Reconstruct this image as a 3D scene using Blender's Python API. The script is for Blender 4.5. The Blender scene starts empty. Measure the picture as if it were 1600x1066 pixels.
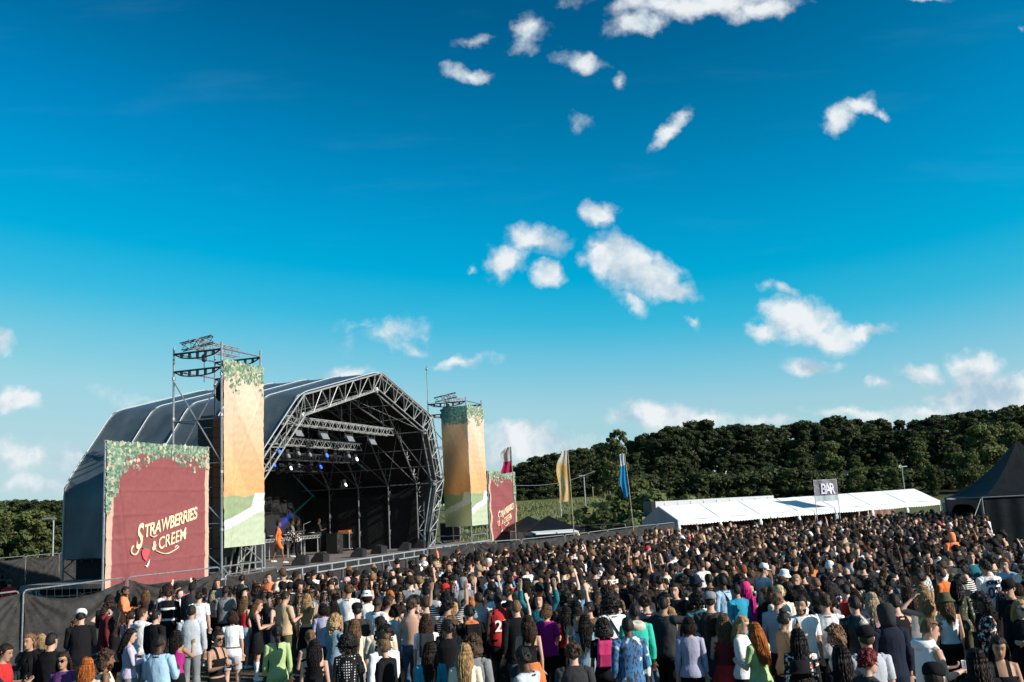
import bpy, bmesh, math, random
import numpy as np
from mathutils import Vector, Matrix, noise, kdtree
PI = math.pi
sc = bpy.context.scene
COL = sc.collection
random.seed(7)
# ------------------------------------------------------------------ camera
FPX, CAMH = 1500.0, 3.4
ROLL, PITCH = math.radians(3.0), math.atan(256 / 1500.0)
cam = bpy.data.cameras.new('camera'); camo = bpy.data.objects.new('camera', cam); COL.objects.link(camo)
cam.sensor_width = 36.0; cam.lens = FPX / 1600 * 36; cam.clip_start = .1; cam.clip_end = 6000
camo.matrix_world = Matrix.Translation((0, 0, CAMH)) @ Matrix.Rotation(PI / 2 + PITCH, 4, 'X') @ Matrix.Rotation(-ROLL, 4, 'Z')
sc.camera = camo
# survey helpers: where a sight line through the photograph meets a real plane
def ray(x, y):
    u = x - 800; v = 533 - y
    c, s = math.cos(ROLL), math.sin(ROLL)
    u2 = u * c + v * s; v2 = -u * s + v * c
    cp, sp = math.cos(PITCH), math.sin(PITCH)
    d = np.array([u2, FPX * cp - v2 * sp, FPX * sp + v2 * cp]); return d / d[1]
def atz(x, y, z):
    d = ray(x, y); return np.array([0, 0, CAMH]) + d * ((z - CAMH) / d[2])
def aty(x, y, Y): return np.array([0, 0, CAMH]) + ray(x, y) * Y
def onplane(x, y, P, n):
    d = ray(x, y); o = np.array([0, 0, CAMH]); return o + d * (np.dot(n, P - o) / np.dot(n, d))
# ------------------------------------------------------------------ world, sun
SUN_EL = math.radians(25); SUN_AZ = math.atan2(1.0, -.46)
w = bpy.data.worlds.new("World"); sc.world = w; w.use_nodes = True
nt = w.node_tree; N = nt.nodes; L = nt.links
bg = N['Background']
def nd(t, **k):
    n_ = N.new(t)
    for a, b in k.items(): setattr(n_, a, b)
    return n_
def m_(op, a, b=None, c=None, clamp=False):
    n_ = N.new('ShaderNodeMath'); n_.operation = op; n_.use_clamp = clamp
    for i, v in enumerate((a, b, c)):
        if v is None: continue
        if isinstance(v, (int, float)): n_.inputs[i].default_value = v
        else: L.new(v, n_.inputs[i])
    return n_.outputs[0]
def vm(op, a, b=None, s=None):
    n_ = N.new('ShaderNodeVectorMath'); n_.operation = op
    for i, v in enumerate((a, b)):
        if v is None: continue
        if isinstance(v, tuple): n_.inputs[i].default_value = v
        else: L.new(v, n_.inputs[i])
    if s is not None:
        if isinstance(s, (int, float)): n_.inputs['Scale'].default_value = s
        else: L.new(s, n_.inputs['Scale'])
    return n_.outputs[0]
sky = nd('ShaderNodeTexSky', sky_type='NISHITA', sun_disc=False, sun_elevation=SUN_EL, sun_rotation=SUN_AZ, air_density=1.0, dust_density=.5, ozone_density=3.0)
sep = nd('ShaderNodeSeparateColor'); L.new(vm('SCALE', sky.outputs[0], None, .1), sep.inputs[0])
geo = nd('ShaderNodeTexCoord'); xyz = nd('ShaderNodeSeparateXYZ'); L.new(geo.outputs['Generated'], xyz.inputs[0])
side = m_('MULTIPLY_ADD', xyz.outputs[0], .10, .97)
def chan(sock, pts):
    r = nd('ShaderNodeValToRGB'); el = r.color_ramp.elements
    while len(el) > 1: el.remove(el[-1])
    el[0].position = pts[0][0]; el[0].color = (pts[0][1],) * 3 + (1,)
    for p, v in pts[1:]:
        e = el.new(p); e.color = (v, v, v, 1)
    L.new(m_('MULTIPLY', sock, side), r.inputs[0]); return r.outputs[0]
R_ = chan(sep.outputs[0], [(0, 0), (.165, .0), (.20, .045), (.235, .16), (.30, .34), (.47, .50)])
G_ = chan(sep.outputs[1], [(.12, .065), (.155, .115), (.20, .225), (.25, .345), (.30, .44), (.38, .56), (.46, .65), (.64, .70)])
B_ = chan(sep.outputs[2], [(.2, .15), (.275, .26), (.32, .385), (.36, .52), (.41, .64), (.46, .70), (.52, .745), (.66, .76)])
comb = nd('ShaderNodeCombineColor')
for i, s_ in enumerate((R_, G_, B_)): L.new(s_, comb.inputs[i])
# clouds, laid out by direction on the dome in front of the field
yc = m_('MAXIMUM', xyz.outputs[1], .02)
P = nd('ShaderNodeCombineXYZ'); L.new(m_('DIVIDE', xyz.outputs[0], yc), P.inputs[0]); L.new(m_('DIVIDE', xyz.outputs[2], yc), P.inputs[1])
P = P.outputs[0]
def fbm(vec, scale, det=8, rough=.6):
    n_ = nd('ShaderNodeTexNoise'); n_.inputs['Scale'].default_value = scale; n_.inputs['Detail'].default_value = det; n_.inputs['Roughness'].default_value = rough
    L.new(vec, n_.inputs['Vector']); return n_
wn = fbm(P, 13, 6, .62); warp = vm('SCALE', vm('SUBTRACT', wn.outputs['Color'], (.5, .5, .5)), None, .052)
PW = vm('ADD', P, warp)
CL = [  # x, y, half width, half height (photo pixels), turn (deg), strength
 (1075, 2, 185, 30, 0, 1.0), (1000, 30, 60, 26, 20, .8), (1190, 18, 62, 24, 10, .8), (1440, 0, 40, 12, 0, .9), (823, 60, 44, 28, 55, .95), (735, 113, 48, 18, -10, .95), (748, 65, 26, 16, 0, .55),
 (905, 98, 40, 18, -10, .8), (962, 132, 14, 18, 0, .45), (907, 200, 18, 20, -40, .45), (1050, 200, 46, 16, 48, .85), (1316, 186, 38, 26, 35, 1.05), (1350, 165, 34, 20, 20, 1), (1385, 174, 18, 10, -30, .7),
 (928, 328, 36, 22, 10, .95), (787, 412, 36, 27, 20, 1), (832, 378, 38, 24, 0, 1), (866, 385, 26, 34, 60, 1), (858, 425, 26, 18, 0, .95), (733, 416, 10, 8, 30, .5),
 (955, 395, 46, 38, -15, 1.2), (1000, 425, 70, 40, -28, 1.25), (1055, 458, 48, 20, -20, 1.0), (912, 405, 16, 20, -50, .5), (985, 462, 30, 14, -40, .7), (1228, 455, 28, 12, -20, .7), (1195, 445, 14, 14, -50, .45),
 (1245, 500, 62, 44, 0, 1.4), (1200, 525, 45, 20, 10, 1.0), (1285, 520, 60, 26, 0, 1.05), (1345, 514, 46, 12, 12, .85), (1263, 571, 48, 20, 0, 1.2), (1373, 596, 36, 16, -10, 1.0), (1440, 588, 50, 22, -8, 1.2),
 (1522, 585, 50, 40, 0, 1.6), (1575, 612, 70, 34, 0, 1.5), (1500, 618, 60, 28, 0, 1.4), (1075, 505, 16, 10, -30, .45), (610, 520, 74, 26, 8, .62), (640, 540, 34, 14, -20, .55), (720, 567, 56, 9, 4, .62), (565, 505, 40, 12, 0, .4),
 (22, 638, 50, 26, 0, 1.25), (2, 535, 22, 24, 0, .9), (45, 722, 110, 26, 0, .62), (120, 705, 70, 22, 0, .5), (240, 620, 60, 12, 0, .42), (90, 760, 130, 14, 0, .6), (820, 692, 82, 36, 0, 1.4), (780, 705, 50, 30, 0, .9), (880, 700, 52, 20, 0, .8),
 (1035, 650, 76, 30, -5, 1.35), (975, 655, 36, 14, 0, .85), (1090, 660, 60, 18, 0, .9), (1215, 662, 60, 13, 0, .9), (1330, 650, 90, 10, 0, .55), (1445, 645, 60, 12, 0, .55), (560, 580, 40, 10, 0, .45), (1600, 50, 10, 10, 0, .5), (250, 320, 8, 8, 0, 0)]
field = None
for (cx, cy, hw, hh, ang, st) in CL:
    if st <= 0: continue
    d_ = ray(cx, cy)
    mp = nd('ShaderNodeMapping', vector_type='TEXTURE'); mp.inputs['Location'].default_value = (d_[0], d_[2], 0)
    mp.inputs['Rotation'].default_value = (0, 0, math.radians(ang) - ROLL); mp.inputs['Scale'].default_value = (hw / FPX * 1.10, hh / FPX * 1.08, 1)
    L.new(PW, mp.inputs['Vector'])
    ln = N.new('ShaderNodeVectorMath'); ln.operation = 'LENGTH'; L.new(mp.outputs[0], ln.inputs[0])
    v = m_('MULTIPLY', m_('SUBTRACT', 1.0, ln.outputs['Value']), st)
    field = v if field is None else m_('SMOOTH_MAX', field, v, .05)
fine = fbm(vm('ADD', P, vm('SCALE', warp, None, .5)), 24, 9, .57).outputs[0]
field = m_('MAXIMUM', field, -1.0)
broad = fbm(P, 11, 3, .5).outputs[0]
dens = m_('ADD', field, m_('ADD', m_('MULTIPLY', m_('SUBTRACT', fine, .51), 1.75), m_('MULTIPLY', m_('SUBTRACT', broad, .5), .9)))
sm = nd('ShaderNodeMapRange', interpolation_type='SMOOTHSTEP'); sm.inputs['From Min'].default_value = -.06; sm.inputs['From Max'].default_value = .76; L.new(dens, sm.inputs[0])
front = nd('ShaderNodeMapRange'); front.inputs['From Min'].default_value = .05; front.inputs['From Max'].default_value = .2; L.new(xyz.outputs[1], front.inputs[0])
# thin cirrus veil
ci_m = nd('ShaderNodeMapping'); ci_m.inputs['Rotation'].default_value = (0, 0, .35); ci_m.inputs['Scale'].default_value = (1.6, 9, 1); L.new(P, ci_m.inputs['Vector'])
ci = nd('ShaderNodeMapRange', interpolation_type='SMOOTHSTEP'); ci.inputs['From Min'].default_value = .52; ci.inputs['From Max'].default_value = .76; ci.inputs['To Max'].default_value = .025; L.new(fbm(ci_m.outputs[0], 2.2, 8, .6).outputs[0], ci.inputs[0])
mask = m_('MULTIPLY', m_('MULTIPLY', sm.outputs[0], .97), front.outputs[0])
# cloud tone: thick cores bright, bases and sun-averted flanks greyer
off = fbm(vm('ADD', vm('ADD', P, warp), (-.014, -.016, 0)), 22, 5, .5).outputs[0]
rel = m_('MULTIPLY_ADD', m_('SUBTRACT', fine, off), 2.0, .82)
rel = m_('SUBTRACT', rel, m_('MULTIPLY', m_('MAXIMUM', m_('SUBTRACT', broad, .52), 0.0), 1.6))
tone = nd('ShaderNodeValToRGB'); te = tone.color_ramp.elements; te[0].position = .35; te[0].color = (.42, .58, .70, 1); te[1].position = .98; te[1].color = (.86, .90, .92, 1); L.new(rel, tone.inputs[0])
mx0 = nd('ShaderNodeMix', data_type='RGBA'); L.new(ci.outputs[0], mx0.inputs[0]); L.new(comb.outputs[0], mx0.inputs[6]); mx0.inputs[7].default_value = (.35, .62, .78, 1)
mx = nd('ShaderNodeMix', data_type='RGBA'); L.new(mask, mx.inputs[0]); L.new(mx0.outputs[2], mx.inputs[6]); L.new(tone.outputs[0], mx.inputs[7])
L.new(vm('SCALE', mx.outputs[2], None, 10.0 / 2 ** .38), bg.inputs[0]); bg.inputs[1].default_value = .1
w.cycles.sampling_method = 'MANUAL'; w.cycles.sample_map_resolution = 512
sun = bpy.data.lights.new('sun', 'SUN'); sun.energy = 5.0; sun.angle = math.radians(.55); sun.color = (1, .93, .83)
suno = bpy.data.objects.new('sun', sun); COL.objects.link(suno)
sd = Vector((math.sin(SUN_AZ) * math.cos(SUN_EL), math.cos(SUN_AZ) * math.cos(SUN_EL), math.sin(SUN_EL)))
suno.rotation_euler = sd.to_track_quat('Z', 'Y').to_euler(); suno.location = sd * 100
sc.view_settings.view_transform = 'Standard'; sc.view_settings.look = 'None'; sc.view_settings.exposure = .38; sc.view_settings.gamma = 1
sc.render.engine = 'CYCLES'; sc.cycles.use_denoising = True; sc.cycles.max_bounces = 6; sc.cycles.diffuse_bounces = 2; sc.cycles.glossy_bounces = 2; sc.cycles.transparent_max_bounces = 8; sc.cycles.volume_bounces = 0
sc.cycles.use_adaptive_sampling = True; sc.cycles.adaptive_threshold = .02
# ------------------------------------------------------------------ materials
def _mat(name):
    m = bpy.data.materials.new(name); m.use_nodes = True
    return m, m.node_tree.nodes, m.node_tree.links, m.node_tree.nodes['Principled BSDF']
def mat(name, col, rough=.7, metal=0.0, var=.25, scale=6.0, bump=.0, spec=.4, bscale=None, streak=None):
    m, n, l, b = _mat(name)
    tc = n.new('ShaderNodeTexCoord'); src = tc.outputs['Object']
    if streak:
        mp = n.new('ShaderNodeMapping'); mp.inputs['Scale'].default_value = streak; l.new(src, mp.inputs[0]); src = mp.outputs[0]
    nz = n.new('ShaderNodeTexNoise'); nz.inputs['Scale'].default_value = scale; nz.inputs['Detail'].default_value = 6; l.new(src, nz.inputs['Vector'])
    mr = n.new('ShaderNodeMapRange'); mr.inputs['From Min'].default_value = .3; mr.inputs['From Max'].default_value = .7
    mr.inputs['To Min'].default_value = 1 - var; mr.inputs['To Max'].default_value = 1 + var; l.new(nz.outputs[0], mr.inputs[0])
    vmn = n.new('ShaderNodeVectorMath'); vmn.operation = 'SCALE'; vmn.inputs[0].default_value = col; l.new(mr.outputs[0], vmn.inputs['Scale'])
    l.new(vmn.outputs[0], b.inputs['Base Color'])
    b.inputs['Roughness'].default_value = rough; b.inputs['Metallic'].default_value = metal; b.inputs['Specular IOR Level'].default_value = spec
    if bump:
        n2 = n.new('ShaderNodeTexNoise'); n2.inputs['Scale'].default_value = bscale or scale * 3; n2.inputs['Detail'].default_value = 4; l.new(src, n2.inputs['Vector'])
        bp = n.new('ShaderNodeBump'); bp.inputs['Strength'].default_value = bump; bp.inputs['Distance'].default_value = .05; l.new(n2.outputs[0], bp.inputs['Height']); l.new(bp.outputs[0], b.inputs['Normal'])
    return m
def vmat(name, attr='Col', rough=.75, bump=.0, bscale=30, var=.12, trans=0.0, spec=.3):
    """colour printed or dyed per vertex, with fine variation"""
    m, n, l, b = _mat(name)
    at = n.new('ShaderNodeVertexColor'); at.layer_name = attr
    tc = n.new('ShaderNodeTexCoord'); nz = n.new('ShaderNodeTexNoise'); nz.inputs['Scale'].default_value = bscale; nz.inputs['Detail'].default_value = 5; l.new(tc.outputs['Object'], nz.inputs['Vector'])
    mr = n.new('ShaderNodeMapRange'); mr.inputs['From Min'].default_value = .3; mr.inputs['From Max'].default_value = .7; mr.inputs['To Min'].default_value = 1 - var; mr.inputs['To Max'].default_value = 1 + var; l.new(nz.outputs[0], mr.inputs[0])
    vs = n.new('ShaderNodeVectorMath'); vs.operation = 'SCALE'; l.new(at.outputs[0], vs.inputs[0]); l.new(mr.outputs[0], vs.inputs['Scale'])
    l.new(vs.outputs[0], b.inputs['Base Color']); b.inputs['Roughness'].default_value = rough; b.inputs['Specular IOR Level'].default_value = spec
    if bump:
        bp = n.new('ShaderNodeBump'); bp.inputs['Strength'].default_value = bump; bp.inputs['Distance'].default_value = .02; l.new(nz.outputs[0], bp.inputs['Height']); l.new(bp.outputs[0], b.inputs['Normal'])
    if trans:
        tr = n.new('ShaderNodeBsdfTranslucent'); l.new(vs.outputs[0], tr.inputs[0]); mxs = n.new('ShaderNodeMixShader'); mxs.inputs[0].default_value = trans
        out = n['Material Output']; l.new(b.outputs[0], mxs.inputs[1]); l.new(tr.outputs[0], mxs.inputs[2]); l.new(mxs.outputs[0], out.inputs[0])
    return m
def obmat(name, rough=.85, kind='plain', spec=.25, bump=.35, attr=None):
    """cloth, hair or skin whose colour is the object's own colour"""
    m, n, l, b = _mat(name)
    oi = n.new('ShaderNodeObjectInfo'); tc = n.new('ShaderNodeTexCoord'); col = oi.outputs['Color']; crd = tc.outputs['Object']
    ofs = n.new('ShaderNodeVectorMath'); ofs.operation = 'ADD'; l.new(crd, ofs.inputs[0]); l.new(oi.outputs['Random'], ofs.inputs[1]); crd = ofs.outputs[0]
    def mixc(f, a, b_):
        x = n.new('ShaderNodeMix'); x.data_type = 'RGBA'; l.new(f, x.inputs[0])
        for s_, i in ((a, 6), (b_, 7)):
            if isinstance(s_, tuple): x.inputs[i].default_value = s_
            else: l.new(s_, x.inputs[i])
        return x.outputs[2]
    def ramp(s_, a, b_):
        r = n.new('ShaderNodeMapRange'); r.inputs['From Min'].default_value = a; r.inputs['From Max'].default_value = b_; l.new(s_, r.inputs[0]); return r.outputs[0]
    def ns(scale, sx=(1, 1, 1), det=4):
        mp = n.new('ShaderNodeMapping'); mp.inputs['Scale'].default_value = sx; l.new(crd, mp.inputs[0])
        z = n.new('ShaderNodeTexNoise'); z.inputs['Scale'].default_value = scale; z.inputs['Detail'].default_value = det; l.new(mp.outputs[0], z.inputs['Vector']); return z.outputs[0]
    if kind == 'stripe':
        wv = n.new('ShaderNodeTexWave'); wv.bands_direction = 'Z'; wv.inputs['Scale'].default_value = 9; l.new(crd, wv.inputs[0]); col = mixc(ramp(wv.outputs['Fac'], .55, .6), col, (.75, .75, .72, 1))
    elif kind == 'dots':
        vo = n.new('ShaderNodeTexVoronoi'); vo.inputs['Scale'].default_value = 26; vo.inputs['Randomness'].default_value = .1; l.new(crd, vo.inputs['Vector']); col = mixc(ramp(vo.outputs['Distance'], .30, .26), col, (.75, .75, .75, 1))
    elif kind == 'floral':
        col = mixc(ramp(ns(17, det=3), .54, .57), col, (.72, .70, .66, 1)); col = mixc(ramp(ns(12, (1, 1, 1.3), 2), .64, .67), col, (.45, .10, .08, 1))
    elif kind == 'camo':
        col = mixc(ramp(ns(9, det=2), .52, .54), col, (.05, .06, .045, 1)); col = mixc(ramp(ns(14, (1.3, 1, 1), 2), .60, .62), col, (.32, .30, .24, 1))
    elif kind == 'animal':
        col = mixc(ramp(ns(22, (1.6, 1.6, .7), 2), .53, .56), col, (.05, .045, .05, 1)); col = mixc(ramp(ns(8, det=1), .60, .66), col, (.70, .72, .70, 1))
    elif kind == 'check':
        ck = n.new('ShaderNodeTexChecker'); ck.inputs['Scale'].default_value = 22; l.new(crd, ck.inputs[0]); col = mixc(ramp(ck.outputs['Fac'], .4, .6), col, (.6, .6, .58, 1))
    v = ns(5 if kind != 'hair' else 60, (1, 1, 1) if kind != 'hair' else (1, 1, .12), 5)
    mr = n.new('ShaderNodeMapRange'); mr.inputs['From Min'].default_value = .3; mr.inputs['From Max'].default_value = .7
    k = .35 if kind == 'hair' else (.06 if kind == 'skin' else .14); mr.inputs['To Min'].default_value = 1 - k; mr.inputs['To Max'].default_value = 1 + k; l.new(v, mr.inputs[0])
    vs = n.new('ShaderNodeVectorMath'); vs.operation = 'SCALE'; l.new(col, vs.inputs[0]); l.new(mr.outputs[0], vs.inputs['Scale']); col = vs.outputs[0]
    if attr:
        at = n.new('ShaderNodeVertexColor'); at.layer_name = attr; mu = n.new('ShaderNodeVectorMath'); mu.operation = 'MULTIPLY'; l.new(col, mu.inputs[0]); l.new(at.outputs[0], mu.inputs[1]); col = mu.outputs[0]
    l.new(col, b.inputs['Base Color']); b.inputs['Roughness'].default_value = rough; b.inputs['Specular IOR Level'].default_value = spec
    if kind == 'skin': b.inputs['Subsurface Weight'].default_value = 0
    if bump:
        hh = ns(5 if kind != 'hair' else 70, (1.4, 1.4, .8) if kind != 'hair' else (1, 1, .1), 3)
        bp = n.new('ShaderNodeBump'); bp.inputs['Strength'].default_value = bump; bp.inputs['Distance'].default_value = .05; l.new(hh, bp.inputs['Height']); l.new(bp.outputs[0], b.inputs['Normal'])
    return m
def emat(name, col, s):
    m, n, l, b = _mat(name); b.inputs['Base Color'].default_value = (*col, 1); b.inputs['Emission Color'].default_value = (*col, 1); b.inputs['Emission Strength'].default_value = s; return m
M = dict(
 alu=mat('aluminium', (.46, .46, .45), .42, .55, .2, 9), steel=mat('galvanised_steel', (.34, .35, .37), .45, .6, .25, 14), dull_steel=mat('dull_steel_tube', (.19, .20, .21), .5, .4, .25, 9), dark_steel=mat('dark_steel', (.07, .075, .085), .5, .5, .3, 9),
 blackcloth=mat('black_cloth', (.012, .012, .014), .9, 0, .3, 3, .3), blackbox=mat('black_paint', (.02, .02, .022), .55, 0, .3, 10, .1), silver=mat('silver_edging', (.65, .65, .66), .35, .6, .1, 10),
 pvc=mat('grey_roof_membrane', (.072, .098, .116), .42, 0, .25, .9, .55, .40, 1.2), pvcpipe=mat('white_piping', (.42, .46, .49), .5, 0, .1), deck=mat('stage_deck_board', (.20, .165, .15), .8, 0, .25, 2.5, .15),
 scrim=mat('black_mesh_scrim', (.030, .028, .028), .75, 0, .35, 5, .5, .3, 12), white=mat('white_pvc', (.82, .83, .84), .55, 0, .05, 1.5, .12, .3, 3), offwhite=mat('off_white_panel', (.66, .67, .68), .6, 0, .07, 1.2),
 grey_trim_shade=mat('grey_trim_gable_shade', (.36, .42, .47), .7, 0, .08, 2), tentblack=mat('black_tent_fabric', (.006, .009, .012), .65, 0, .4, 1.2, .4, .15, 3), tent_edge=mat('tent_edge_webbing', (.13, .14, .15), .7),
 ground=None, wood=mat('bark', (.10, .075, .055), .95, 0, .4, 8, .5), woodpole=mat('wooden_pole', (.30, .24, .19), .8, 0, .25, 8), concrete=mat('concrete_block', (.32, .31, .30), .9, 0, .2, 8, .2),
 teal=mat('teal_paint', (.01, .20, .19), .5, 0, .15), orange=mat('orange_fabric', (.75, .20, .04), .7, 0, .15), lens=mat('lamp_glass', (.20, .21, .22), .25, 0, .1), red=mat('red_fabric', (.42, .04, .035), .8, 0, .2),
 text=mat('cream_print', (.80, .60, .40), .7, 0, .06), strawberry=mat('red_print', (.55, .07, .09), .7, 0, .12), leafprint=mat('green_print', (.06, .16, .08), .7), whiteprint=mat('white_print', (.8, .8, .78), .7),
 barface=mat('bar_banner_print', (.135, .13, .165), .6, 0, .25, 2.5, .3, .4, 3), bartext=mat('lilac_print', (.68, .66, .82), .6, 0, .1), navyprint=mat('navy_print', (.02, .02, .08), .7),
 led_blue=emat('blue_lamp', (.02, .10, 1.0), 2.2), led_white=emat('white_lamp', (.9, .95, 1.0), 1.2), toilet=mat('blue_grey_plastic', (.16, .22, .27), .5, 0, .1), brown=mat('brown_bar_wall', (.22, .13, .09), .8, 0, .3, 4),
 skin=obmat('skin', .55, 'skin', .35, .05, 'feat'), hair=obmat('hair', .55, 'hair', .22, .35), cloth=obmat('cloth', .9, 'plain', .12, .5), c_stripe=obmat('striped_cloth', kind='stripe'), c_dots=obmat('dotted_cloth', kind='dots'), c_floral=obmat('floral_cloth', kind='floral'),
 c_camo=obmat('camouflage_cloth', kind='camo'), c_animal=obmat('animal_print_cloth', kind='animal'), c_check=obmat('checked_cloth', kind='check'), c_shiny=obmat('glossy_cloth', .4, 'plain', .5), shoe=obmat('shoe_leather', .6), crowd=vmat('crowd_clothing_and_hair', 'Col', .8, .4, 22, .22),
 banner=vmat('banner_print', 'Col', .7, .25, 7, .07, .30), flag=vmat('flag_print', 'Col', .75, .1, 10, .06, .45), glass=mat('dark_lens', (.01, .01, .012), .15, 0, .1), reflect=mat('reflective_tape', (.75, .76, .74), .5))
# ------------------------------------------------------------------ mesh helpers
def tag(o, label=None, cat=None, group=None, kind=None):
    if label: o['label'] = label
    if cat: o['category'] = cat
    if group: o['group'] = group
    if kind: o['kind'] = kind
    return o
def empty(name, loc=(0, 0, 0), rz=0):
    o = bpy.data.objects.new(name, None); o.location = loc; o.rotation_euler = (0, 0, rz); o.empty_display_size = .3; COL.objects.link(o); return o
def link(name, me, parent=None, m=None):
    o = bpy.data.objects.new(name, me); COL.objects.link(o)
    if parent is not None: o.parent = parent
    if m is not None and not me.materials: me.materials.append(M[m] if isinstance(m, str) else m)
    return o
def pydata(name, v, f, m=None, parent=None, smooth=False, cols=None):
    me = bpy.data.meshes.new(name); me.from_pydata([tuple(x) for x in v], [], f); me.update()
    if smooth: me.polygons.foreach_set('use_smooth', [True] * len(me.polygons))
    if cols is not None:
        a = me.color_attributes.new('Col', 'FLOAT_COLOR', 'POINT'); c = np.ones((len(v), 4)); c[:, :3] = np.array(cols)[:, :3]; a.data.foreach_set('color', c.ravel())
    return link(name, me, parent, m)
class MB:
    def __init__(s): s.v = []; s.f = []
    def add(s, v, f):
        k = len(s.v); s.v += [tuple(x) for x in v]; s.f += [tuple(i + k for i in q) for q in f]; return s
    def box(s, c, d, R=None, taper=None):
        x, y, z = d[0] / 2, d[1] / 2, d[2] / 2
        p = [Vector((sx * x, sy * y, sz * z)) for sz in (-1, 1) for sy in (-1, 1) for sx in (-1, 1)]
        if taper:
            for q in p[4:]: q.x *= taper; q.y *= taper
        if R is not None: p = [R @ q for q in p]
        p = [q + Vector(c) for q in p]
        return s.add(p, [(0, 2, 3, 1), (4, 5, 7, 6), (0, 1, 5, 4), (2, 6, 7, 3), (0, 4, 6, 2), (1, 3, 7, 5)])
    def tube(s, a, b, r, n=6, r2=None):
        a = Vector(a); b = Vector(b); d = b - a
        if d.length < 1e-6: return s
        q = d.to_track_quat('Z', 'Y'); r2 = r if r2 is None else r2
        v = [a + q @ Vector((r * math.cos(2 * PI * i / n), r * math.sin(2 * PI * i / n), 0)) for i in range(n)] + [b + q @ Vector((r2 * math.cos(2 * PI * i / n), r2 * math.sin(2 * PI * i / n), 0)) for i in range(n)]
        return s.add(v, [(i, (i + 1) % n, n + (i + 1) % n, n + i) for i in range(n)] + [tuple(range(n - 1, -1, -1)), tuple(range(n, 2 * n))])
    def path(s, pts, r, n=6):
        for a, b in zip(pts, pts[1:]): s.tube(a, b, r, n)
        return s
    def lathe(s, prof, c=(0, 0, 0), n=12, R=None):
        v = []; c = Vector(c)
        for r, z in prof:
            for i in range(n):
                q = Vector((r * math.cos(2 * PI * i / n), r * math.sin(2 * PI * i / n), z)); v.append(c + (R @ q if R is not None else q))
        k = len(prof)
        return s.add(v, [(j * n + i, j * n + (i + 1) % n, (j + 1) * n + (i + 1) % n, (j + 1) * n + i) for j in range(k - 1) for i in range(n)] + [tuple(range(n - 1, -1, -1)), tuple(range((k - 1) * n, k * n))])
    def truss(s, a, b, w, h, bays, r=.03, up=(0, 0, 1), three=False):
        """box truss from a to b: four chords and zig-zag lacing"""
        a = Vector(a); b = Vector(b); d = (b - a).normalized(); u = Vector(up); sd_ = d.cross(u).normalized(); u = sd_.cross(d).normalized()
        cs = [sd_ * (w / 2 * i) + u * (h / 2 * j) for i, j in ((-1, -1), (1, -1), (1, 1), (-1, 1))]
        for c in cs: s.tube(a + c, b + c, r, 6)
        for k in range(bays):
            p = a.lerp(b, k / bays); q = a.lerp(b, (k + 1) / bays); m2 = a.lerp(b, (k + .5) / bays)
            for i in range(4):
                c0, c1 = cs[i], cs[(i + 1) % 4]
                s.tube(p + c0, m2 + c1, r * .55, 5); s.tube(m2 + c1, q + c0, r * .55, 5)
        return s
    def build(s, name, m, parent=None, smooth=False): return pydata(name, s.v, s.f, m, parent, smooth)
def grid_sheet(fn, nu, nv, thick=.0):
    v = [fn(i / nu, j / nv) for j in range(nv + 1) for i in range(nu + 1)]
    f = [(j * (nu + 1) + i, j * (nu + 1) + i + 1, (j + 1) * (nu + 1) + i + 1, (j + 1) * (nu + 1) + i) for j in range(nv) for i in range(nu)]
    return v, f
def nz(x, y=0., z=0.): return noise.noise(Vector((x, y, z)))
def text_mesh(body, size, name='lettering', extrude=.004, shear=0., offset=.0, space=1., fine_=0.):
    cu = bpy.data.curves.new(name, 'FONT'); cu.body = body; cu.size = size; cu.extrude = extrude; cu.shear = shear; cu.offset = offset; cu.space_character = space; cu.align_x = 'CENTER'; cu.align_y = 'CENTER'
    o = bpy.data.objects.new('tmp', cu); COL.objects.link(o); dg = bpy.context.evaluated_depsgraph_get(); me = bpy.data.meshes.new_from_object(o.evaluated_get(dg)); me.materials.clear()
    bpy.data.objects.remove(o); bpy.data.curves.remove(cu)
    if fine_:      # enough vertices for the print to follow the cloth
        bm = bmesh.new(); bm.from_mesh(me); bmesh.ops.triangulate(bm, faces=bm.faces)
        for _ in range(3):
            es = [e for e in bm.edges if e.calc_length() > fine_]
            if es: bmesh.ops.subdivide_edges(bm, edges=es, cuts=1); bmesh.ops.triangulate(bm, faces=[f for f in bm.faces if len(f.verts) > 3])
        bm.to_mesh(me); bm.free()
    return me
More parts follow.
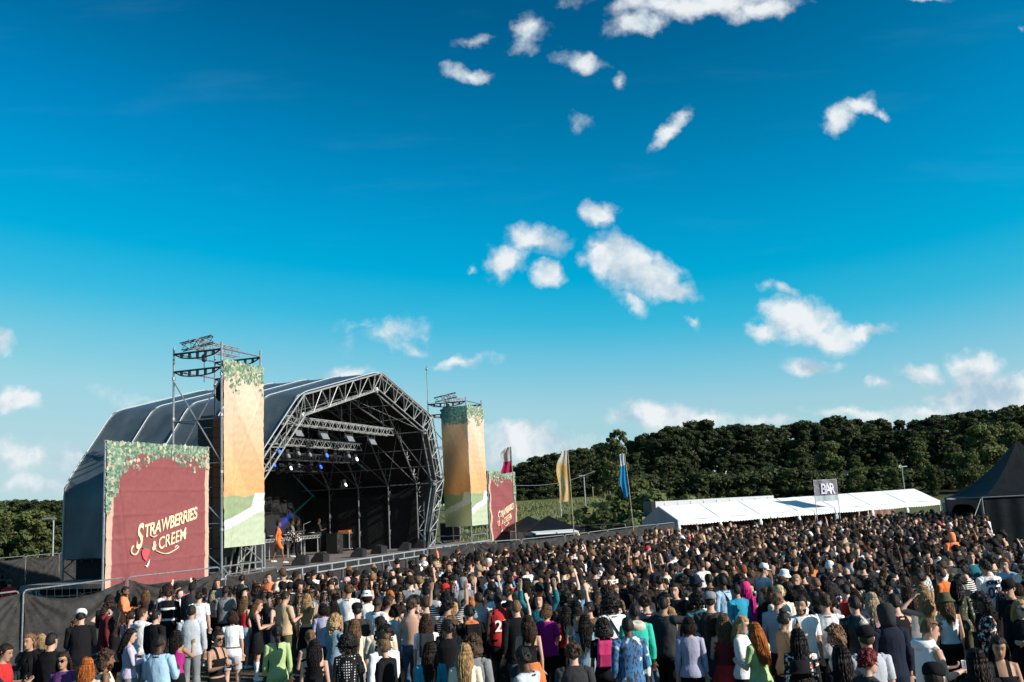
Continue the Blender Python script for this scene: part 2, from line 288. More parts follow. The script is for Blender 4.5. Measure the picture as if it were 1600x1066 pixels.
# ------------------------------------------------------------------ the setting
def ground_mat():
    m, n, l, b = _mat('trampled_field')
    tc = n.new('ShaderNodeTexCoord')
    def ns(s, d=6):
        z = n.new('ShaderNodeTexNoise'); z.inputs['Scale'].default_value = s; z.inputs['Detail'].default_value = d; l.new(tc.outputs['Object'], z.inputs['Vector']); return z.outputs[0]
    r = n.new('ShaderNodeValToRGB'); e = r.color_ramp.elements; e[0].position = .38; e[0].color = (.045, .032, .024, 1); e[1].position = .62; e[1].color = (.12, .09, .065, 1); l.new(ns(1.2), r.inputs[0])
    r2 = n.new('ShaderNodeValToRGB'); e = r2.color_ramp.elements; e[0].position = .3; e[0].color = (.085, .105, .04, 1); e[1].position = .7; e[1].color = (.17, .18, .075, 1); l.new(ns(.4), r2.inputs[0])
    sp = n.new('ShaderNodeSeparateXYZ'); l.new(tc.outputs['Object'], sp.inputs[0])
    f = n.new('ShaderNodeMapRange'); f.inputs['From Min'].default_value = 58; f.inputs['From Max'].default_value = 74; l.new(sp.outputs[1], f.inputs[0])
    g = n.new('ShaderNodeMath'); g.operation = 'GREATER_THAN'; g.inputs[1].default_value = .57; l.new(ns(2.3), g.inputs[0])
    mxx = n.new('ShaderNodeMath'); mxx.operation = 'MAXIMUM'; l.new(f.outputs[0], mxx.inputs[0]); g2 = n.new('ShaderNodeMath'); g2.operation = 'MULTIPLY'; g2.inputs[1].default_value = .35; l.new(g.outputs[0], g2.inputs[0]); l.new(g2.outputs[0], mxx.inputs[1])
    x = n.new('ShaderNodeMix'); x.data_type = 'RGBA'; l.new(mxx.outputs[0], x.inputs[0]); l.new(r.outputs[0], x.inputs[6]); l.new(r2.outputs[0], x.inputs[7]); l.new(x.outputs[2], b.inputs['Base Color'])
    def mrg(o_, a_, b_):
        q = n.new('ShaderNodeMapRange'); q.inputs['From Min'].default_value = a_; q.inputs['From Max'].default_value = b_; l.new(o_, q.inputs[0]); return q.outputs[0]
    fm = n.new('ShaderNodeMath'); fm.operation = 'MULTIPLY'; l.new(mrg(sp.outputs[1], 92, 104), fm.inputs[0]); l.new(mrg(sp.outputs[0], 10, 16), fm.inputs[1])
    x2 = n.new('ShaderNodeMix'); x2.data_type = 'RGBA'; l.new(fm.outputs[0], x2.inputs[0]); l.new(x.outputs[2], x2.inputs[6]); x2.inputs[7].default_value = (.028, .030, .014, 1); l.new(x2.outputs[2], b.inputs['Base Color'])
    b.inputs['Roughness'].default_value = .95; b.inputs['Specular IOR Level'].default_value = .1
    bp = n.new('ShaderNodeBump'); bp.inputs['Strength'].default_value = .8; bp.inputs['Distance'].default_value = .06; l.new(ns(9), bp.inputs['Height']); l.new(bp.outputs[0], b.inputs['Normal'])
    return m
M['ground'] = ground_mat()
def sstep(a, b, x):
    t = min(1, max(0, (x - a) / (b - a))); return t * t * (3 - 2 * t)
def hz(x, y):
    """terrain height: flat field, a grassy bank rising beyond it"""
    if y < 60: return 0
    r = 4.2 * sstep(72, 132, y) + 3.5 * sstep(120, 260, y) * sstep(-20, 60, x)
    return r * sstep(-34, -4, x) + .25 * nz(x * .06, y * .06) * sstep(60, 90, y)
xs = sorted(set([-3000, -1200, -500, -250] + list(range(-140, 221, 6)) + [300, 500, 1200, 3000])); ys = sorted(set([-400, -100, -30] + list(range(0, 60, 6)) + list(range(60, 270, 4)) + [300, 400, 700, 1500, 4000]))
gv = [(x, y, hz(x, y)) for y in ys for x in xs]; nx = len(xs)
gf = [(j * nx + i, j * nx + i + 1, (j + 1) * nx + i + 1, (j + 1) * nx + i) for j in range(len(ys) - 1) for i in range(nx - 1)]
tag(pydata('ground', gv, gf, 'ground', smooth=True), kind='structure')
# stage frame: s along the stage front, n towards the audience
A0 = atz(409.5, 896, 1.5); DD = np.array([.319, .948, 0]); DD /= np.linalg.norm(DD); NN = np.array([DD[1], -DD[0], 0]); SRZ = math.atan2(DD[1], DD[0])
def W(s, n, z=0): q = A0 + DD * s + NN * n; return Vector((q[0], q[1], z))
def sof(x, y, n): q = onplane(x, y, A0 + NN * n, NN); return float(np.dot(q - A0, DD)), float(q[2])
def sroot(name, s=0., n=0., z=0., rz=0.):
    return empty(name, W(s, n, z), SRZ + rz)
# local coordinates below: (s, -n, z)
SC = 8.25
st = sroot('concert_stage'); tag(st, 'large black open concert stage under a grey-blue arched membrane roof', 'stage')
HALF = [(-8.6, 2.25), (-8.6, 4.95), (-6.05, 8.0), (0, 9.5)]
PROF = HALF + [(-a, b) for a, b in HALF[-2::-1]]
def rounded(pts, r=.55, k=5):
    out = [pts[0]]
    for a, b, c in zip(pts, pts[1:], pts[2:]):
        va = Vector(a) - Vector(b); vc = Vector(c) - Vector(b); rr = min(r, va.length * .4, vc.length * .4)
        p0 = Vector(b) + va.normalized() * rr; p2 = Vector(b) + vc.normalized() * rr
        for i in range(k + 1):
            t = i / k; out.append(tuple((1 - t) ** 2 * p0 + 2 * t * (1 - t) * Vector(b) + t * t * p2))
    return out + [pts[-1]]
def densify(pts, step=.35):
    out = [pts[0]]
    for a, b in zip(pts, pts[1:]):
        d = math.dist(a, b); k = max(1, int(d / step))
        for i in range(1, k + 1): out.append((a[0] + (b[0] - a[0]) * i / k, a[1] + (b[1] - a[1]) * i / k))
    return out
RP = densify(rounded(PROF)); NP_ = len(RP)
ribn = [None, -1.35, -2.98, -4.72, -6.45, -8.45]
def ribnz(k, z): return (-1 + .2 * (z - 1.5)) if k == 0 else ribn[k]
def rscale(k, p): # the roof dips a little towards the back ribs' middle
    return p
cv = []; cf = []; K = 6; rows = (len(ribn) - 1) * K + 1
for j in range(rows):
    k = min(j // K, len(ribn) - 2); t = (j - k * K) / K
    for i, (a, z) in enumerate(RP):
        n_ = ribnz(k, z) * (1 - t) + ribnz(k + 1, z) * t
        sag = (.09 - .075 * sstep(6.4, 7.6, z)) * math.sin(PI * t) * (1 if .08 < i / NP_ < .92 else .35) + .035 * nz(a * .9, n_ * 2.2, z * .5) * math.sin(PI * t)
        if z < 7.6: sag += .05 * math.sin(PI * t) * math.sin((z * 1.2 + t * 5 + (k * 1.3)) * 2.1)
        cx, cz = 0 - a, 4.5 - z; ll = math.hypot(cx, cz)
        cv.append((SC + a + cx / ll * sag, -n_, z + cz / ll * sag))
for j in range(rows - 1):
    for i in range(NP_ - 1): cf.append((j * NP_ + i, j * NP_ + i + 1, (j + 1) * NP_ + i + 1, (j + 1) * NP_ + i))
pydata('roof_canopy', cv, cf, 'pvc', st, smooth=True)
# black sheet added under the roof to paint its shade; rear and side drapes
lv = []; lf = []; LR = densify([(a * .955, 4.6 + (z - 4.6) * .95 if z > 4.6 else z) for a, z in PROF], .6); nl = len(LR)
for j in range(9):
    for i, (a, z) in enumerate(LR): lv.append((SC + a, (1.6 - .2 * (z - 1.5)) * (1 - j / 8) + 8.0 * j / 8, z if z > 2.4 else 1.5))
for j in range(8):
    for i in range(nl - 1): lf.append((j * nl + i, j * nl + i + 1, (j + 1) * nl + i + 1, (j + 1) * nl + i))
pydata('roof_shade_sheet', lv, lf, 'blackcloth', st, smooth=False)
bv, bf = grid_sheet(lambda u, v: (SC - 8.3 + 16.6 * u, 8.1 + .07 * math.sin(u * 150) , 1.45 + v * (np.interp(abs(u - .5) * 16.6, [0, 6.0, 8.4], [9.2, 7.7, 4.9]) - 1.45)), 160, 10); pydata('backdrop', bv, bf, 'blackcloth', st)
def arch_pts(k, inset, pts=None):
    out = []
    for a, z in (pts or PROF):
        out.append((a, z))
    if inset:
        out = [(-8.6 + inset, .9), (-8.6 + inset, 4.62 + .1), (-6.05 + inset * .45, 8.0 - inset * 1.02), (0, 9.5 - inset * 1.02), (6.05 - inset * .45, 8.0 - inset * 1.02), (8.6 - inset, 4.72), (8.6 - inset, .9)]
    else: out[0] = (-8.6, .9); out[-1] = (8.6, .9)
    return [(SC + a, -ribnz(k, z), z) for a, z in out]
def arch(k, name, r, m, inset=.78):
    b = MB(); o = arch_pts(k, 0); i_ = arch_pts(k, inset)
    o = [(x, y - .02, z - .05) for x, y, z in o]
    for dy in ((-.14, .14) if k == 0 else (0,)):
        sh = lambda P: [(x, y + dy, z) for x, y, z in P]
        b.path(sh(o), r, 7); b.path(sh(i_), r, 7)
        for a0, a1, c0, c1 in zip(o, o[1:], i_, i_[1:]):
            Ln = math.dist(a0, a1); q = max(2, round(Ln / 1.15))
            for t in range(q):
                pa = Vector(a0).lerp(Vector(a1), t / q); pm = Vector(c0).lerp(Vector(c1), (t + .5) / q); pb = Vector(a0).lerp(Vector(a1), (t + 1) / q); pv = Vector(a0).lerp(Vector(a1), (t + .5) / q)
                for u_, v_ in ((pa, pm), (pm, pb), (pv, pm)):
                    if dy <= 0: b.tube(u_ + Vector((0, dy, 0)), v_ + Vector((0, dy, 0)), r * .6, 5)
        for c, p in zip(i_[1:-1], o[1:-1]): b.tube(Vector(c) + Vector((0, dy, 0)), Vector(p) + Vector((0, dy, 0)), r * .6, 5)
    if k == 0:
        for c in i_[1:-1]: b.lathe([(.10, -.12), (.12, 0), (.10, .12)], c, 8)
    return b.build(name, m, st)
arch(0, 'front_arch', .033, 'alu')
for k in range(1, 6): arch(k, 'rib_arch', .04, 'dull_steel')
for k in range(0, 6):
    b = MB(); pts = [(SC + a * 1.004, -ribnz(k, z), z + .03) for a, z in rounded(PROF, .55, 5)]; b.path(pts, .022, 6); b.build('roof_piping', 'pvcpipe', st)
# purlins and bracing between the ribs
for k in range(0, 5):
    b = MB(); i0 = arch_pts(k, .78); i1 = arch_pts(k + 1, .78); o0 = arch_pts(k, .1); o1 = arch_pts(k + 1, .1)
    for p, q in zip(i0[1:-1], i1[1:-1]): b.tube(p, q, .03, 5)
    for a in range(1, 5):
        for t in (.33, .66):
            p = Vector(i0[a]).lerp(Vector(i0[a + 1]), t); q = Vector(i1[a]).lerp(Vector(i1[a + 1]), t); b.tube(p, q, .022, 5)
        b.tube(i0[a], i1[a + 1], .018, 5); b.tube(i0[a + 1], i1[a], .018, 5)
    b.build('roof_bracing', 'dull_steel', st)
b = MB(); b.box((10.0, 4.1, 1.41), (25.0, 8.3, .16)); b.build('stage_deck', 'deck', st)
# ladder-shaped front rail of the deck
b = MB(); b.tube((-3.2, -.08, 1.50), (22.7, -.08, 1.50), .032, 6); b.tube((-3.2, -.08, 1.24), (22.7, -.08, 1.24), .032, 6)
for i in range(24): b.box((-3.0 + i * 1.1, -.08, 1.37), (.07, .05, .26))
b.build('front_rail', 'silver', st); MB().box((9.75, -.045, 1.37), (25.8, .03, .24)).build('rail_backing', 'blackbox', st)
v, f = grid_sheet(lambda u, v: (-3.2 + 26 * u, -.03 + .03 * math.sin(u * 190 + 3 * math.sin(u * 31)), .02 + 1.24 * v), 300, 3); pydata('front_skirt', v, f, 'scrim', st)
for i in range(22): MB().tube((-2.9 + i * 1.2, -.14, 0), (-2.9 + i * 1.2, -.14, 1.22), .022, 6).build('skirt_post', 'dull_steel', st)
for i in (3, 9, 15, 19): MB().tube((-2.0 + i * 1.2, -.9, 0.05), (-1.2 + i * 1.2, -.14, 1.3), .028, 6).build('skirt_strut', 'steel', st)
for s_ in (-2.4, 0, 3, 6):   # legs and cross tubes of the open left side
    for n_ in (.6, 2.2, 4, 5.8, 7.6): MB().tube((s_, n_, 0), (s_, n_, 1.33), .03, 6).build('understage_leg', 'steel', st)
for n_ in (.6, 2.2, 4, 5.8): MB().tube((-2.4, n_, .1), (-2.4, n_ + 1.7, 1.2), .022, 5).tube((-2.4, n_, 1.1), (-2.4, n_ + 1.8, 1.1), .022, 5).build('understage_brace', 'steel', st)
v, f = grid_sheet(lambda u, v: (-1.6, .2 + 8.1 * u + 0, .0 + 1.33 * v), 20, 2); pydata('side_skirt', v, f, 'blackcloth', st)
v, f = grid_sheet(lambda u, v: (SC - 8.3, .9 + 7.2 * u, 1.49 + 2.2 * v), 20, 2); pydata('side_drape', v, f, 'blackcloth', st)
v, f = grid_sheet(lambda u, v: (SC + 8.0, 1.4 + 6.7 * u, 1.49 + 2.8 * v), 20, 2); pydata('side_drape', v, f, 'blackcloth', st)
b = MB()
for i in range(16):
    s_ = 1.0 + (i % 2) * .1; b.tube((-.32, 1.0 + i * .47, 2.28), (-.32, 1.0 + i * .47, 2.12), .03, 5)
b.path([(-.32, .9, 2.24), (-.32, 8.3, 2.24)], .03); b.build('skirt_ratchets', 'blackbox', st)
# ---- trusses, lamps
def ltruss(s0, s1, n_, z, label, w=.3, m='alu', r=.025):
    t = sroot('lighting_truss', s0, n_, z); tag(t, label, 'truss', 'lighting trusses hung in the stage roof')
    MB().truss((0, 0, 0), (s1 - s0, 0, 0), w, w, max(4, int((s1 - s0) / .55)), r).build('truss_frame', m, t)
    for q in (.08, .5, .92): MB().tube(((s1 - s0) * q, 0, .1), ((s1 - s0) * q, 0, 9.0 - z - abs(s0 + (s1 - s0) * q - SC) * .25), .012, 5).build('hoist_chain', 'dark_steel', t)
    return t
ltruss(1.9, 11.2, -.35, 7.05, 'bright aluminium lighting truss highest and nearest to the stage mouth')
ltruss(.9, 9.6, -1.2, 6.35, 'aluminium lighting truss just below the front one carrying moving heads')
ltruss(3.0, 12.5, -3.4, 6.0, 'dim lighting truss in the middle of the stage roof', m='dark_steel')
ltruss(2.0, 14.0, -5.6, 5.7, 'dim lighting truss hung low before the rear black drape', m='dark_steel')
for i, (x, y) in enumerate(((464, 676), (505, 681), (545, 685), (580, 690))):
    s_, z_ = sof(x, y, -.35); t = sroot('stage_floodlight', s_, -.35, z_); tag(t, 'square white stage floodlight, %s along the front lighting truss' % ('first from the left', 'second from the left', 'third from the left', 'last on the right')[i], 'stage light', 'square floodlights under the front truss')
    R = Matrix.Rotation(-.5, 3, 'X'); MB().box((0, 0, 0), (.62, .12, .34), R, .9).build('lamp_body', 'blackbox', t); MB().box((0, -.085, -.03), (.54, .02, .27), R).build('lamp_face', 'lens', t)
    MB().path([(-.33, 0, 0), (-.33, 0, .3), (.33, 0, .3), (.33, 0, 0)], .018).build('yoke', 'dark_steel', t)
ORDN = ['first', 'second', 'third', 'fourth', 'fifth', 'sixth', 'seventh', 'eighth', 'ninth']
MH = [(432, 708, 'b'), (446, 714, 'k'), (462, 710, 'k'), (480, 712, 'k'), (506, 713, 'b'), (521, 716, 'd'), (541, 714, 'k'), (553, 719, 'w'), (424, 728, 'b'), (436, 735, 'd'), (450, 733, 'w'), (463, 729, 'k'), (484, 733, 'd'), (497, 731, 'b'), (536, 759, 'w')]
for i, (x, y, c) in enumerate(MH):
    n_ = -1.2 if y < 722 else -3.4; s_, z_ = sof(x, y, n_); t = sroot('moving_head_light', s_, n_, z_)
    dn = {'b': 'stage light with a bright blue lens', 'k': 'unlit grey stage light', 'w': 'small stage light with a white hot lens', 'd': 'stage light glowing faintly blue'}[c]
    tag(t, dn + ', %s from the left in the %s row' % ((ORDN[sum(1 for q in MH if (q[1] < 722) == (y < 722) and q[0] <= x) - 1]), 'upper' if n_ > -2 else 'lower'), 'stage light', 'moving head lights in the stage roof')
    MB().box((0, 0, .22), (.26, .2, .14)).build('lamp_base', 'blackbox', t)
    MB().path([(-.15, 0, .16), (-.15, 0, -.02)], .02).path([(.15, 0, .16), (.15, 0, -.02)], .02).build('yoke', 'blackbox', t)
    R = Matrix.Rotation(1.2, 3, 'X'); MB().lathe([(.08, -.16), (.12, -.1), (.12, .12), (.10, .16)], (0, 0, -.03), 12, R).build('lamp_head', 'blackbox' if c in 'bd' else 'dark_steel', t)
    MB().lathe([(.095, .0), (.095, .015)], Vector((0, 0, -.03)) + R @ Vector((0, 0, .162)), 12, R).build('lens', {'b': 'led_blue', 'w': 'led_white', 'k': 'lens', 'd': 'led_blue'}[c] if c != 'd' else 'glass', t)
# lit smoke in the lamp beams
def beam(p, q, r0, r1, col, s, label):
    d = Vector(q) - Vector(p); Ln = d.length; m = bpy.data.materials.new('lit_smoke'); m.use_nodes = True; n = m.node_tree.nodes; l = m.node_tree.links; n.remove(n['Principled BSDF'])
    e = n.new('ShaderNodeVolumePrincipled'); e.inputs['Density'].default_value = 0; e.inputs['Emission Color'].default_value = (*col, 1); l.new(e.outputs[0], n['Material Output'].inputs['Volume'])
    tc = n.new('ShaderNodeTexCoord'); sp_ = n.new('ShaderNodeSeparateXYZ'); l.new(tc.outputs['Object'], sp_.inputs[0])
    def mm(op, a, b_, cl=False):
        q_ = n.new('ShaderNodeMath'); q_.operation = op; q_.use_clamp = cl
        for i_, v_ in enumerate((a, b_)):
            if isinstance(v_, (int, float)): q_.inputs[i_].default_value = v_
            else: l.new(v_, q_.inputs[i_])
        return q_.outputs[0]
    t_ = mm('DIVIDE', sp_.outputs[2], Ln); rad = mm('ADD', mm('MULTIPLY', t_, r1 - r0), r0); rr = mm('SQRT', mm('ADD', mm('MULTIPLY', sp_.outputs[0], sp_.outputs[0]), mm('MULTIPLY', sp_.outputs[1], sp_.outputs[1])), 0)
    core = mm('POWER', mm('SUBTRACT', 1.0, mm('DIVIDE', rr, rad), True), 1.8); fade = mm('POWER', mm('SUBTRACT', 1.0, t_, True), .9)
    z_ = n.new('ShaderNodeTexNoise'); z_.inputs['Scale'].default_value = 4; l.new(tc.outputs['Object'], z_.inputs['Vector'])
    l.new(mm('MULTIPLY', mm('MULTIPLY', core, fade), mm('MULTIPLY', z_.outputs[0], s * 2)), e.inputs['Emission Strength'])
    b = MB(); b.tube((0, 0, 0), (0, 0, Ln), r0, 18, r1); o = b.build('light_beam', m); o.location = p; o.rotation_mode = 'QUATERNION'; o.rotation_quaternion = d.to_track_quat('Z', 'Y'); tag(o, label, 'light beam', 'beams of light in the stage smoke')
def PS(x, y, n_): s_, z_ = sof(x, y, n_); return W(s_, n_, z_)
beam(PS(457, 741, -4.4), PS(494, 780, -4.4), .03, .09, (.06, .38, .50), 1.9, 'thin cyan beam slanting down to the right above the performers')
beam(PS(490, 774, -4.4), PS(446, 815, -4.4), .03, .12, (.06, .36, .50), 1.6, 'cyan beam slanting down to the left towards the performers')
beam(PS(455, 803, -4.3), PS(430, 830, -4.3), .12, .40, (.01, .08, .9), 2.0, 'broad blue beam end behind the orange dressed singer')
beam(PS(553, 719, -3.6), PS(577, 738, -3.6), .03, .12, (.12, .4, .5), 1.6, 'faint short beam from the small white lamp')
# ---- stage equipment
def wedge(x, y, n_, i, dz=0, sc_=1):
    s_, _ = sof(x, y, n_); t = sroot('monitor_wedge', s_, n_, 1.492, [.3, .1, .2, 0, .25, .1][i]); tag(t, 'black wedge monitor speaker at the deck edge, %s from the left' % ('first', 'second', 'third', 'fourth', 'fifth', 'sixth')[i], 'speaker', 'wedge monitors along the deck edge')
    b = MB(); sc_ = .8; w_ = .38 * sc_; pr = [(-.28, 0), (.28, 0), (.28, .10), (.0, .40), (-.28, .33)]; v = [(x_ * w_ / .38, y_, z_) for x_ in (-.38, .38) for y_, z_ in pr]; b.add(v, [(4, 3, 2, 1, 0), (5, 6, 7, 8, 9)] + [(i_, (i_ + 1) % 5, 5 + (i_ + 1) % 5, 5 + i_) for i_ in range(5)]); b.build('cabinet', 'blackbox', t)
    MB().add([(-.33 * sc_, .27, .125), (.33 * sc_, .27, .125), (.33 * sc_, .02, .40), (-.33 * sc_, .02, .40)], [(0, 1, 2, 3)]).add([(-.33 * sc_, .28, .135), (.33 * sc_, .28, .135), (.33 * sc_, .03, .41), (-.33 * sc_, .03, .41)], [(3, 2, 1, 0)]).build('grille', 'dark_steel', t)
for i, (x, y, n_) in enumerate(((469, 874, -1.1), (500, 871, -1.2), (560, 864, -1.0), (592, 860, -1.3), (632, 855, -1.0), (657, 852, -1.1))): wedge(x, y, n_, i)
s0, _ = sof(411, 837, -4.9); s1, _ = sof(497, 829, -4.9)
t = sroot('performance_table', s0, -4.9, 1.492); tag(t, 'long silver truss framed DJ table on the stage', 'table')
Lt = s1 - s0; b = MB(); b.box((Lt / 2, .35, .97), (Lt, .8, .04)); b.build('table_top', 'blackbox', t); MB().truss((0, -.06, .90), (Lt, -.06, .90), .06, .12, int(Lt / .3), .014).build('front_truss', 'silver', t)
for q in (.02, .33, .66, .98):
    for yy in (-.02, .7): MB().tube((Lt * q, yy, 0), (Lt * q, yy, .95), .022).build('leg', 'silver', t)
for i in range(4):
    t2 = sroot('mixing_deck', s0 + 1 + i * 1.2, -5.2, 2.484); tag(t2, 'black turntable or mixer on the long table, %s from the left' % ('first', 'second', 'third', 'fourth')[i], 'mixer', 'decks on the performance table')
    MB().box((0, 0, .05), (.5, .38, .09)).build('deck_body', 'blackbox', t2); MB().lathe([(.15, 0), (.15, .02)], (0, 0, .096), 14).build('platter', 'silver', t2)
def fcase(x, y, n_, dim, label, lid=None, name='flight_case'):
    s_, _ = sof(x, y, n_); t = sroot(name, s_, n_, 1.492); tag(t, label, 'flight case' if name == 'flight_case' else 'amplifier')
    X, Y, Z = dim; MB().box((0, 0, Z / 2 + .1), (X, Y, Z)).build('case_body', 'blackbox', t)
    b = MB()
    for a in (-1, 1):
        for c in (-1, 1):
            b.box((a * X / 2, c * Y / 2, Z / 2 + .1), (.045, .045, Z + .03)); b.box((0, c * Y / 2, .1 + (Z if a > 0 else 0)), (X + .05, .045, .045)); b.box((a * X / 2, 0, .1 + (Z if c > 0 else 0)), (.05, Y, .05))
    b.build('metal_edging', 'silver', t); b = MB()
    for a in (-1, 1):
        for c in (-1, 1): b.lathe([(.05, -.02), (.05, .02)], (a * X * .4, c * Y * .4, .05), 8, Matrix.Rotation(PI / 2, 3, 'Y'))
    b.build('castors', 'dark_steel', t)
    if lid: MB().box((0, 0, Z + .2), (X * .95, Y * .9, .12)).build('case_lid', lid, t)
    return t
fcase(585, 850, -5.2, (1.5, .7, .85), 'black flight case with silver edges and castors mid stage')
fcase(546, 852, -5.6, (1.3, .7, .8), 'black flight case with an orange cloth on top', 'orange')
fcase(652, 848, -3.8, (.5, .6, 1.05), 'narrow open silver edged case near the right stage leg')
fcase(636, 848, -5.0, (.8, .6, .95), 'low black rack case behind the narrow open case')
fcase(352, 866, -1.6, (.9, .7, 1.0), 'silver edged case under the left tower banner')
fcase(395, 866, -1.3, (.6, .6, 1.25), 'tall flight case beside the left tower leg')
fcase(704, 846, -2.2, (1.0, .8, 1.0), 'black case behind the right tower foot')
for i, (x, y) in enumerate(((523, 852), (672, 845))):
    s_, _ = sof(x, y, -4.6); t = sroot('loudspeaker', s_, -4.6, 1.492); tag(t, ('black upright loudspeaker beside the flight cases', 'tall grey loudspeaker stack at the right stage leg')[i], 'speaker')
    Z = (1.0, 2.1)[i]; MB().box((0, 0, Z / 2), (.6, .6, Z)).build('cabinet', ('blackbox', 'dark_steel')[i], t); b = MB()
    for q in range(int(Z / .5)): b.lathe([(.2, 0), (.17, .03), (.05, .01)], (0, -.301, .25 + q * .5), 14, Matrix.Rotation(PI / 2, 3, 'X'))
    b.build('speaker_cone', 'blackbox', t)
for i, (x, y, n_) in enumerate(((475, 860, -5.6), (680, 846, -4.2), (612, 850, -6.4))):
    s_, _ = sof(x, y, n_); t = sroot('microphone_stand', s_, n_, 1.492); tag(t, ('thin stand behind the long table', 'thin stand near the right stage leg', 'thin stand before the rear drape')[i], 'stand')
    MB().tube((0, 0, 0), (0, 0, 1.5), .015).tube((0, 0, 1.5), (.3, -.2, 1.62), .01).build('pole', 'steel', t); MB().lathe([(.16, 0), (.15, .03), (.02, .05)], (0, 0, 0), 12).build('base', 'blackbox', t)
# ------------------------------------------------------------------ scaffold towers
def tower(s0, s1, n1, ztop, label, mast=False):
    t = sroot('scaffold_tower'); tag(t, label, 'scaffold tower', 'scaffold towers beside the stage mouth')
    c = [(s0, .0), (s1, .0), (s1, n1), (s0, n1)]
    for i, (a, y) in enumerate(c):
        o = MB().tube((a, y, 0), (a, y, ztop + .25), .035, 7); 
        for z in (1.0, 3.1, 5.0, 6.9, 8.3): o.lathe([(.06, -.05), (.06, .05)], (a, y, z), 7)
        o.build('post', 'steel', t); MB().box((a, y, .02), (.3, .3, .04)).build('base_plate', 'steel', t)
    for z in (1.9, 3.3, 5.3, 6.8):
        b = MB()
        for p, q in zip(c, c[1:] + c[:1]): b.tube((*p, z), (*q, z), .025, 6)
        b.build('ledger', 'steel', t)
    for (z0, z1) in ((.2, 1.9), (1.9, 3.3), (3.4, 5.2), (5.3, 8.2)):
        b = MB(); b.tube((s0, 0, z0), (s0, n1, z1), .024, 6); b.tube((s0, n1, z0), (s0, 0, z1), .024, 6) if z1 > 8 else None; b.tube((s0, 0, z1), (s1, 0, z0), .024, 6); b.build('diagonal_brace', 'steel', t)
    for z in (ztop - .62, ztop):        # ladder beams that form the open head
        for (p, q) in ((c[0], c[3]), (c[1], c[2])):
            b = MB(); b.tube((*p, z), (*q, z), .035, 6); k = 6; pts = [(p[0] + (q[0] - p[0]) * i / k, p[1] + (q[1] - p[1]) * i / k, z - .22 * math.sin(PI * i / k) ** .5) for i in range(k + 1)]; b.path(pts, .025, 6)
            for i in range(1, k): b.box((pts[i][0], pts[i][1], (z + pts[i][2]) / 2), (.05, .09, z - pts[i][2]))
            b.build('head_beam', 'dark_steel', t)
        for (p, q) in ((c[0], c[1]), (c[3], c[2])):
            MB().tube((*p, z + .03), (*q, z + .03), .03, 6).build('head_tube', 'steel', t)
    MB().truss((s0 - .15, n1 * .55, ztop + .28), (s1 + .1, n1 * .55, ztop + .28), .3, .3, 6, .022).build('hanging_truss', 'alu', t)
    MB().truss((s0 - .1, n1 * .8, ztop + .2), (s0 + .35, n1 * .3, ztop + .45), .25, .25, 2, .02).build('truss_stub', 'dark_steel', t)
    b = MB(); b.lathe([(.05, 0), (.09, .05), (.09, .22), (.04, .27)], (s0 + .5, n1 * .55, ztop - .28), 8); b.tube((s0 + .5, n1 * .55, ztop), (s0 + .5, n1 * .55, ztop - 1.0), .012); b.build('chain_hoist', 'blackbox', t)
    if mast:
        b = MB(); b.tube((s0, n1, ztop), (s0, n1, ztop + 1.95), .022, 6); b.lathe([(.05, 0), (.07, .06), (.05, .14)], (s0, n1, ztop + 1.95), 8); b.tube((s0, n1, ztop + 2.15), (s0 + .1, n1, ztop + 2.2), .03, 6); b.build('antenna_mast', 'steel', t)
    return t
tower(-2.32, 0.0, 1.95, 9.15, 'tall scaffold tower carrying speakers at the left end of the stage mouth')
tower(20.05, 22.5, 2.3, 9.25, 'tall scaffold tower with an antenna mast at the right end of the stage', True)
def array(s_, n_, ztop, k, label):
    t = sroot('line_array_speaker', s_, n_, 0); tag(t, label, 'speaker', 'speaker columns hung in the scaffold towers')
    MB().box((0, 0, ztop + .06), (.9, .5, .07)).tube((0, 0, ztop), (0, 0, ztop + .9), .02).build('rigging_frame', 'dark_steel', t)
    for i in range(k):
        z = ztop - .17 - i * .34; o = MB().box((0, 0, z), (1.05, .62, .325), Matrix.Rotation(.0, 3, 'X')); o.build('speaker_box', 'blackbox', t)
        if i % 2 == 0 and i < 14: MB().box((-.53, -.1, z - .165), (.02, .35, .012)).build('side_bracket', 'silver', t)
    return t
array(-1.25, -1.05, 6.9, 14, 'tall black speaker column hung in the left scaffold tower')
array(21.3, -1.2, 7.0, 12, 'black speaker column hung in the right scaffold tower behind its banner')
t = sroot('rigging_motor', -.95, -.9, 7.55); tag(t, 'black covered hoist motor above the left speaker column', 'hoist'); MB().lathe([(.18, 0), (.28, .15), (.28, .55), (.16, .75)], (0, 0, 0), 10).build('motor_cover', 'blackcloth', t); MB().tube((0, 0, .7), (0, 0, 1.5), .02).build('chain', 'steel', t)
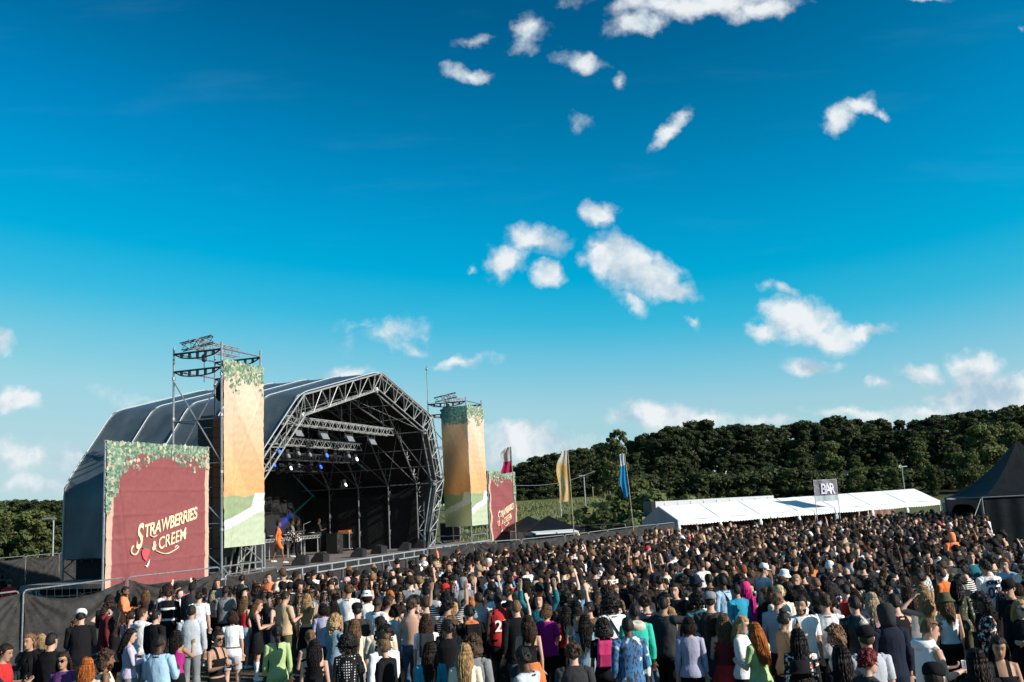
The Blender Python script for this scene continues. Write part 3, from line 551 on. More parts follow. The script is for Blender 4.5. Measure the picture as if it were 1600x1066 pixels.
# ------------------------------------------------------------------ printed banners
def leafy(top_h, side_w, side='l', W_=1, H_=1, n_=260, seed=1, spread=.5):
    rnd = random.Random(seed); out = []
    for i in range(n_):
        u = rnd.random(); d = rnd.random() ** 1.8
        if side and rnd.random() < .38: # trailing down one side
            v = rnd.random() ** 1.2 * H_ * .48; x = rnd.random() ** 1.4 * side_w * (1 - v / (H_ * .52)); px, pz = (x if side == 'l' else W_ - x), H_ - v
        else: px, pz = u * W_, H_ - d * top_h * (1.0 - .35 * math.sin(u * 9 + seed))
        out.append((px, pz, rnd.uniform(.045, .10), rnd.uniform(0, 2 * PI), rnd.choice([(.14, .25, .17), (.20, .33, .24), (.28, .42, .32), (.46, .52, .38), (.62, .60, .42), (.10, .19, .13)])))
    return out
def banner_leaves(par, spec, disp, yoff=-.006):
    v = []; f = []; c = []
    for px, pz, r, a, col in spec:
        k = len(v)
        for j, (rr, da) in enumerate(((1, 0), (.62, .8), (.85, 1.7), (.5, 3.14), (.85, 4.58), (.62, 5.48))):
            x = px + r * rr * math.cos(a + da); z = pz + r * rr * math.sin(a + da); v.append((x, disp(x, z) + yoff, z)); c.append(col)
        f.append(tuple(range(k + 5, k - 1, -1)))
    return pydata('leaf_print', v, f, 'banner', par, cols=c)
def hang(name, root, W_, H_, z0, colfn, disp, nu=48, nv=100, m='banner'):
    v, f = grid_sheet(lambda u, v_: (u * W_, disp(u * W_, v_ * H_), z0 + v_ * H_), nu, nv); cols = [colfn(i / nu, j / nv) for j in range(nv + 1) for i in range(nu + 1)]
    return pydata(name, v, f, m, root, smooth=True, cols=cols)
def red_banner(s0, s1, z0, z1, label, flip, seed):
    W_ = s1 - s0; H_ = z1 - z0; t = sroot('festival_banner', s0, .10, z0); tag(t, label, 'banner', 'dark red festival banners')
    def disp(x, z):
        e = min(1, (x / .3), (W_ - x) / .3) if W_ else 1
        f1 = -.11 * math.exp(-((x - (.12 + (H_ - z) * .17)) / .14) ** 2) * sstep(0, .6, z) * (1 - sstep(2.6, 3.8, z)) if not flip else -.03 * math.sin((z * 5.5 + x * 2.2))
        creases = -.018 * sum(math.exp(-((x - W_ * q) / .03) ** 2) for q in (.25, .5, .75)) - .018 * sum(math.exp(-((z - H_ * q) / .03) ** 2) for q in (.17, .34, .5, .67, .84))
        return f1 + creases + .03 * nz(x * 1.6, z * 1.6, seed) + .012 * nz(x * 7, z * 7, seed)
    def colf(u, v):
        x = u * W_
        if (x < .22 or x > W_ - .17): return (.80, .50, .38)
        q = x if not flip else W_ - x; zz = v * H_; edge = nz(x * 2.2, zz * 2.2, seed + 3) * .5 + nz(x * 6, zz * 6, seed) * .25
        if (H_ - zz) < .27 + .25 * edge + .25 * sstep(1.6, 0, q) or (q < .75 * sstep(H_ * .50, H_ * .95, zz) + .3 * edge * (zz > H_ * .55) and zz > H_ * .52):
            k = nz(x * 11, zz * 11, seed + 9); return (.10, .20, .12) if k < -.1 else ((.22, .33, .22) if k < .15 else (.40, .46, .30))
        return (.33, .098, .100)
    hang('banner_cloth', t, W_, H_, 0, colf, disp, 110, 100)
    banner_leaves(t, leafy(.62, 1.0, 'r' if flip else 'l', W_, H_, 760, seed), disp)
    # lettering printed on the cloth
    def put(body, size, x, z, ang, shear=.15, sx=1., m='text', off=0., nm='lettering', sp=1.):
        me = text_mesh(body, size, nm, .001, shear, off, sp, .07); co = np.zeros(len(me.vertices) * 3); me.vertices.foreach_get('co', co); co = co.reshape(-1, 3); co[:, 0] *= sx
        ca, sa = math.cos(ang), math.sin(ang); X = co[:, 0] * ca * 1.0 + x; Z = co[:, 1] + co[:, 0] * sa + z; Y = np.array([disp(a, b) for a, b in zip(X, Z)]) - .030 - co[:, 2] * .5
        co = np.stack([X, Y, Z], 1); me.vertices.foreach_set('co', co.ravel()); me.update(); return link(nm, me, t, m)
    cx = W_ * .53; cz = H_ * .385
    put('TRAWBERRIES', .51, W_ * .595, H_ * .430, math.radians(11.5), .12, .80, off=.013, sp=.93)
    put('S', .98, W_ * .285, H_ * .335, math.radians(8), .2, .62, off=.022)
    put('&', .36, W_ * .425, H_ * .268, math.radians(12), .12, .75, off=.01)
    put('CREEM', .50, W_ * .605, H_ * .308, math.radians(11.5), .08, .86, off=.005, sp=1.0)
    def curl(pts, r=.022):
        b = MB(); P_ = [(x, disp(x, z) - .032, z) for x, z in pts]; b.path(P_, r, 5); o = b.build('swash', 'text', t); return o
    sx_, sz_ = W_ * .238, H_ * .258
    curl([(sx_ + .20 * math.cos(a) * (1 - .04 * i), sz_ + .19 * math.sin(a) * (1 - .04 * i)) for i, a in enumerate(np.linspace(.1, -4.4, 14))], .026)
    curl([(W_ * .44 + q * .95, H_ * .235 - .12 * math.sin(q * PI)) for q in np.linspace(0, 1, 10)] + [(W_ * .44 + 1.05, H_ * .245), (W_ * .44 + .97, H_ * .258), (W_ * .44 + .85, H_ * .245)], .018)
    curl([(W_ * .39 + q * .26, H_ * .345 - .05 * math.sin(q * PI)) for q in np.linspace(0, 1, 7)], .018)
    sb = MB(); kx, kz = W_ * .345, H_ * .225; out = [(a_ * .8, c_ * .72) for a_, c_ in [(-.2, .12), (-.08, .2), (.08, .2), (.2, .12), (.19, -.02), (.1, -.2), (0, -.32), (-.12, -.22), (-.2, -.04)]]
    sb.add([(kx + a, disp(kx + a, kz + c) - .045, kz + c) for a, c in out], [tuple(range(len(out)))]); sb.build('strawberry_print', 'strawberry', t)
    sb = MB(); out = [(-.15, .16), (0, .22), (.15, .18), (.08, .12), (0, .14), (-.08, .12)]; sb.add([(kx + a, disp(kx + a, kz + c) - .052, kz + c) for a, c in out], [tuple(range(6))]); sb.build('leaf_mark', 'leafprint', t)
    sb = MB(); sb.add([(kx + a, disp(kx + a, kz + c) - .045, kz + c) for a, c in ((.04, -.36), (.18, -.18), (.14, -.34), (.07, -.42), (-.02, -.35))], [(0, 2, 1), (0, 3, 2), (0, 4, 3)]); sb.build('drip_print', 'whiteprint', t)
    for a in (-.03, W_ + .03): MB().tube((a, .06, -z0), (a, .06, H_ + .06), .03, 7).build('banner_post', 'steel', t)
    MB().tube((-.1, .06, H_ + .02), (W_ + .1, .06, H_ + .02), .025, 6).build('top_rail', 'steel', t)
    return t
red_banner(-7.72, -3.15, 1.66, 5.74, 'large dark red Strawberries & Creem banner with cream lettering left of the stage', False, 3)
red_banner(22.9, 27.6, 1.38, 5.38, 'smaller looking red Strawberries & Creem banner at the right end of the stage', True, 8)
def tall_col(u, v, dark=False):
    path = v - (.135 + .075 * u)
    if v > .91 + .04 * nz(u * 6, v * 9) and nz(u * 14, v * 40, 2) > -.15: return (.20, .30, .20) if nz(u * 20, v * 60) < .1 else (.42, .47, .34)
    if v < .262 + .018 * u + .008 * math.sin(u * 9):
        if abs(v - (.115 + .10 * u)) < .026 or (u > .62 and .10 < v - .09 and abs(u - (.80 + (v - .2) * 1.2)) < .12 and v > .2): return (.75,.82,.82)
        return (.36, .45, .26) if v > .10 + .12 * u else (.56,.64,.46)
    k = sstep(.25, .9, v); a = (.85, .45, .20); b_ = (.90, .63, .48); c = tuple(a[i] * (1 - k) + b_[i] * k for i in range(3))
    return tuple(x * (1.06 if (u * .9 + v * 1.6) % 1.0 > .55 else .95) for x in c)
def tall_banner(s0, s1, z0, z1, label, seed, root=None, rot=0.0, y=.09):
    W_ = s1 - s0; H_ = z1 - z0; t = root
    if t is None: t = sroot('tall_banner', s0, y, z0); tag(t, label, 'banner', 'tall orange and green banners on the scaffold towers')
    def disp(x, z):
        return .035 * nz(x * 1.3, z * .9, seed) + .05 * math.sin(z * 1.1 + x * 2.2 + seed) * sstep(0, .4, x) * sstep(0, .4, W_ - x) - .06 * math.exp(-((x - .25 - z * .05) / .12) ** 2) + .004 * math.sin(z * 21 + 2 * nz(x * 2, z)) * sstep(.1, .5, x) + .014 * nz(x * 3 + z * 2, z * 5 - x * 3, seed) - .03 * math.exp(-((z - 1.2 - x * 1.9) / .10) ** 2) - .03 * math.exp(-((z - 5.6 + x * 1.3) / .12) ** 2)
    h = hang('banner_cloth', t, W_, H_, 0, tall_col, disp, 90, 230); banner_leaves(t, leafy(.85, .0, None, W_, H_, 420, seed), disp)
    return t
tb = tall_banner(-2.32, .03, 2.5, 8.75, 'tall orange and green banner with ivy print on the left scaffold tower', 2)
tb2 = tall_banner(20.0, 22.5, 2.4, 9.0, 'tall peach and green banner wrapped round the right scaffold tower', 5)
def tallside():
    W_, H_ = 1.55, 6.5
    def fn(u, v): 
        z = v * H_; bulge = .18 * math.sin(PI * u) * (1 - .4 * v) + .06 * math.sin(z * 1.7 + u * 5)
        return (-.04 - bulge * .35, .02 + u * W_, z)
    v, f = grid_sheet(fn, 30, 90); c = []
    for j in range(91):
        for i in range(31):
            q = tall_col(1 - i / 30, j / 90); k = .80; c.append((q[0] * k, q[1] * k * .85, q[2] * k * .6))  # unlit side face: shade and show-through warmth put into the print colour
    pydata('side_cloth', v, f, 'banner', tb2, smooth=True, cols=c)
    v = []; ff = []; cc = []; rnd = random.Random(4)
    for i in range(160):
        y_, z_ = rnd.random() * W_, H_ - rnd.random() ** 1.5 * .8; r = rnd.uniform(.05, .11); k = len(v); col = rnd.choice([(.08, .24, .19), (.14, .32, .26), (.22, .40, .32)])
        for a in range(5): an = a * 1.256; yy, zz = y_ + r * math.cos(an), z_ + r * math.sin(an); p = fn(yy / W_, zz / H_); v.append((p[0] - .02, p[1], p[2])); cc.append(col)
        ff.append(tuple(range(k, k + 5)))
    pydata('leaf_print', v, ff, 'banner', tb2, cols=cc)
tallside()
# ------------------------------------------------------------------ fences
def heras(p0, p1, label, seed=0, sag=.0, H_=2.0, gap=0., group='temporary fence panels with black scrim'):
    p0 = Vector((*p0[:2], 0)); p1 = Vector((*p1[:2], 0)); d = p1 - p0; Ln = d.length; t = empty('fence_panel', p0, math.atan2(d.y, d.x)); tag(t, label, 'fence', group)
    c = .10; pts = [(.02, 0, .12), (.02, 0, H_ - c), (.05, 0, H_ - .03), (c + .02, 0, H_), (Ln - c - .02, 0, H_), (Ln - .05, 0, H_ - .03), (Ln - .02, 0, H_ - c), (Ln - .02, 0, .12)]
    b = MB(); b.path(pts, .021, 7); b.tube((.02, 0, .15), (Ln - .02, 0, .15), .019, 6); b.build('frame', 'steel', t)
    b = MB()
    for i in range(1, 14): b.tube((Ln * i / 14, 0, .15), (Ln * i / 14, 0, H_), .0016, 3)
    for i in range(1, 7): b.tube((0, .004, .15 + i * (H_ - .15) / 7), (Ln, .004, .15 + i * (H_ - .15) / 7), .0016, 3)
    b.build('wire_mesh', 'dark_steel', t)
    for a in (0.05, Ln - .05): MB().box((a, 0, .06), (.22, .6, .12), None, .9).build('foot_block', 'concrete', t)
    def fn(u, v):
        top = H_ - .05 - sag * math.sin(PI * u) ** .8 * (1 + .3 * nz(seed, 2.1)) - gap * (1 - u) * (1 - .0); lo = .18 + .05 * nz(u * 3, seed); z = lo + (top - lo) * v
        fx = .02 + (Ln - .04) * (u + (gap * .06) * (1 - u) * (1.2 - v))
        rad = math.sin(u * 37 + v * 11 * (u - .5) + seed) * .012 * v + .05 * nz(u * 5, v * 3, seed)
        for (cu_, sg) in ((0., 1), (1., -1)):   # creases fanning out from the tied corners
            du = (u - cu_) * sg * Ln / H_ + .02; dv = 1.04 - v; an = math.atan2(dv, du); rr_ = math.hypot(du, dv); rad += (.02 + sag * .20) * math.sin(an * 17 + seed * 3 + 2 * nz(an * 3, seed)) * math.exp(-rr_ * 1.1) * min(1, rr_ * 5)
        rad += sag * .07 * math.sin(v * 13 + 5 * (u - .5) ** 2 * 4 + seed) * math.sin(PI * u) * v
        return (fx, -.035 + rad * .8, z)
    v, f = grid_sheet(fn, 90, 44); pydata('scrim', v, f, 'scrim', t, smooth=True); return t
FL = [(-14.3, 16.6), (-13.14, 20.0), (-11.97, 23.4), (-10.86, 26.8), (-9.22, 29.95)]
for i, (a, b_) in enumerate(zip(FL, FL[1:])):
    a2 = (a[0] + (b_[0] - a[0]) * .015, a[1] + (b_[1] - a[1]) * .015); b2 = (b_[0] - (b_[0] - a[0]) * .012, b_[1] - (b_[1] - a[1]) * .012)
    heras(a2, b2, ['black scrimmed fence panel outside the left edge', 'leftmost black scrimmed fence panel, cut by the picture edge', 'black scrimmed fence panel with sagging cloth in front of the red banner foot', 'black scrimmed fence panel with drooping cloth where the orange jacket man stands'][i], i * 2.3 + 1, .32 if i > 1 else .1)
heras((-9.15, 30.1), (-8.4, 33.4), 'short fence panel joining the banner fence to the stage deck', 9, .05, 1.75)
FR = [(-3.6, 36.7), (-1.96, 39.2), (-.05, 40.0), (1.84, 42.7), (3.0, 44.5), (4.08, 46.8), (5.79, 50.2), (7.13, 51.8), (8.4, 53.9)]
nm = ['before the right scaffold tower', 'before the small red banner', 'right of the small red banner', 'below the black gazebos', 'below the yellow flag', 'second right of the yellow flag', 'under the blue flag', 'next to the marquee gable']
for i, (a, b_) in enumerate(zip(FR, FR[1:])): heras(a, b_, 'grey framed fence panel with black scrim, %s' % nm[i], 20 + i * 1.7, .03)
FB = [(-33.2, 47.0), (-31.0, 49.9), (-28.5, 52.4), (-27.9, 54.9), (-27.1, 57.2), (-26.2, 60.4)]
for i, (a, b_) in enumerate(zip(FB, FB[1:])): heras(a, b_, 'distant scrimmed fence panel behind the stage, %s from the left' % ('first', 'second', 'third', 'fourth', 'fifth')[i], 40 + i, .12)
FM = [(6.0, 56.5), (3.5, 58.6), (1.2, 60.2), (-1.5, 62)]
for i, (a, b_) in enumerate(zip(FM, FM[1:])): heras(b_, a, 'dark fence panel behind the black gazebos, %s' % ('under the blue flag', 'by the yellow flag pole', 'at the meadow edge')[i], 60 + i, .2)
# ------------------------------------------------------------------ flags
def flag(x, y0, y1, Y, W_, label, colfn, lean=.0, top=.3, seed=0):
    p = aty(x, y1, Y); X = p[0]; zt = float(aty(x, y0, Y)[2]); t = empty('feather_flag', (X, Y, 0)); tag(t, label, 'flag', 'tall festival flags on poles'); 
    MB().path([(0, 0, 0), (-lean * .15, 0, zt * .35), (-lean * .5, 0, zt * .7), (-lean, 0, zt)], .028, 6).build('pole', 'woodpole', t)
    z1 = float(p[2]); H_ = zt - z1
    def xl(z): return -lean * (z / zt) ** 1.4
    def fn(u, v):
        z = z1 + H_ * v; w_ = W_ * (1 - .35 * sstep(.75, 1, v)); return (xl(z) - .03 - u * w_ - .06 * math.sin(v * 9 + seed) * u, .05 * math.sin(v * 7 + u * 3 + seed) * u + .03 * math.sin(u * 9 + v * 3), z - .05 * u + .04 * nz(u * 4, v * 6, seed))
    v, f = grid_sheet(fn, 14, 60); c = [colfn(i / 14, j / 60) for j in range(61) for i in range(15)]; pydata('flag_cloth', v, f, 'flag', t, smooth=True, cols=c); return t
flag(801, 698, 738, 44.2, .42, 'pink and red flag with a white top behind the small red banner', lambda u, v: (.72, .60, .55) if v > .45 else (.62, .02, .12), .02, seed=1)
flag(894, 703, 783, 46.6, .52, 'yellow flag with a pale top on a leaning pole', lambda u, v: (.80, .72, .62) if v > .78 + .1 * nz(u * 3) else ((.80, .50, .14) if nz(u * 2.5, v * 4, 3) > -.02 else (.82, .62, .38)), .08, seed=2.5)
flag(987, 708, 776, 49.0, .30, 'blue flag with a white tip on a pole before the birch tree', lambda u, v: (.74, .76, .78) if v > .72 else (.01, .28, .58), .22, seed=4.4)
b = MB(); pc = [Vector((-.3, 60.5, 4.6)).lerp(Vector((5.2, 66, 5.4)), q) - Vector((0, 0, .35 * math.sin(PI * q))) for q in np.linspace(0, 1, 12)]; b.path(pc, .010, 4); o = b.build('overhead_cable', 'silver'); tag(o, 'thin white cable strung across in front of the dark wood', 'cable')
def lamp_post(x, ytop, ybot, Y, label, arm=.5):
    p = aty(x, ybot, Y); zt = float(aty(x, ytop, Y)[2]); t = empty('street_lamp', (p[0], Y, hz(p[0], Y))); tag(t, label, 'street lamp'); z0 = hz(p[0], Y)
    MB().tube((0, 0, 0), (0, 0, zt - z0), .07, 7, .045).build('pole', 'steel', t); MB().box((arm * .5 if arm else 0, 0, zt - z0), (abs(arm) + .3, .22, .09), None, .8).build('lamp_head', 'steel', t)
lamp_post(1413, 729, 764, 92, 'grey lamp post behind the right end of the white marquee', .35); lamp_post(915, 743, 790, 84, 'grey lamp post in front of the dark wood', -.3); lamp_post(82, 810, 880, 62, 'thin lamp post behind the left end of the stage', -.6)
lamp_post(876, 758, 795, 80, 'thin pole just behind the yellow flag', 0.0)
# ------------------------------------------------------------------ bar marquee
mo = Vector((8.65, 54.0, 0)); mang = math.atan2(.37, .93); mq = empty('bar_marquee', mo, mang); tag(mq, 'long low white marquee over the bar behind the crowd', 'marquee')
ML, MW, EZ, RZ_ = 18.8, 4.0, 2.1, 2.88; RISE = .22; NB = 7
def mzr(x): return RISE * x / ML
for i in range(NB):
    x0 = ML * i / NB; x1 = ML * (i + 1) / NB - .004
    def fn(u, v, x0=x0, x1=x1):
        x = x0 + (x1 - x0) * u; y = MW / 2 * v; z = EZ + (RZ_ - EZ) * v + mzr(x) - .03 * math.sin(PI * u) * math.sin(PI * v) + .015 * nz(x * 2, v * 5); return (x, y, z)
    v, f = grid_sheet(fn, 12, 8); v2, f2 = grid_sheet(lambda u, v_, fn=fn: (fn(u, v_)[0], MW - fn(u, v_)[1], fn(u, v_)[2]), 12, 8); k = len(v)
    pydata('roof_panel', v + v2, f + [tuple(q + k for q in reversed(a)) for a in f2], 'white', mq, smooth=True)
    def sk(u, v, x0=x0, x1=x1): x = x0 + (x1 - x0) * u; return (x, -.03 - .012 * math.sin(u * 20), EZ + mzr(x) + .01 - (.24 + .05 * abs(math.sin(u * PI * 14))) * (1 - v) - .025 * math.sin(PI * u))
    v, f = grid_sheet(sk, 56, 2); pydata('valance', v, f, 'white', mq)
    MB().tube((x0, 0, EZ + mzr(x0) + .005), (x0, MW / 2, RZ_ + mzr(x0) + .005), .014, 5).build('roof_seam', 'grey_trim_shade', mq)
    b = MB(); b.tube((x0, .05, 0), (x0, .05, EZ + mzr(x0)), .045, 6); b.build('leg', 'alu', mq)
    b = MB(); b.lathe([(.03, 0), (.09, .25), (.12, .5), (.06, .7)], (x0, -.02, EZ + mzr(x0) - .95), 8); b.build('tied_curtain', 'white', mq)
MB().tube((ML, .05, 0), (ML, .05, EZ + RISE), .045, 6).build('leg', 'alu', mq)
b = MB(); b.add([(-.02, -.05, .0), (-.02, MW, .0), (-.02, MW, EZ), (-.02, MW / 2, RZ_ + .02), (-.02, -.05, EZ), (-.07, -.05, .0), (-.07, MW, .0), (-.07, MW, EZ), (-.07, MW / 2, RZ_ + .02), (-.07, -.05, EZ)], [(0, 1, 2, 3, 4), (9, 8, 7, 6, 5), (0, 5, 6, 1), (1, 6, 7, 2), (2, 7, 8, 3), (3, 8, 9, 4), (4, 9, 5, 0)]); b.build('gable_wall', 'grey_trim_shade', mq)  # white gable end: its blue-grey shade is put into the colour
v, f = grid_sheet(lambda u, v: (ML * u, MW - .05 + .04 * math.sin(u * 200), (EZ + mzr(ML * u)) * v), 120, 2); pydata('rear_wall', v, f, 'brown', mq)
b = MB(); b.box((ML / 2, 1.6, .55), (ML - 1, .6, 1.1)); b.build('bar_counter', 'brown', mq)
def bar_sign():
    t = empty('bar_sign', mo + Vector((.93 * 9.25, .37 * 9.25, 0)), mang - .05); tag(t, 'dark grey banner reading BAR on two poles above the marquee eave', 'sign'); Wd, z0, z1 = 1.60, 2.70, 3.92
    for a in (0, Wd): MB().tube((a, -.14, 0), (a, -.14, z1 + .03), .022, 6).build('pole', 'steel', t)
    disp = lambda x, z: -.16 + .05 * math.sin(x * 5 + z * 2.5) * math.sin(PI * x / Wd) + .02 * nz(x * 4, z * 4)
    v, f = grid_sheet(lambda u, v: (u * Wd, disp(u * Wd, v * (z1 - z0 - .3)), z0 + .3 + (z1 - z0 - .3) * v), 24, 20); pydata('banner_face', v, f, 'barface', t, smooth=True)
    v, f = grid_sheet(lambda u, v: (u * Wd, disp(u * Wd, 0), z0 + .3 * v), 24, 4); pydata('lower_strip', v, f, 'grey_trim_shade', t)
    for i, ch in enumerate('BAR'):
        me = text_mesh(ch, .86, 'letter', .012, 0, .02); co = np.zeros(len(me.vertices) * 3); me.vertices.foreach_get('co', co); co = co.reshape(-1, 3); X = co[:, 0] * .72 + Wd * (.36 + .2 * i); Z = co[:, 1] + z0 + .66
        me.vertices.foreach_set('co', np.stack([X, np.array([disp(a, c - z0 - .3) for a, c in zip(X, Z)]) - .035 - co[:, 2], Z], 1).ravel()); me.update(); link('letter', me, t, 'bartext')
    b = MB(); b.tube((0, -.14, z0), (Wd, -.14, z0), .014); b.tube((0, -.14, z1), (Wd, -.14, z1), .014); b.build('cross_bar', 'steel', t)
bar_sign()
t = empty('white_trailer', (8.9, 66, 0), .10); tag(t, 'long white box trailer with a black end behind the bar marquee', 'trailer'); MB().box((4.35, 1.2, 1.75), (8.3, 2.4, 2.75)).build('trailer_body', 'white', t); MB().box((-.02 + .1, 1.2, 1.75), (.30, 2.46, 2.8)).build('end_panel', 'blackbox', t)
for x_ in (5.6, 6.7):
    for y_ in (.1, 2.3): MB().lathe([(.35, -.13), (.42, -.1), (.42, .1), (.35, .13)], (x_, y_, .42), 14, Matrix.Rotation(PI / 2, 3, 'X')).build('wheel', 'blackbox', t)
b = MB(); [b.box((.9 + i * .9, -.012, 1.75), (.03, .02, 2.6)) for i in range(9)]; b.build('panel_ribs', 'white', t)
for i in range(5):
    t = empty('portable_toilet', (28.2 + i * 1.12, 63.6 + i * .35, 0), .3); tag(t, 'blue-grey portable toilet with white domed roof, %s in the row' % ('first', 'second', 'third', 'fourth', 'fifth')[i], 'toilet', 'portable toilets right of the marquee')
    MB().box((0, 0, 1.05), (1.05, 1.05, 2.1)).build('cabin', 'toilet', t); MB().box((0, -.54, 1.05), (.7, .03, 1.85)).build('door', 'toilet', t)
    b = MB(); b.lathe([(.74, 2.1), (.70, 2.2), (.55, 2.32), (.2, 2.38)], (0, 0, 0), 8, Matrix.Rotation(PI / 8, 3, 'Z')); b.build('roof', 'white', t); MB().tube((.35, .4, 2.2), (.35, .4, 2.55), .05).build('vent_pipe', 'blackbox', t)
# ------------------------------------------------------------------ black marquee on the right
bo = Vector((23.1, 49.0, 0)); bang = math.atan2(-.14, .99); bt = empty('black_marquee', bo, bang); tag(bt, 'black peaked marquee with dark walls at the right edge', 'marquee'); BW, BE, BP = 6.2, 2.56, 5.45
def broof(u, v):
    a = u * 4; k = int(a) % 4; t = a - int(a); c = [(0, 0), (BW, 0), (BW, BW), (0, BW)]; p = Vector(c[k]).lerp(Vector(c[(k + 1) % 4]), t); cen = Vector((BW / 2, BW / 2)); q = p.lerp(cen, v)
    z = BE + (BP - BE) * (v ** 1.75 * .75 + v * .25) - .10 * math.sin(PI * t) * (1 - v) * (1 if v < .5 else .5) + .015 * nz(u * 30, v * 5); return (q.x, q.y, z)
v, f = grid_sheet(broof, 64, 20); pydata('peaked_roof', v, f, 'tentblack', bt, smooth=True)
for name, fn in (('front_wall', lambda u, v: (.12 + (BW - .2) * u, .02 + .02 * math.sin(u * 40), .02 + (BE - .14) * v)), ('rear_wall', lambda u, v: (.1 + (BW - .2) * u, BW - .03, .02 + (BE - .14) * v)), ('side_wall', lambda u, v: (BW - .03, BW * u, .02 + (BE - .14) * v))):
    v, f = grid_sheet(fn, 80, 3); pydata(name, v, f, 'tentblack', bt)
def swall(u, v):   # arch-shaped opening in the wall that faces the crowd
    h = BE - .1; y = BW * u; lim = 1.75 * (1 - ((y - BW / 2) / (BW * .43)) ** 4) ** .5 if abs(y - BW / 2) < BW * .43 else 0; z = lim + .45 * (1 if lim > 0 else 0); z = min(z, h - .1); return (-.01, y, z + (h - z) * v)
v, f = grid_sheet(swall, 60, 6); pydata('arched_wall', v, f, 'tentblack', bt)
[MB().tube((x_, y_, 0), (x_, y_, BE), .06, 8).build('leg', 'tent_edge', bt) for x_ in (0, BW) for y_ in (0, BW)]
b = MB(); c = [(0, 0), (BW, 0), (BW, BW), (0, BW), (0, 0)]; b.path([(*p, BE - .01) for p in c], .04); b.tube((0, -.03, .03), (BW, -.03, .03), .03); b.build('eave_trim', 'tent_edge', bt)
for (a, c_, e_, f_) in ((0, 0, -1.6, -1.2), (0, BW, -1.5, BW + 1.2), (BW, 0, BW + 1.4, -1.3)): MB().tube((a, c_, BE), (e_, f_, .02), .012, 5).build('guy_rope', 'offwhite', bt)
MB().lathe([(.05, 0), (.04, .12), (.01, .3)], (BW / 2, BW / 2, BP - .04), 8).build('finial', 'tentblack', bt)
# ------------------------------------------------------------------ small gazebos and counter by the meadow
for i, (x, Y, s_) in enumerate(((835, 56, 3.0), (864, 52, 3.2))):
    X = (x - 813) / 1500 * Y; t = empty('black_gazebo', (X - s_ / 2, Y, 0), .25 - i * .1); tag(t, ('small black pop-up gazebo behind its twin at the meadow', 'small black pop-up gazebo in front below the meadow')[i], 'gazebo', 'black pop-up gazebos')
    v = []; E_, P_ = 1.95, 2.72
    def gz(u, v_, s_=s_): a = u * 4; k = int(a) % 4; tt = a - int(a); c = [(0, 0), (s_, 0), (s_, s_), (0, s_)]; q = Vector(c[k]).lerp(Vector(c[(k + 1) % 4]), tt).lerp(Vector((s_ / 2, s_ / 2)), v_); return (q.x, q.y, E_ + (P_ - E_) * v_ ** 1.15 - .05 * math.sin(PI * tt) * (1 - v_))
    v, f = grid_sheet(gz, 32, 8); pydata('canopy', v, f, 'tentblack', t, smooth=True)
    for (a, c_) in ((0, 0), (s_, 0), (s_, s_), (0, s_)): MB().tube((a, c_, 0), (a, c_, E_), .03).build('leg', 'dark_steel', t)
    v, f = grid_sheet(lambda u, v_, s_=s_: (s_ * u, .02 * math.sin(u * 30), .1 + 1.8 * v_), 30, 2); pydata('side_wall', v, f, 'scrim', t)
t = empty('food_counter', (.55, 47.2, 0), .35); tag(t, 'dark serving hatch with teal posts and a pale awning behind the fence', 'food stall')
MB().box((1.0, .6, .95), (2.0, 1.2, 1.9)).build('hatch_body', 'blackbox', t); MB().box((1.0, -.25, 2.02), (2.2, .7, .06), Matrix.Rotation(.12, 3, 'X')).build('awning', 'offwhite', t); MB().box((1.0, -.02, 1.5), (1.2, .04, .14)).build('sign_board', 'teal', t)
for a in (-.05, 2.05): MB().box((a, -.1, 1.0), (.12, .12, 2.0)).build('teal_post', 'teal', t)
MB().tube((2.15, -.3, 1.95), (2.5, -.3, 1.1), .07).build('rolled_side', 'text', t)
t = empty('equipment_crate', (-19.0, 46.5, 0), .2); tag(t, 'pale blue and black equipment crates behind the stage left corner', 'crate'); MB().box((0, 0, .6), (1.6, .9, 1.2)).build('crate_body', 'toilet', t); MB().box((0, 0, 1.3), (1.5, .85, .15)).build('crate_lid', 'blackbox', t)
for i, x_ in enumerate((-15.2, -14.3)):
    t = empty('support_post', (x_, 39.5 + i * .4, 0)); tag(t, ('pale post under the stage roof corner, left one', 'pale post under the stage roof corner, right one')[i], 'post', 'pale posts under the stage roof corner'); MB().tube((0, 0, .06), (0, 0, 1.5), .09, 8).build('post_tube', 'offwhite', t); MB().box((0, 0, .03), (.4, .4, .06)).build('base_plate', 'steel', t)
# ------------------------------------------------------------------ trees
def leaf_mat(name, c0, c1, tr=.25):
    m, n, l, b = _mat(name); oi = n.new('ShaderNodeObjectInfo'); geo_ = n.new('ShaderNodeNewGeometry'); tc = n.new('ShaderNodeTexCoord')
    z = n.new('ShaderNodeTexNoise'); z.inputs['Scale'].default_value = .9; z.inputs['Detail'].default_value = 3; l.new(tc.outputs['Object'], z.inputs['Vector'])
    ad = n.new('ShaderNodeMath'); ad.operation = 'MULTIPLY_ADD'; ad.inputs[1].default_value = .35; l.new(oi.outputs['Random'], ad.inputs[0]); l.new(z.outputs[0], ad.inputs[2])
    r = n.new('ShaderNodeValToRGB'); e = r.color_ramp.elements; e[0].position = .35; e[0].color = (*c0, 1); e[1].position = .95; e[1].color = (*c1, 1); l.new(ad.outputs[0], r.inputs[0]); l.new(r.outputs[0], b.inputs['Base Color']); b.inputs['Roughness'].default_value = .75; b.inputs['Specular IOR Level'].default_value = .2
    t = n.new('ShaderNodeBsdfTranslucent'); l.new(r.outputs[0], t.inputs[0]); x = n.new('ShaderNodeMixShader'); x.inputs[0].default_value = tr; l.new(b.outputs[0], x.inputs[1]); l.new(t.outputs[0], x.inputs[2]); l.new(x.outputs[0], n['Material Output'].inputs[0]); return m
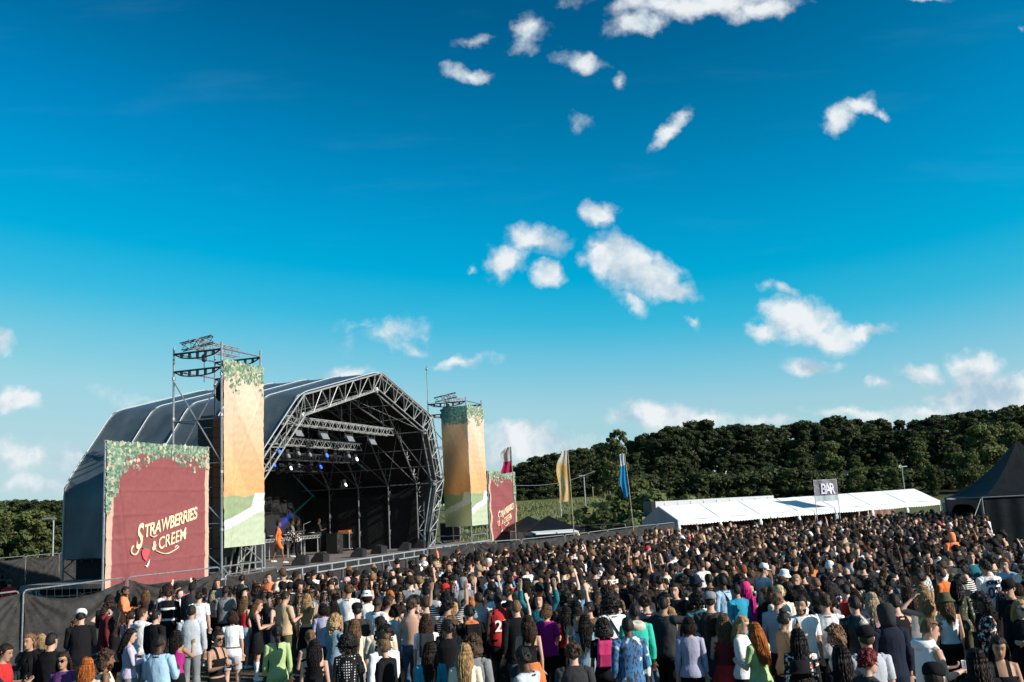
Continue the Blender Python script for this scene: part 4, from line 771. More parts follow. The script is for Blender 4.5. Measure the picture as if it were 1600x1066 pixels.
M['leaf_dark'] = leaf_mat('dark_foliage', (.020, .030, .013), (.085, .105, .042)); M['leaf_mid'] = leaf_mat('mid_green_foliage', (.040, .060, .020), (.14, .165, .058)); M['leaf_light'] = leaf_mat('pale_green_foliage', (.06, .08, .028), (.17, .19, .075))  # three foliage greens: dark, mid, and a paler one for birch and bushes
def crown_mesh(name, seed, W_=4.2, H_=8.0, base=.28, nleaf=5200, ls=.26, blobs=34, m='leaf_dark', shape='oval'):
    rnd = np.random.RandomState(seed); cs = []
    for i in range(blobs):
        v = rnd.rand(); z = H_ * (base + (1 - base) * v)
        if shape == 'oval': rr = W_ / 2 * math.sin(PI * min(1, .14 + .86 * (1 - v) ** .8)) ** .55 * (.55 + .45 * math.sin(PI * min(1, v * .8 + .2)))
        else: rr = W_ / 2 * (1 - v * .35)
        a = rnd.rand() * 2 * PI; q = rnd.rand() ** .6 * rr * .85; cs.append((q * math.cos(a), q * math.sin(a), z - .2, (rnd.uniform(.22, .95) if shape == 'round' else rnd.uniform(.25, .70)) * W_ / 4.8))
    cs = np.array(cs); pick = rnd.randint(0, blobs, nleaf); d = rnd.normal(size=(nleaf, 3)); d /= np.linalg.norm(d, axis=1)[:, None]; r = cs[pick, 3] * (rnd.rand(nleaf) ** .35) * 1.0
    P_ = cs[pick, :3] + d * r[:, None] * np.array([1.0, 1.0, .8]); nrm = d + rnd.normal(size=(nleaf, 3)) * .55; nrm /= np.linalg.norm(nrm, axis=1)[:, None]
    up = rnd.normal(size=(nleaf, 3)); a = np.cross(nrm, up); a /= np.linalg.norm(a, axis=1)[:, None]; b_ = np.cross(nrm, a); s = ls * rnd.uniform(.5, 1.25, nleaf)[:, None]
    V = np.stack([P_ - a * s, P_ + b_ * s * .6, P_ + a * s, P_ - b_ * s * .6], 1).reshape(-1, 3)
    me = bpy.data.meshes.new(name); me.vertices.add(len(V)); me.vertices.foreach_set('co', V.ravel()); me.loops.add(nleaf * 4); me.loops.foreach_set('vertex_index', np.arange(nleaf * 4)); me.polygons.add(nleaf); me.polygons.foreach_set('loop_start', np.arange(0, nleaf * 4, 4)); me.polygons.foreach_set('loop_total', np.full(nleaf, 4)); me.update(calc_edges=True); me.materials.append(M[m]); return me, cs
def trunk_mesh(name, cs, H_=8, r=.16, seed=0):
    b = MB(); rnd = random.Random(seed); pts = [(0, 0, -.3)]
    for i in range(1, 7): pts.append((rnd.uniform(-.12, .12) * i * .4, rnd.uniform(-.12, .12) * i * .4, H_ * .88 * i / 6))
    for i in range(6): b.tube(pts[i], pts[i + 1], r * (1 - i * .14), 7, r * (1 - (i + 1) * .14))
    for c in cs[::2]:
        k = min(5, max(1, int(c[2] / (H_ * .88) * 6 - 1))); b.tube(pts[k], c[:3], r * .32, 5, r * .08)
    me = bpy.data.meshes.new(name); me.from_pydata(b.v, [], b.f); me.update(); me.materials.append(M['wood']); return me
TREES = {}
for key, kw in dict(d0=dict(seed=1, W_=5.0, base=.22, blobs=84, nleaf=9500, ls=.20), d1=dict(seed=2, W_=5.6, blobs=96, base=.12, nleaf=10500, ls=.20), d2=dict(seed=3, W_=4.0, base=.38, blobs=64, nleaf=8000, ls=.19), d3=dict(seed=13, W_=3.4, H_=9, base=.3, blobs=66, nleaf=7500, ls=.18), m0=dict(seed=4, m='leaf_mid', W_=5.6, H_=7, base=.08, blobs=80, nleaf=10500, ls=.2, shape='round'), m1=dict(seed=5, m='leaf_mid', W_=5.0, H_=7.5, base=.1, blobs=84, nleaf=10000, ls=.2), birch=dict(seed=6, m='leaf_light', W_=4.8, H_=10, base=.06, blobs=46, nleaf=5200, ls=.17), bushd=dict(seed=9, m='leaf_dark', W_=3.6, H_=2.4, base=.0, blobs=24, nleaf=2800, ls=.17, shape='round'), bush=dict(seed=7, m='leaf_mid', W_=3.2, H_=2.2, base=.0, blobs=20, nleaf=2600, ls=.16, shape='round'), bush2=dict(seed=8, m='leaf_light', W_=3.6, H_=1.8, base=.0, blobs=20, nleaf=2600, ls=.16, shape='round')).items():
    c, cs = crown_mesh('crown', **kw); TREES[key] = (c, trunk_mesh('trunk', cs, kw.get('H_', 8.), .16 if 'bush' not in key else .05, kw['seed']), kw.get('H_', 8.))
rt = random.Random(11)
def tree(kind, X, Y, H_, label, group=None, wide=1.0, cat='tree', name='broadleaf_tree', z=None):
    c, tk, h0 = TREES[kind]; s = H_ / h0; t = empty(name, (X, Y, (hz(X, Y) if z is None else z) - .1), rt.uniform(0, 6.28)); t.scale = (s * wide, s * wide, s); tag(t, label, cat, group); link('crown', c, t); link('trunk', tk, t); return t
TOP = [(700, 742), (775, 737), (830, 720), (880, 707), (930, 694), (975, 700), (1000, 681), (1050, 664), (1100, 659), (1150, 665), (1200, 668), (1260, 662), (1300, 655), (1350, 660), (1400, 658), (1440, 655), (1480, 648), (1520, 640), (1560, 638), (1600, 636), (1660, 634), (1740, 630)]
def topy(x): return float(np.interp(x, [a for a, b_ in TOP], [b_ for a, b_ in TOP]))
LMK = [(790, 'behind the small red banner'), (870, 'left of the yellow flag'), (930, 'right of the yellow flag'), (1010, 'behind the blue flag'), (1110, 'above the left end of the white trailer'), (1210, 'above the right end of the white trailer'), (1320, 'behind the BAR sign'), (1400, 'left of the lamp post'), (1470, 'right of the lamp post'), (1540, 'left of the black marquee peak'), (9999, 'behind the black marquee')]
ORD = ['first', 'second', 'third', 'fourth', 'fifth', 'sixth', 'seventh', 'eighth', 'ninth', 'tenth', 'eleventh', 'twelfth', 'thirteenth']; CNT = {}
def lbl(base, x, marks=LMK):
    w_ = next(t_ for q_, t_ in marks if x < q_); k_ = (base, w_); CNT[k_] = CNT.get(k_, 0) + 1; return '%s %s, %s from its left' % (base, w_, ORD[min(12, CNT[k_] - 1)])
def Hfor(x, ytop, Y): p = aty(x, ytop, Y); return p[0], float(p[2]) - hz(p[0], Y)
x = 700
while x < 1730:     # back row, tops on the skyline
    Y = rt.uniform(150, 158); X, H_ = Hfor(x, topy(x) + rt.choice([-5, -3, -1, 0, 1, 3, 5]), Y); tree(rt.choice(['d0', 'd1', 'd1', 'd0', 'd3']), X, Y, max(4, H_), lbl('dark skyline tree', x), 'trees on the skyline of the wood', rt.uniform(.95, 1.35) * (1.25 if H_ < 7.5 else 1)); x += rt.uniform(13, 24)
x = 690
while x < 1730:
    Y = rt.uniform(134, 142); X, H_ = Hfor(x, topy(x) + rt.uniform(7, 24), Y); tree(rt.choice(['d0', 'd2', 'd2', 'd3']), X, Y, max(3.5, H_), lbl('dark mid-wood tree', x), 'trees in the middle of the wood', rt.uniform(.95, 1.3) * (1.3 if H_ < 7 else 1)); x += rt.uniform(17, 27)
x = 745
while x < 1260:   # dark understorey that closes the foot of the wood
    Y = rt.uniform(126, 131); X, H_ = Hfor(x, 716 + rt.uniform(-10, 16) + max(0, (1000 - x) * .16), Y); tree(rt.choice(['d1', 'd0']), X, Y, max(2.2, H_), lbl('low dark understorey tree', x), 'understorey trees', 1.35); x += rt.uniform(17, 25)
for x in range(1000, 1500, 15): X, H_ = Hfor(x, 745 + rt.uniform(-9, 9) - (x - 1000) * .02, 108); tree('bushd', X, 108, max(1.4, H_), lbl('dark undergrowth bush', x), 'undergrowth at the foot of the wood', 1.3, 'bush', 'bush')
x = 1245
while x < 1720:     # brighter bushy trees in front on the right
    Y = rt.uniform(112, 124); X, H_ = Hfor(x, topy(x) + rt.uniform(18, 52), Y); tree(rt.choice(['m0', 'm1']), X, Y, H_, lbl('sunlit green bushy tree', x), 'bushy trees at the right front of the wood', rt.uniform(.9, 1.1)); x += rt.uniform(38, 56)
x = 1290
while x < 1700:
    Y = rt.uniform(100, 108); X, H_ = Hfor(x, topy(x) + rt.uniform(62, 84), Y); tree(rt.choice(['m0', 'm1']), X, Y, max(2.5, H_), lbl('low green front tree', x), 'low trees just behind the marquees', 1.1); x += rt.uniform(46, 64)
for x, y in ((1075, 742), (1130, 738), (1185, 744), (1240, 748), (1010, 744)): X, H_ = Hfor(x, y, 126); tree('m1', X, 126, max(2, H_), lbl('small grey green shrub', x), 'shrubs under the dark wood', 1.2, 'shrub', 'shrub')
X, H_ = Hfor(962, 666, 88); tree('birch', X, 88, H_, 'tall airy birch standing alone before the wood behind the blue flag', None, .85, name='birch_tree'); X, H_ = Hfor(945, 700, 90); tree('birch', X, 90, H_, 'shorter birch on the left of the tall one', None, .9, name='birch_tree')
X, H_ = Hfor(1000, 745, 84); tree('bush', X, 84, max(1.5, H_), 'yellowish bush at the foot of the tall birch', None, 1.0, 'bush', 'bush')
k = 0
for (x, y, Y) in ((1003, 762, 72), (930, 784, 74), (965, 778, 76), (1102, 767, 88), (1060, 775, 90), (912, 800, 70), (945, 795, 66), (985, 792, 68), (1015, 782, 74)):
    X, H_ = Hfor(x, y, Y); tree(('bush', 'bush2')[k % 2], X, Y, max(.9, H_), lbl(('dark green', 'pale green')[k % 2] + ' bush', x), 'bushes on the bank', 1.2, 'bush', 'bush'); k += 1
for x in range(790, 935, 16): X, H_ = Hfor(x, 775 + rt.uniform(-4, 4), 122); tree('bushd', X, 122, max(1.4, H_), 'low hedge bush above the meadow, %s from the left' % ORD[(x - 790) // 16], 'hedge along the meadow', 1.5, 'bush', 'bush')
# left edge: sunlit trees with a dark line behind
x = -80
while x < 190:
    Y = rt.uniform(118, 128); p = aty(x, 779 + rt.uniform(-3, 4), Y); tree(rt.choice(['d0', 'd1']), p[0], Y, float(p[2]), 'dark far tree left of the stage, %s from the left' % ORD[min(12, int((x + 80) / 20))], 'far trees left of the stage', 1.25); x += rt.uniform(20, 27)
x = -70
while x < 160:
    Y = rt.uniform(70, 84); p = aty(x, 793 + rt.uniform(-6, 10), Y); tree(rt.choice(['m0', 'm1']), p[0], Y, float(p[2]), 'sunlit green tree left of the stage, %s from the left' % ORD[min(7, int((x + 75) / 31))], 'green trees at the left edge', 1.25); x += rt.uniform(26, 36)
# rough grass on the bank: one mass
def grass():
    rnd = np.random.RandomState(5); n_ = 26000; X = rnd.uniform(-6, 16, n_); Y = rnd.uniform(66, 116, n_); Z = np.array([hz(a, b_) for a, b_ in zip(X, Y)]); h = rnd.uniform(.12, .38, n_); a = rnd.rand(n_) * 6.28; w_ = .05
    V = np.stack([np.stack([X - w_ * np.cos(a), Y - w_ * np.sin(a), Z], 1), np.stack([X + w_ * np.cos(a), Y + w_ * np.sin(a), Z], 1), np.stack([X + .1 * np.sin(a), Y, Z + h], 1)], 1).reshape(-1, 3)
    me = bpy.data.meshes.new('meadow_grass'); me.from_pydata(V.tolist(), [], [(i * 3, i * 3 + 1, i * 3 + 2) for i in range(n_)]); me.update(); m = mat('meadow_grass', (.16, .18, .075), .9, 0, .35, .5); o = link('meadow_grass', me, None, m); tag(o, 'rough yellow green grass on the bank behind the stage', 'grass', kind='stuff')
grass()
# timber post fence along the wood's edge
t = empty('post_fence', (9, 120, 0)); tag(t, 'thin pale post fence running along the foot of the wood', 'fence')
for i in range(18): X = 9 + i * 2.1; MB().tube((X - 9, 0, hz(X, 120) - .1), (X - 9, 0, hz(X, 120) + 1.3), .06, 5).build('post', 'woodpole', t)
MB().path([(X - 9, 0, hz(X, 120) + 1.15) for X in np.arange(9, 45, 2.1)], .03, 4).build('rail', 'woodpole', t)
# ------------------------------------------------------------------ people
def V(*a): return Vector(a)
class Comp:
    """closed tapered pieces collected before they are fused into one continuous body"""
    def __init__(s): s.v = []; s.f = []; s.l = []
    def loft(s, rings, lab, n=14):
        k0 = len(s.v); K = len(rings)
        for j, (c, ux, uy, rx, ry) in enumerate(rings):
            for i in range(n):
                a = 2 * PI * i / n; s.v.append(c + ux * (rx * math.cos(a)) + uy * (ry * math.sin(a))); s.l.append((lab, j / (K - 1)))
        s.v.append(rings[0][0]); s.l.append((lab, 0.)); s.v.append(rings[-1][0]); s.l.append((lab, 1.)); a0 = len(s.v) - 2
        for j in range(K - 1):
            for i in range(n): s.f.append((k0 + j * n + i, k0 + j * n + (i + 1) % n, k0 + (j + 1) * n + (i + 1) % n, k0 + (j + 1) * n + i))
        for i in range(n): s.f.append((a0, k0 + (i + 1) % n, k0 + i)); s.f.append((a0 + 1, k0 + (K - 1) * n + i, k0 + (K - 1) * n + (i + 1) % n))
    def limb(s, pts, rad, lab, n=12, ref=None, fl=1.0):
        """pts: control points, rad: radii; Catmull-like densify"""
        P_ = [Vector(p) for p in pts]; rings = []; m_ = len(P_)
        for j in range(m_):
            t = (P_[min(m_ - 1, j + 1)] - P_[max(0, j - 1)]).normalized(); r0 = ref or (V(0, 1, 0) if abs(t.z) > .5 else V(0, 0, 1)); ux = t.cross(r0).normalized(); uy = ux.cross(t).normalized(); rings.append((P_[j], ux, uy, rad[j], rad[j] * fl))
        s.loft(rings, lab, n)
def mixv(a, b, t): return Vector(a).lerp(Vector(b), t)
def make_body(pose):
    fem = pose.get('fem', False); C = Comp(); sh = .158 if fem else .184; hp = .085 if fem else .08
    bend = pose.get('bend', 0.); pel = V(0, 0, .93)
    Rb = Matrix.Rotation(-bend, 3, 'X')
    def T(x, y, z): return pel + Rb @ V(x, y, z - .93) if z > .93 else V(x, y, z)
    # torso rings: z, half width, half depth, y
    if fem: tr = [(.80, .09, .07, 0), (.84, .145, .105, -.01), (.90, .172, .122, -.015), (.96, .160, .112, -.01), (1.06, .122, .090, 0), (1.12, .118, .090, .0), (1.20, .138, .105, .008), (1.27, .152, .118, .012), (1.34, .152, .105, 0), (1.40, .160, .085, -.01), (1.44, .120, .070, -.015), (1.47, .060, .055, -.015)]
    else: tr = [(.80, .09, .07, 0), (.84, .145, .100, -.01), (.90, .165, .115, -.012), (.97, .158, .108, -.005), (1.07, .148, .105, 0), (1.15, .155, .110, .0), (1.24, .172, .120, .002), (1.31, .176, .120, .0), (1.37, .176, .106, -.008), (1.415, .160, .085, -.012), (1.455, .110, .070, -.016), (1.49, .062, .058, -.018)]
    ux = V(1, 0, 0); C.loft([(T(0, y, z), ux, (Rb if z > .93 else Matrix.Identity(3)) @ V(0, 1, 0), w_, d_) for z, w_, d_, y in tr], 'torso', 22)
    nb = T(0, -.018, 1.45); nod = pose.get('nod', .12); yaw = pose.get('yaw', 0.)
    hc = T(0, .020, 1.622) + V(0, .03 * nod, 0)
    C.limb([nb - V(0, 0, .03), mixv(nb, hc, .35), mixv(nb, hc, .7)], [.062 if not fem else .052, .056 if not fem else .046, .056 if not fem else .046], 'neck', 14)
    HM = Matrix.Translation(hc) @ (Matrix.Rotation(yaw, 4, 'Z') @ Matrix.Rotation(-nod + -bend * .6, 4, 'X') @ Matrix.Rotation(pose.get('tilt', 0.), 4, 'Y'))
    # head: rings over height with a facial profile
    hr = [(-.118, .030, .030, .052), (-.108, .042, .048, .045), (-.09, .052, .066, .030), (-.06, .062, .078, .016), (-.03, .068, .086, .008), (0, .073, .092, .002), (.03, .077, .096, -.002), (.06, .075, .094, -.006), (.085, .066, .082, -.008), (.105, .048, .060, -.008), (.118, .022, .028, -.008)]
    k0 = len(C.v); C.loft([(V(0, y, z), V(1, 0, 0), V(0, 1, 0), w_, d_) for z, w_, d_, y in hr], 'head', 22)
    C.limb([V(0, .082, .018), V(0, .104, -.012), V(0, .112, -.034), V(0, .088, -.043)], [.008, .012, .017, .011], 'head', 8)
    for sx in (-1, 1):
        C.limb([V(sx * .070, -.012, -.035), V(sx * .082, -.018, -.01), V(sx * .084, -.022, .018), V(sx * .072, -.016, .03)], [.008, .013, .014, .008], 'head', 8)
        C.limb([V(sx * .018, .084, .028), V(sx * .045, .078, .026)], [.010, .008], 'head', 6)
    C.limb([V(-.022, .086, -.066), V(0, .095, -.064), V(.022, .086, -.066)], [.006, .009, .006], 'head', 6); C.limb([V(-.02, .07, -.104), V(0, .08, -.102), V(.02, .07, -.104)], [.012, .016, .012], 'head', 6)
    for i in range(k0, len(C.v)): C.v[i] = HM @ C.v[i]
    hands = {}
    for sd, sx in (('L', -1), ('R', 1)):
        S = T(sx * sh, -.012, 1.405); d1 = Vector(pose[sd][0]).normalized(); d2 = Vector(pose[sd][1]).normalized(); E_ = S + d1 * .285; Wd = E_ + d2 * .245; k = .84 if fem else 1.0
        C.limb([S - V(sx * .05, 0, -.01), S + V(0, 0, .002), S + d1 * .09, S + d1 * .18, E_], [.052 * k, .058 * k, .050 * k, .044 * k, .037 * k], 'arm', 12)
        C.limb([E_ - d2 * .02, E_ + d2 * .06, E_ + d2 * .15, Wd], [.036 * k, .041 * k, .033 * k, .024 * k], 'fore', 12)
        # hand: flat palm, four curled fingers of different length, thumb leaving its side
        pn = d2.cross(V(sx, 0, 0)); 
        if pn.length < .2: pn = d2.cross(V(0, 0, 1))
        if len(pose[sd]) > 2: pn = Vector(pose[sd][2])
        pn = (pn - d2 * pn.dot(d2)).normalized(); sdv = d2.cross(pn).normalized() * 1; curl = pose.get('curl', .45)
        C.loft([(Wd - d2 * .01, sdv, pn, .024, .018), (Wd + d2 * .02, sdv, pn, .034, .016), (Wd + d2 * .06, sdv, pn, .042, .016), (Wd + d2 * .092, sdv, pn, .038, .014)], 'hand', 12)
        for q, (o_, ln) in enumerate(((-.031, .068), (-.010, .078), (.011, .073), (.031, .058))):
            b0 = Wd + d2 * .085 + sdv * o_; dd = (d2 * math.cos(curl * .5) + pn * math.sin(curl * .5)); p1 = b0 + dd * ln * .42; dd = d2 * math.cos(curl * 1.4) + pn * math.sin(curl * 1.4); p2 = p1 + dd * ln * .34; dd = d2 * math.cos(curl * 2.1) + pn * math.sin(curl * 2.1); p3 = p2 + dd * ln * .26; C.limb([b0 - d2 * .02, p1, p2, p3], [.0098, .0095, .009, .0078], 'hand', 8)
        ts = -1 if sx > 0 else 1; ts = ts if pose.get('tflip') is None else -ts
        b0 = Wd + d2 * .03 + sdv * .028 * ts; C.limb([b0, b0 + (sdv * ts * .7 + d2 * .6).normalized() * .035, b0 + (sdv * ts * .62 + d2 * .75 + pn * .25).normalized() * .062], [.013, .0115, .009], 'hand', 8)
        hands[sd] = (Wd + d2 * .07 + pn * .03, d2.copy(), pn.copy(), sdv.copy())
    st_ = pose.get('stance', .10); fwd = pose.get('legs', (0., 0.))
    for (sx, fw) in ((-1, fwd[0]), (1, fwd[1])):
        H_ = V(sx * hp, 0, .88); kn = V(sx * (hp + (st_ - .08) * .5), fw * .5 + .015 + abs(fw) * .05, .49); an = V(sx * st_, fw - .02, .085 + (.06 if fw < -.15 else 0)); k = .93 if fem else 1.0
        C.limb([H_ + V(0, 0, .03), H_ - V(0, 0, .06), mixv(H_, kn, .55), kn + V(0, 0, .05), kn], [.085, .092 * (1.02 if fem else .98), .072, .058, .054], 'thigh', 14)
        C.limb([kn + V(0, 0, .02), mixv(kn, an, .28) + V(0, -.012, 0), mixv(kn, an, .6), an], [.053 * k, .057 * k, .042 * k, .034 * k], 'shin', 12)
        C.loft([(an + V(0, -.055, -.045), V(1, 0, 0), V(0, 0, 1), .026, .03), (an + V(0, -.01, -.045), V(1, 0, 0), V(0, 0, 1), .036, .045), (an + V(sx * .008, .07, -.055), V(1, 0, 0), V(0, 0, 1), .042, .032), (an + V(sx * .012, .14, -.063), V(1, 0, 0), V(0, 0, 1), .043, .023), (an + V(sx * .012, .18, -.068), V(1, 0, 0), V(0, 0, 1), .028, .015)], 'foot', 12)
    me = bpy.data.meshes.new('tmp'); me.from_pydata([tuple(v) for v in C.v], [], C.f); me.update(); o = bpy.data.objects.new('tmp', me); COL.objects.link(o)
    rm = o.modifiers.new('r', 'REMESH'); rm.mode = 'VOXEL'; rm.voxel_size = .0105; rm.use_smooth_shade = True
    smd = o.modifiers.new('s', 'SMOOTH'); smd.factor = .5; smd.iterations = 2
    dg = bpy.context.evaluated_depsgraph_get(); out = bpy.data.meshes.new_from_object(o.evaluated_get(dg)); bpy.data.objects.remove(o); bpy.data.meshes.remove(me); out.name = 'body'
    kd = kdtree.KDTree(len(C.v)); [kd.insert(v, i) for i, v in enumerate(C.v)]; kd.balance()
    nv = len(out.vertices); co = np.zeros(nv * 3); out.vertices.foreach_get('co', co); co = co.reshape(-1, 3); lab = []; tt = np.zeros(nv)
    for i in range(nv): _, j, _ = kd.find(co[i]); lab.append(C.l[j][0]); tt[i] = C.l[j][1]
    lab = np.array(lab); nrm = np.zeros(nv * 3); out.vertices.foreach_get('normal', nrm); nrm = nrm.reshape(-1, 3)
    # facial features as tint
    Hi = np.array(HM.inverted()); hl = co @ Hi[:3, :3].T + Hi[:3, 3]; tint = np.ones((nv, 4)); hd = lab == 'head'
    lips = hd & (np.abs(hl[:, 0]) < .027) & (np.abs(hl[:, 2] + .066) < .009) & (hl[:, 1] > .07); tint[lips, :3] = (.72, .38, .38)
    brow = hd & (np.abs(np.abs(hl[:, 0]) - .032) < .02) & (np.abs(hl[:, 2] - .034) < .0065) & (hl[:, 1] > .06); tint[brow, :3] = (.22, .18, .16)
    eye = hd & (np.abs(np.abs(hl[:, 0]) - .032) < .013) & (np.abs(hl[:, 2] - .012) < .007) & (hl[:, 1] > .06); tint[eye, :3] = (.16, .13, .12)
    a = out.color_attributes.new('feat', 'FLOAT_COLOR', 'POINT'); a.data.foreach_set('color', tint.ravel())
    out.polygons.foreach_set('use_smooth', [True] * len(out.polygons)); out.materials.append(M['skin'])
    z_un = np.where(co[:, 2] > .93, .93 + ((co - np.array(pel)) @ np.array(Rb)[:, :])[:, 2], co[:, 2])  # height along the unbent torso
    ls = np.zeros(len(out.polygons), int); out.polygons.foreach_get('loop_total', ls); lv_ = np.zeros(len(out.loops), int); out.loops.foreach_get('vertex_index', lv_)
    starts = np.zeros(len(out.polygons), int); out.polygons.foreach_get('loop_start', starts)
    quads = [tuple(lv_[s:s + l_]) for s, l_ in zip(starts, ls)]
    return dict(mesh=out, co=co, nrm=nrm, lab=lab, t=tt, z=z_un, quads=quads, HM=HM, hands=hands, pose=pose, T=T, g={}, fem=fem)
def garment(B, kind):
    if kind in B['g']: return B['g'][kind]
    lab, t, z, co, nrm = B['lab'], B['t'], B['z'], B['co'], B['nrm']; tor = (lab == 'torso'); arm = lab == 'arm'; fore = lab == 'fore'; hid = np.abs(co[:, 0])
    fem = B['fem']; off = np.full(len(co), .014); neck = (1.455 if fem else 1.465)
    if kind in ('tshirt', 'long_sleeve_top', 'jacket', 'cropped_top', 'sweater'):
        lo = dict(tshirt=.86, long_sleeve_top=.88, jacket=.80, cropped_top=1.08, sweater=.85)[kind]
        sel = (tor & (z > lo) & (z < neck + (.02 if kind in ('jacket', 'sweater') else 0))) | (arm & (t < (.85 if kind in ('tshirt', 'cropped_top') else 2)))
        if kind in ('long_sleeve_top', 'jacket', 'sweater'): sel |= fore
        if lo < .9: sel |= (lab == 'thigh') & (z > lo)
        if kind in ('jacket', 'sweater'): sel |= (lab == 'neck') & (z < 1.50)
        loose = {'tshirt': .018, 'long_sleeve_top': .014, 'jacket': .022, 'cropped_top': .008, 'sweater': .020}[kind]
        off = .010 + loose * (.35 + .65 * np.clip((1.40 - z) / .4, 0, 1)); off = np.where(arm | fore, .009 + loose * .32, off)
    elif kind in ('tank_top', 'camisole'):
        top = 1.36 if kind == 'tank_top' else 1.30; strap = (np.abs(hid - .075) < .022); sel = tor & (z > (1.02 if kind == 'camisole' else .88)) & ((z < top) | (strap & (z < 1.47))); off = np.full(len(co), .010)
    elif kind == 'vest_jersey': sel = tor & (z > .84) & ((z < 1.38) | ((hid < .12) & (z < neck))); off = .014 + .02 * np.clip((1.35 - z) / .4, 0, 1)
    elif kind in ('trousers', 'shorts', 'leggings'):
        sel = (tor & (z < 1.0)) | (lab == 'thigh') & ((z > .58) if kind == 'shorts' else True) | ((lab == 'shin') & (t < .97) if kind != 'shorts' else False); off = {'trousers': .013, 'shorts': .022, 'leggings': .006}[kind] * np.ones(len(co)); off = np.where((lab == 'shin') & (kind == 'trousers'), .016, off)
    elif kind == 'dress':
        sel = tor & ((z < 1.34) | ((np.abs(hid - .07) < .02) & (z < 1.46))) & (z > .84) | ((lab == 'thigh') & (z > .62)); off = .012 + .035 * np.clip((.98 - z) / .3, 0, 1)
    elif kind == 'knit_dress':
        sel = (tor & (z < neck)) | arm | fore & (t < .8) | ((lab == 'thigh') & (z > .60)); off = np.full(len(co), .012)
    elif kind == 'shoes': sel = (lab == 'foot'); off = np.full(len(co), .008)
    elif kind == 'boots': sel = (lab == 'foot') | ((lab == 'shin') & (t > .15)); off = np.full(len(co), .009)
    v = co.copy(); fold = np.zeros(len(co)); idx = np.nonzero(sel)[0]; sc_ = .006 if kind in ('tank_top', 'camisole', 'leggings', 'shoes', 'boots', 'knit_dress') else .009
    for i in idx: fold[i] = noise.noise(Vector((co[i, 0] * 9, co[i, 1] * 9, co[i, 2] * 5 + hash_k(kind)))) * .7 + noise.noise(Vector((co[i, 0] * 24, co[i, 1] * 24, co[i, 2] * 12))) * .3
    v += nrm * (off + fold * sc_)[:, None]
    if kind in ('dress',):   # skirt hangs free of the legs
        m_ = sel & (z < .9); k = np.clip((.92 - co[:, 2]) / .3, 0, 1); v[m_, 0] *= 1 + .25 * k[m_]; v[m_, 1] = v[m_, 1] * (1 + .5 * k[m_])
    remap = -np.ones(len(co), int); fs = [q for q in B['quads'] if all(sel[i] for i in q)]; used = np.unique(np.array([i for q in fs for i in q])); remap[used] = np.arange(len(used))
    me = bpy.data.meshes.new(kind); me.from_pydata(v[used].tolist(), [], [tuple(int(remap[i]) for i in q) for q in fs]); me.update(); me.polygons.foreach_set('use_smooth', [True] * len(me.polygons)); B['g'][kind] = me; return me
def hash_k(s): return sum(ord(c) for c in s) % 17
def skirt_mesh(kind):
    z0, z1, r0, r1 = {'skirt': (1.02, .60, .145, .25), 'long_skirt': (1.02, .22, .145, .27)}[kind]
    def fn(u, v): a = u * 2 * PI; r = r0 + (r1 - r0) * v ** .8 + .022 * v * math.sin(a * 9 + 1.3 * math.sin(a * 2)); return (r * math.cos(a) * (1.12 - .1 * v), r * math.sin(a) * .86, z0 + (z1 - z0) * v)
    v, f = grid_sheet(fn, 60, 10); me = bpy.data.meshes.new(kind); me.from_pydata(v, [], f); me.update(); me.polygons.foreach_set('use_smooth', [True] * len(me.polygons)); return me
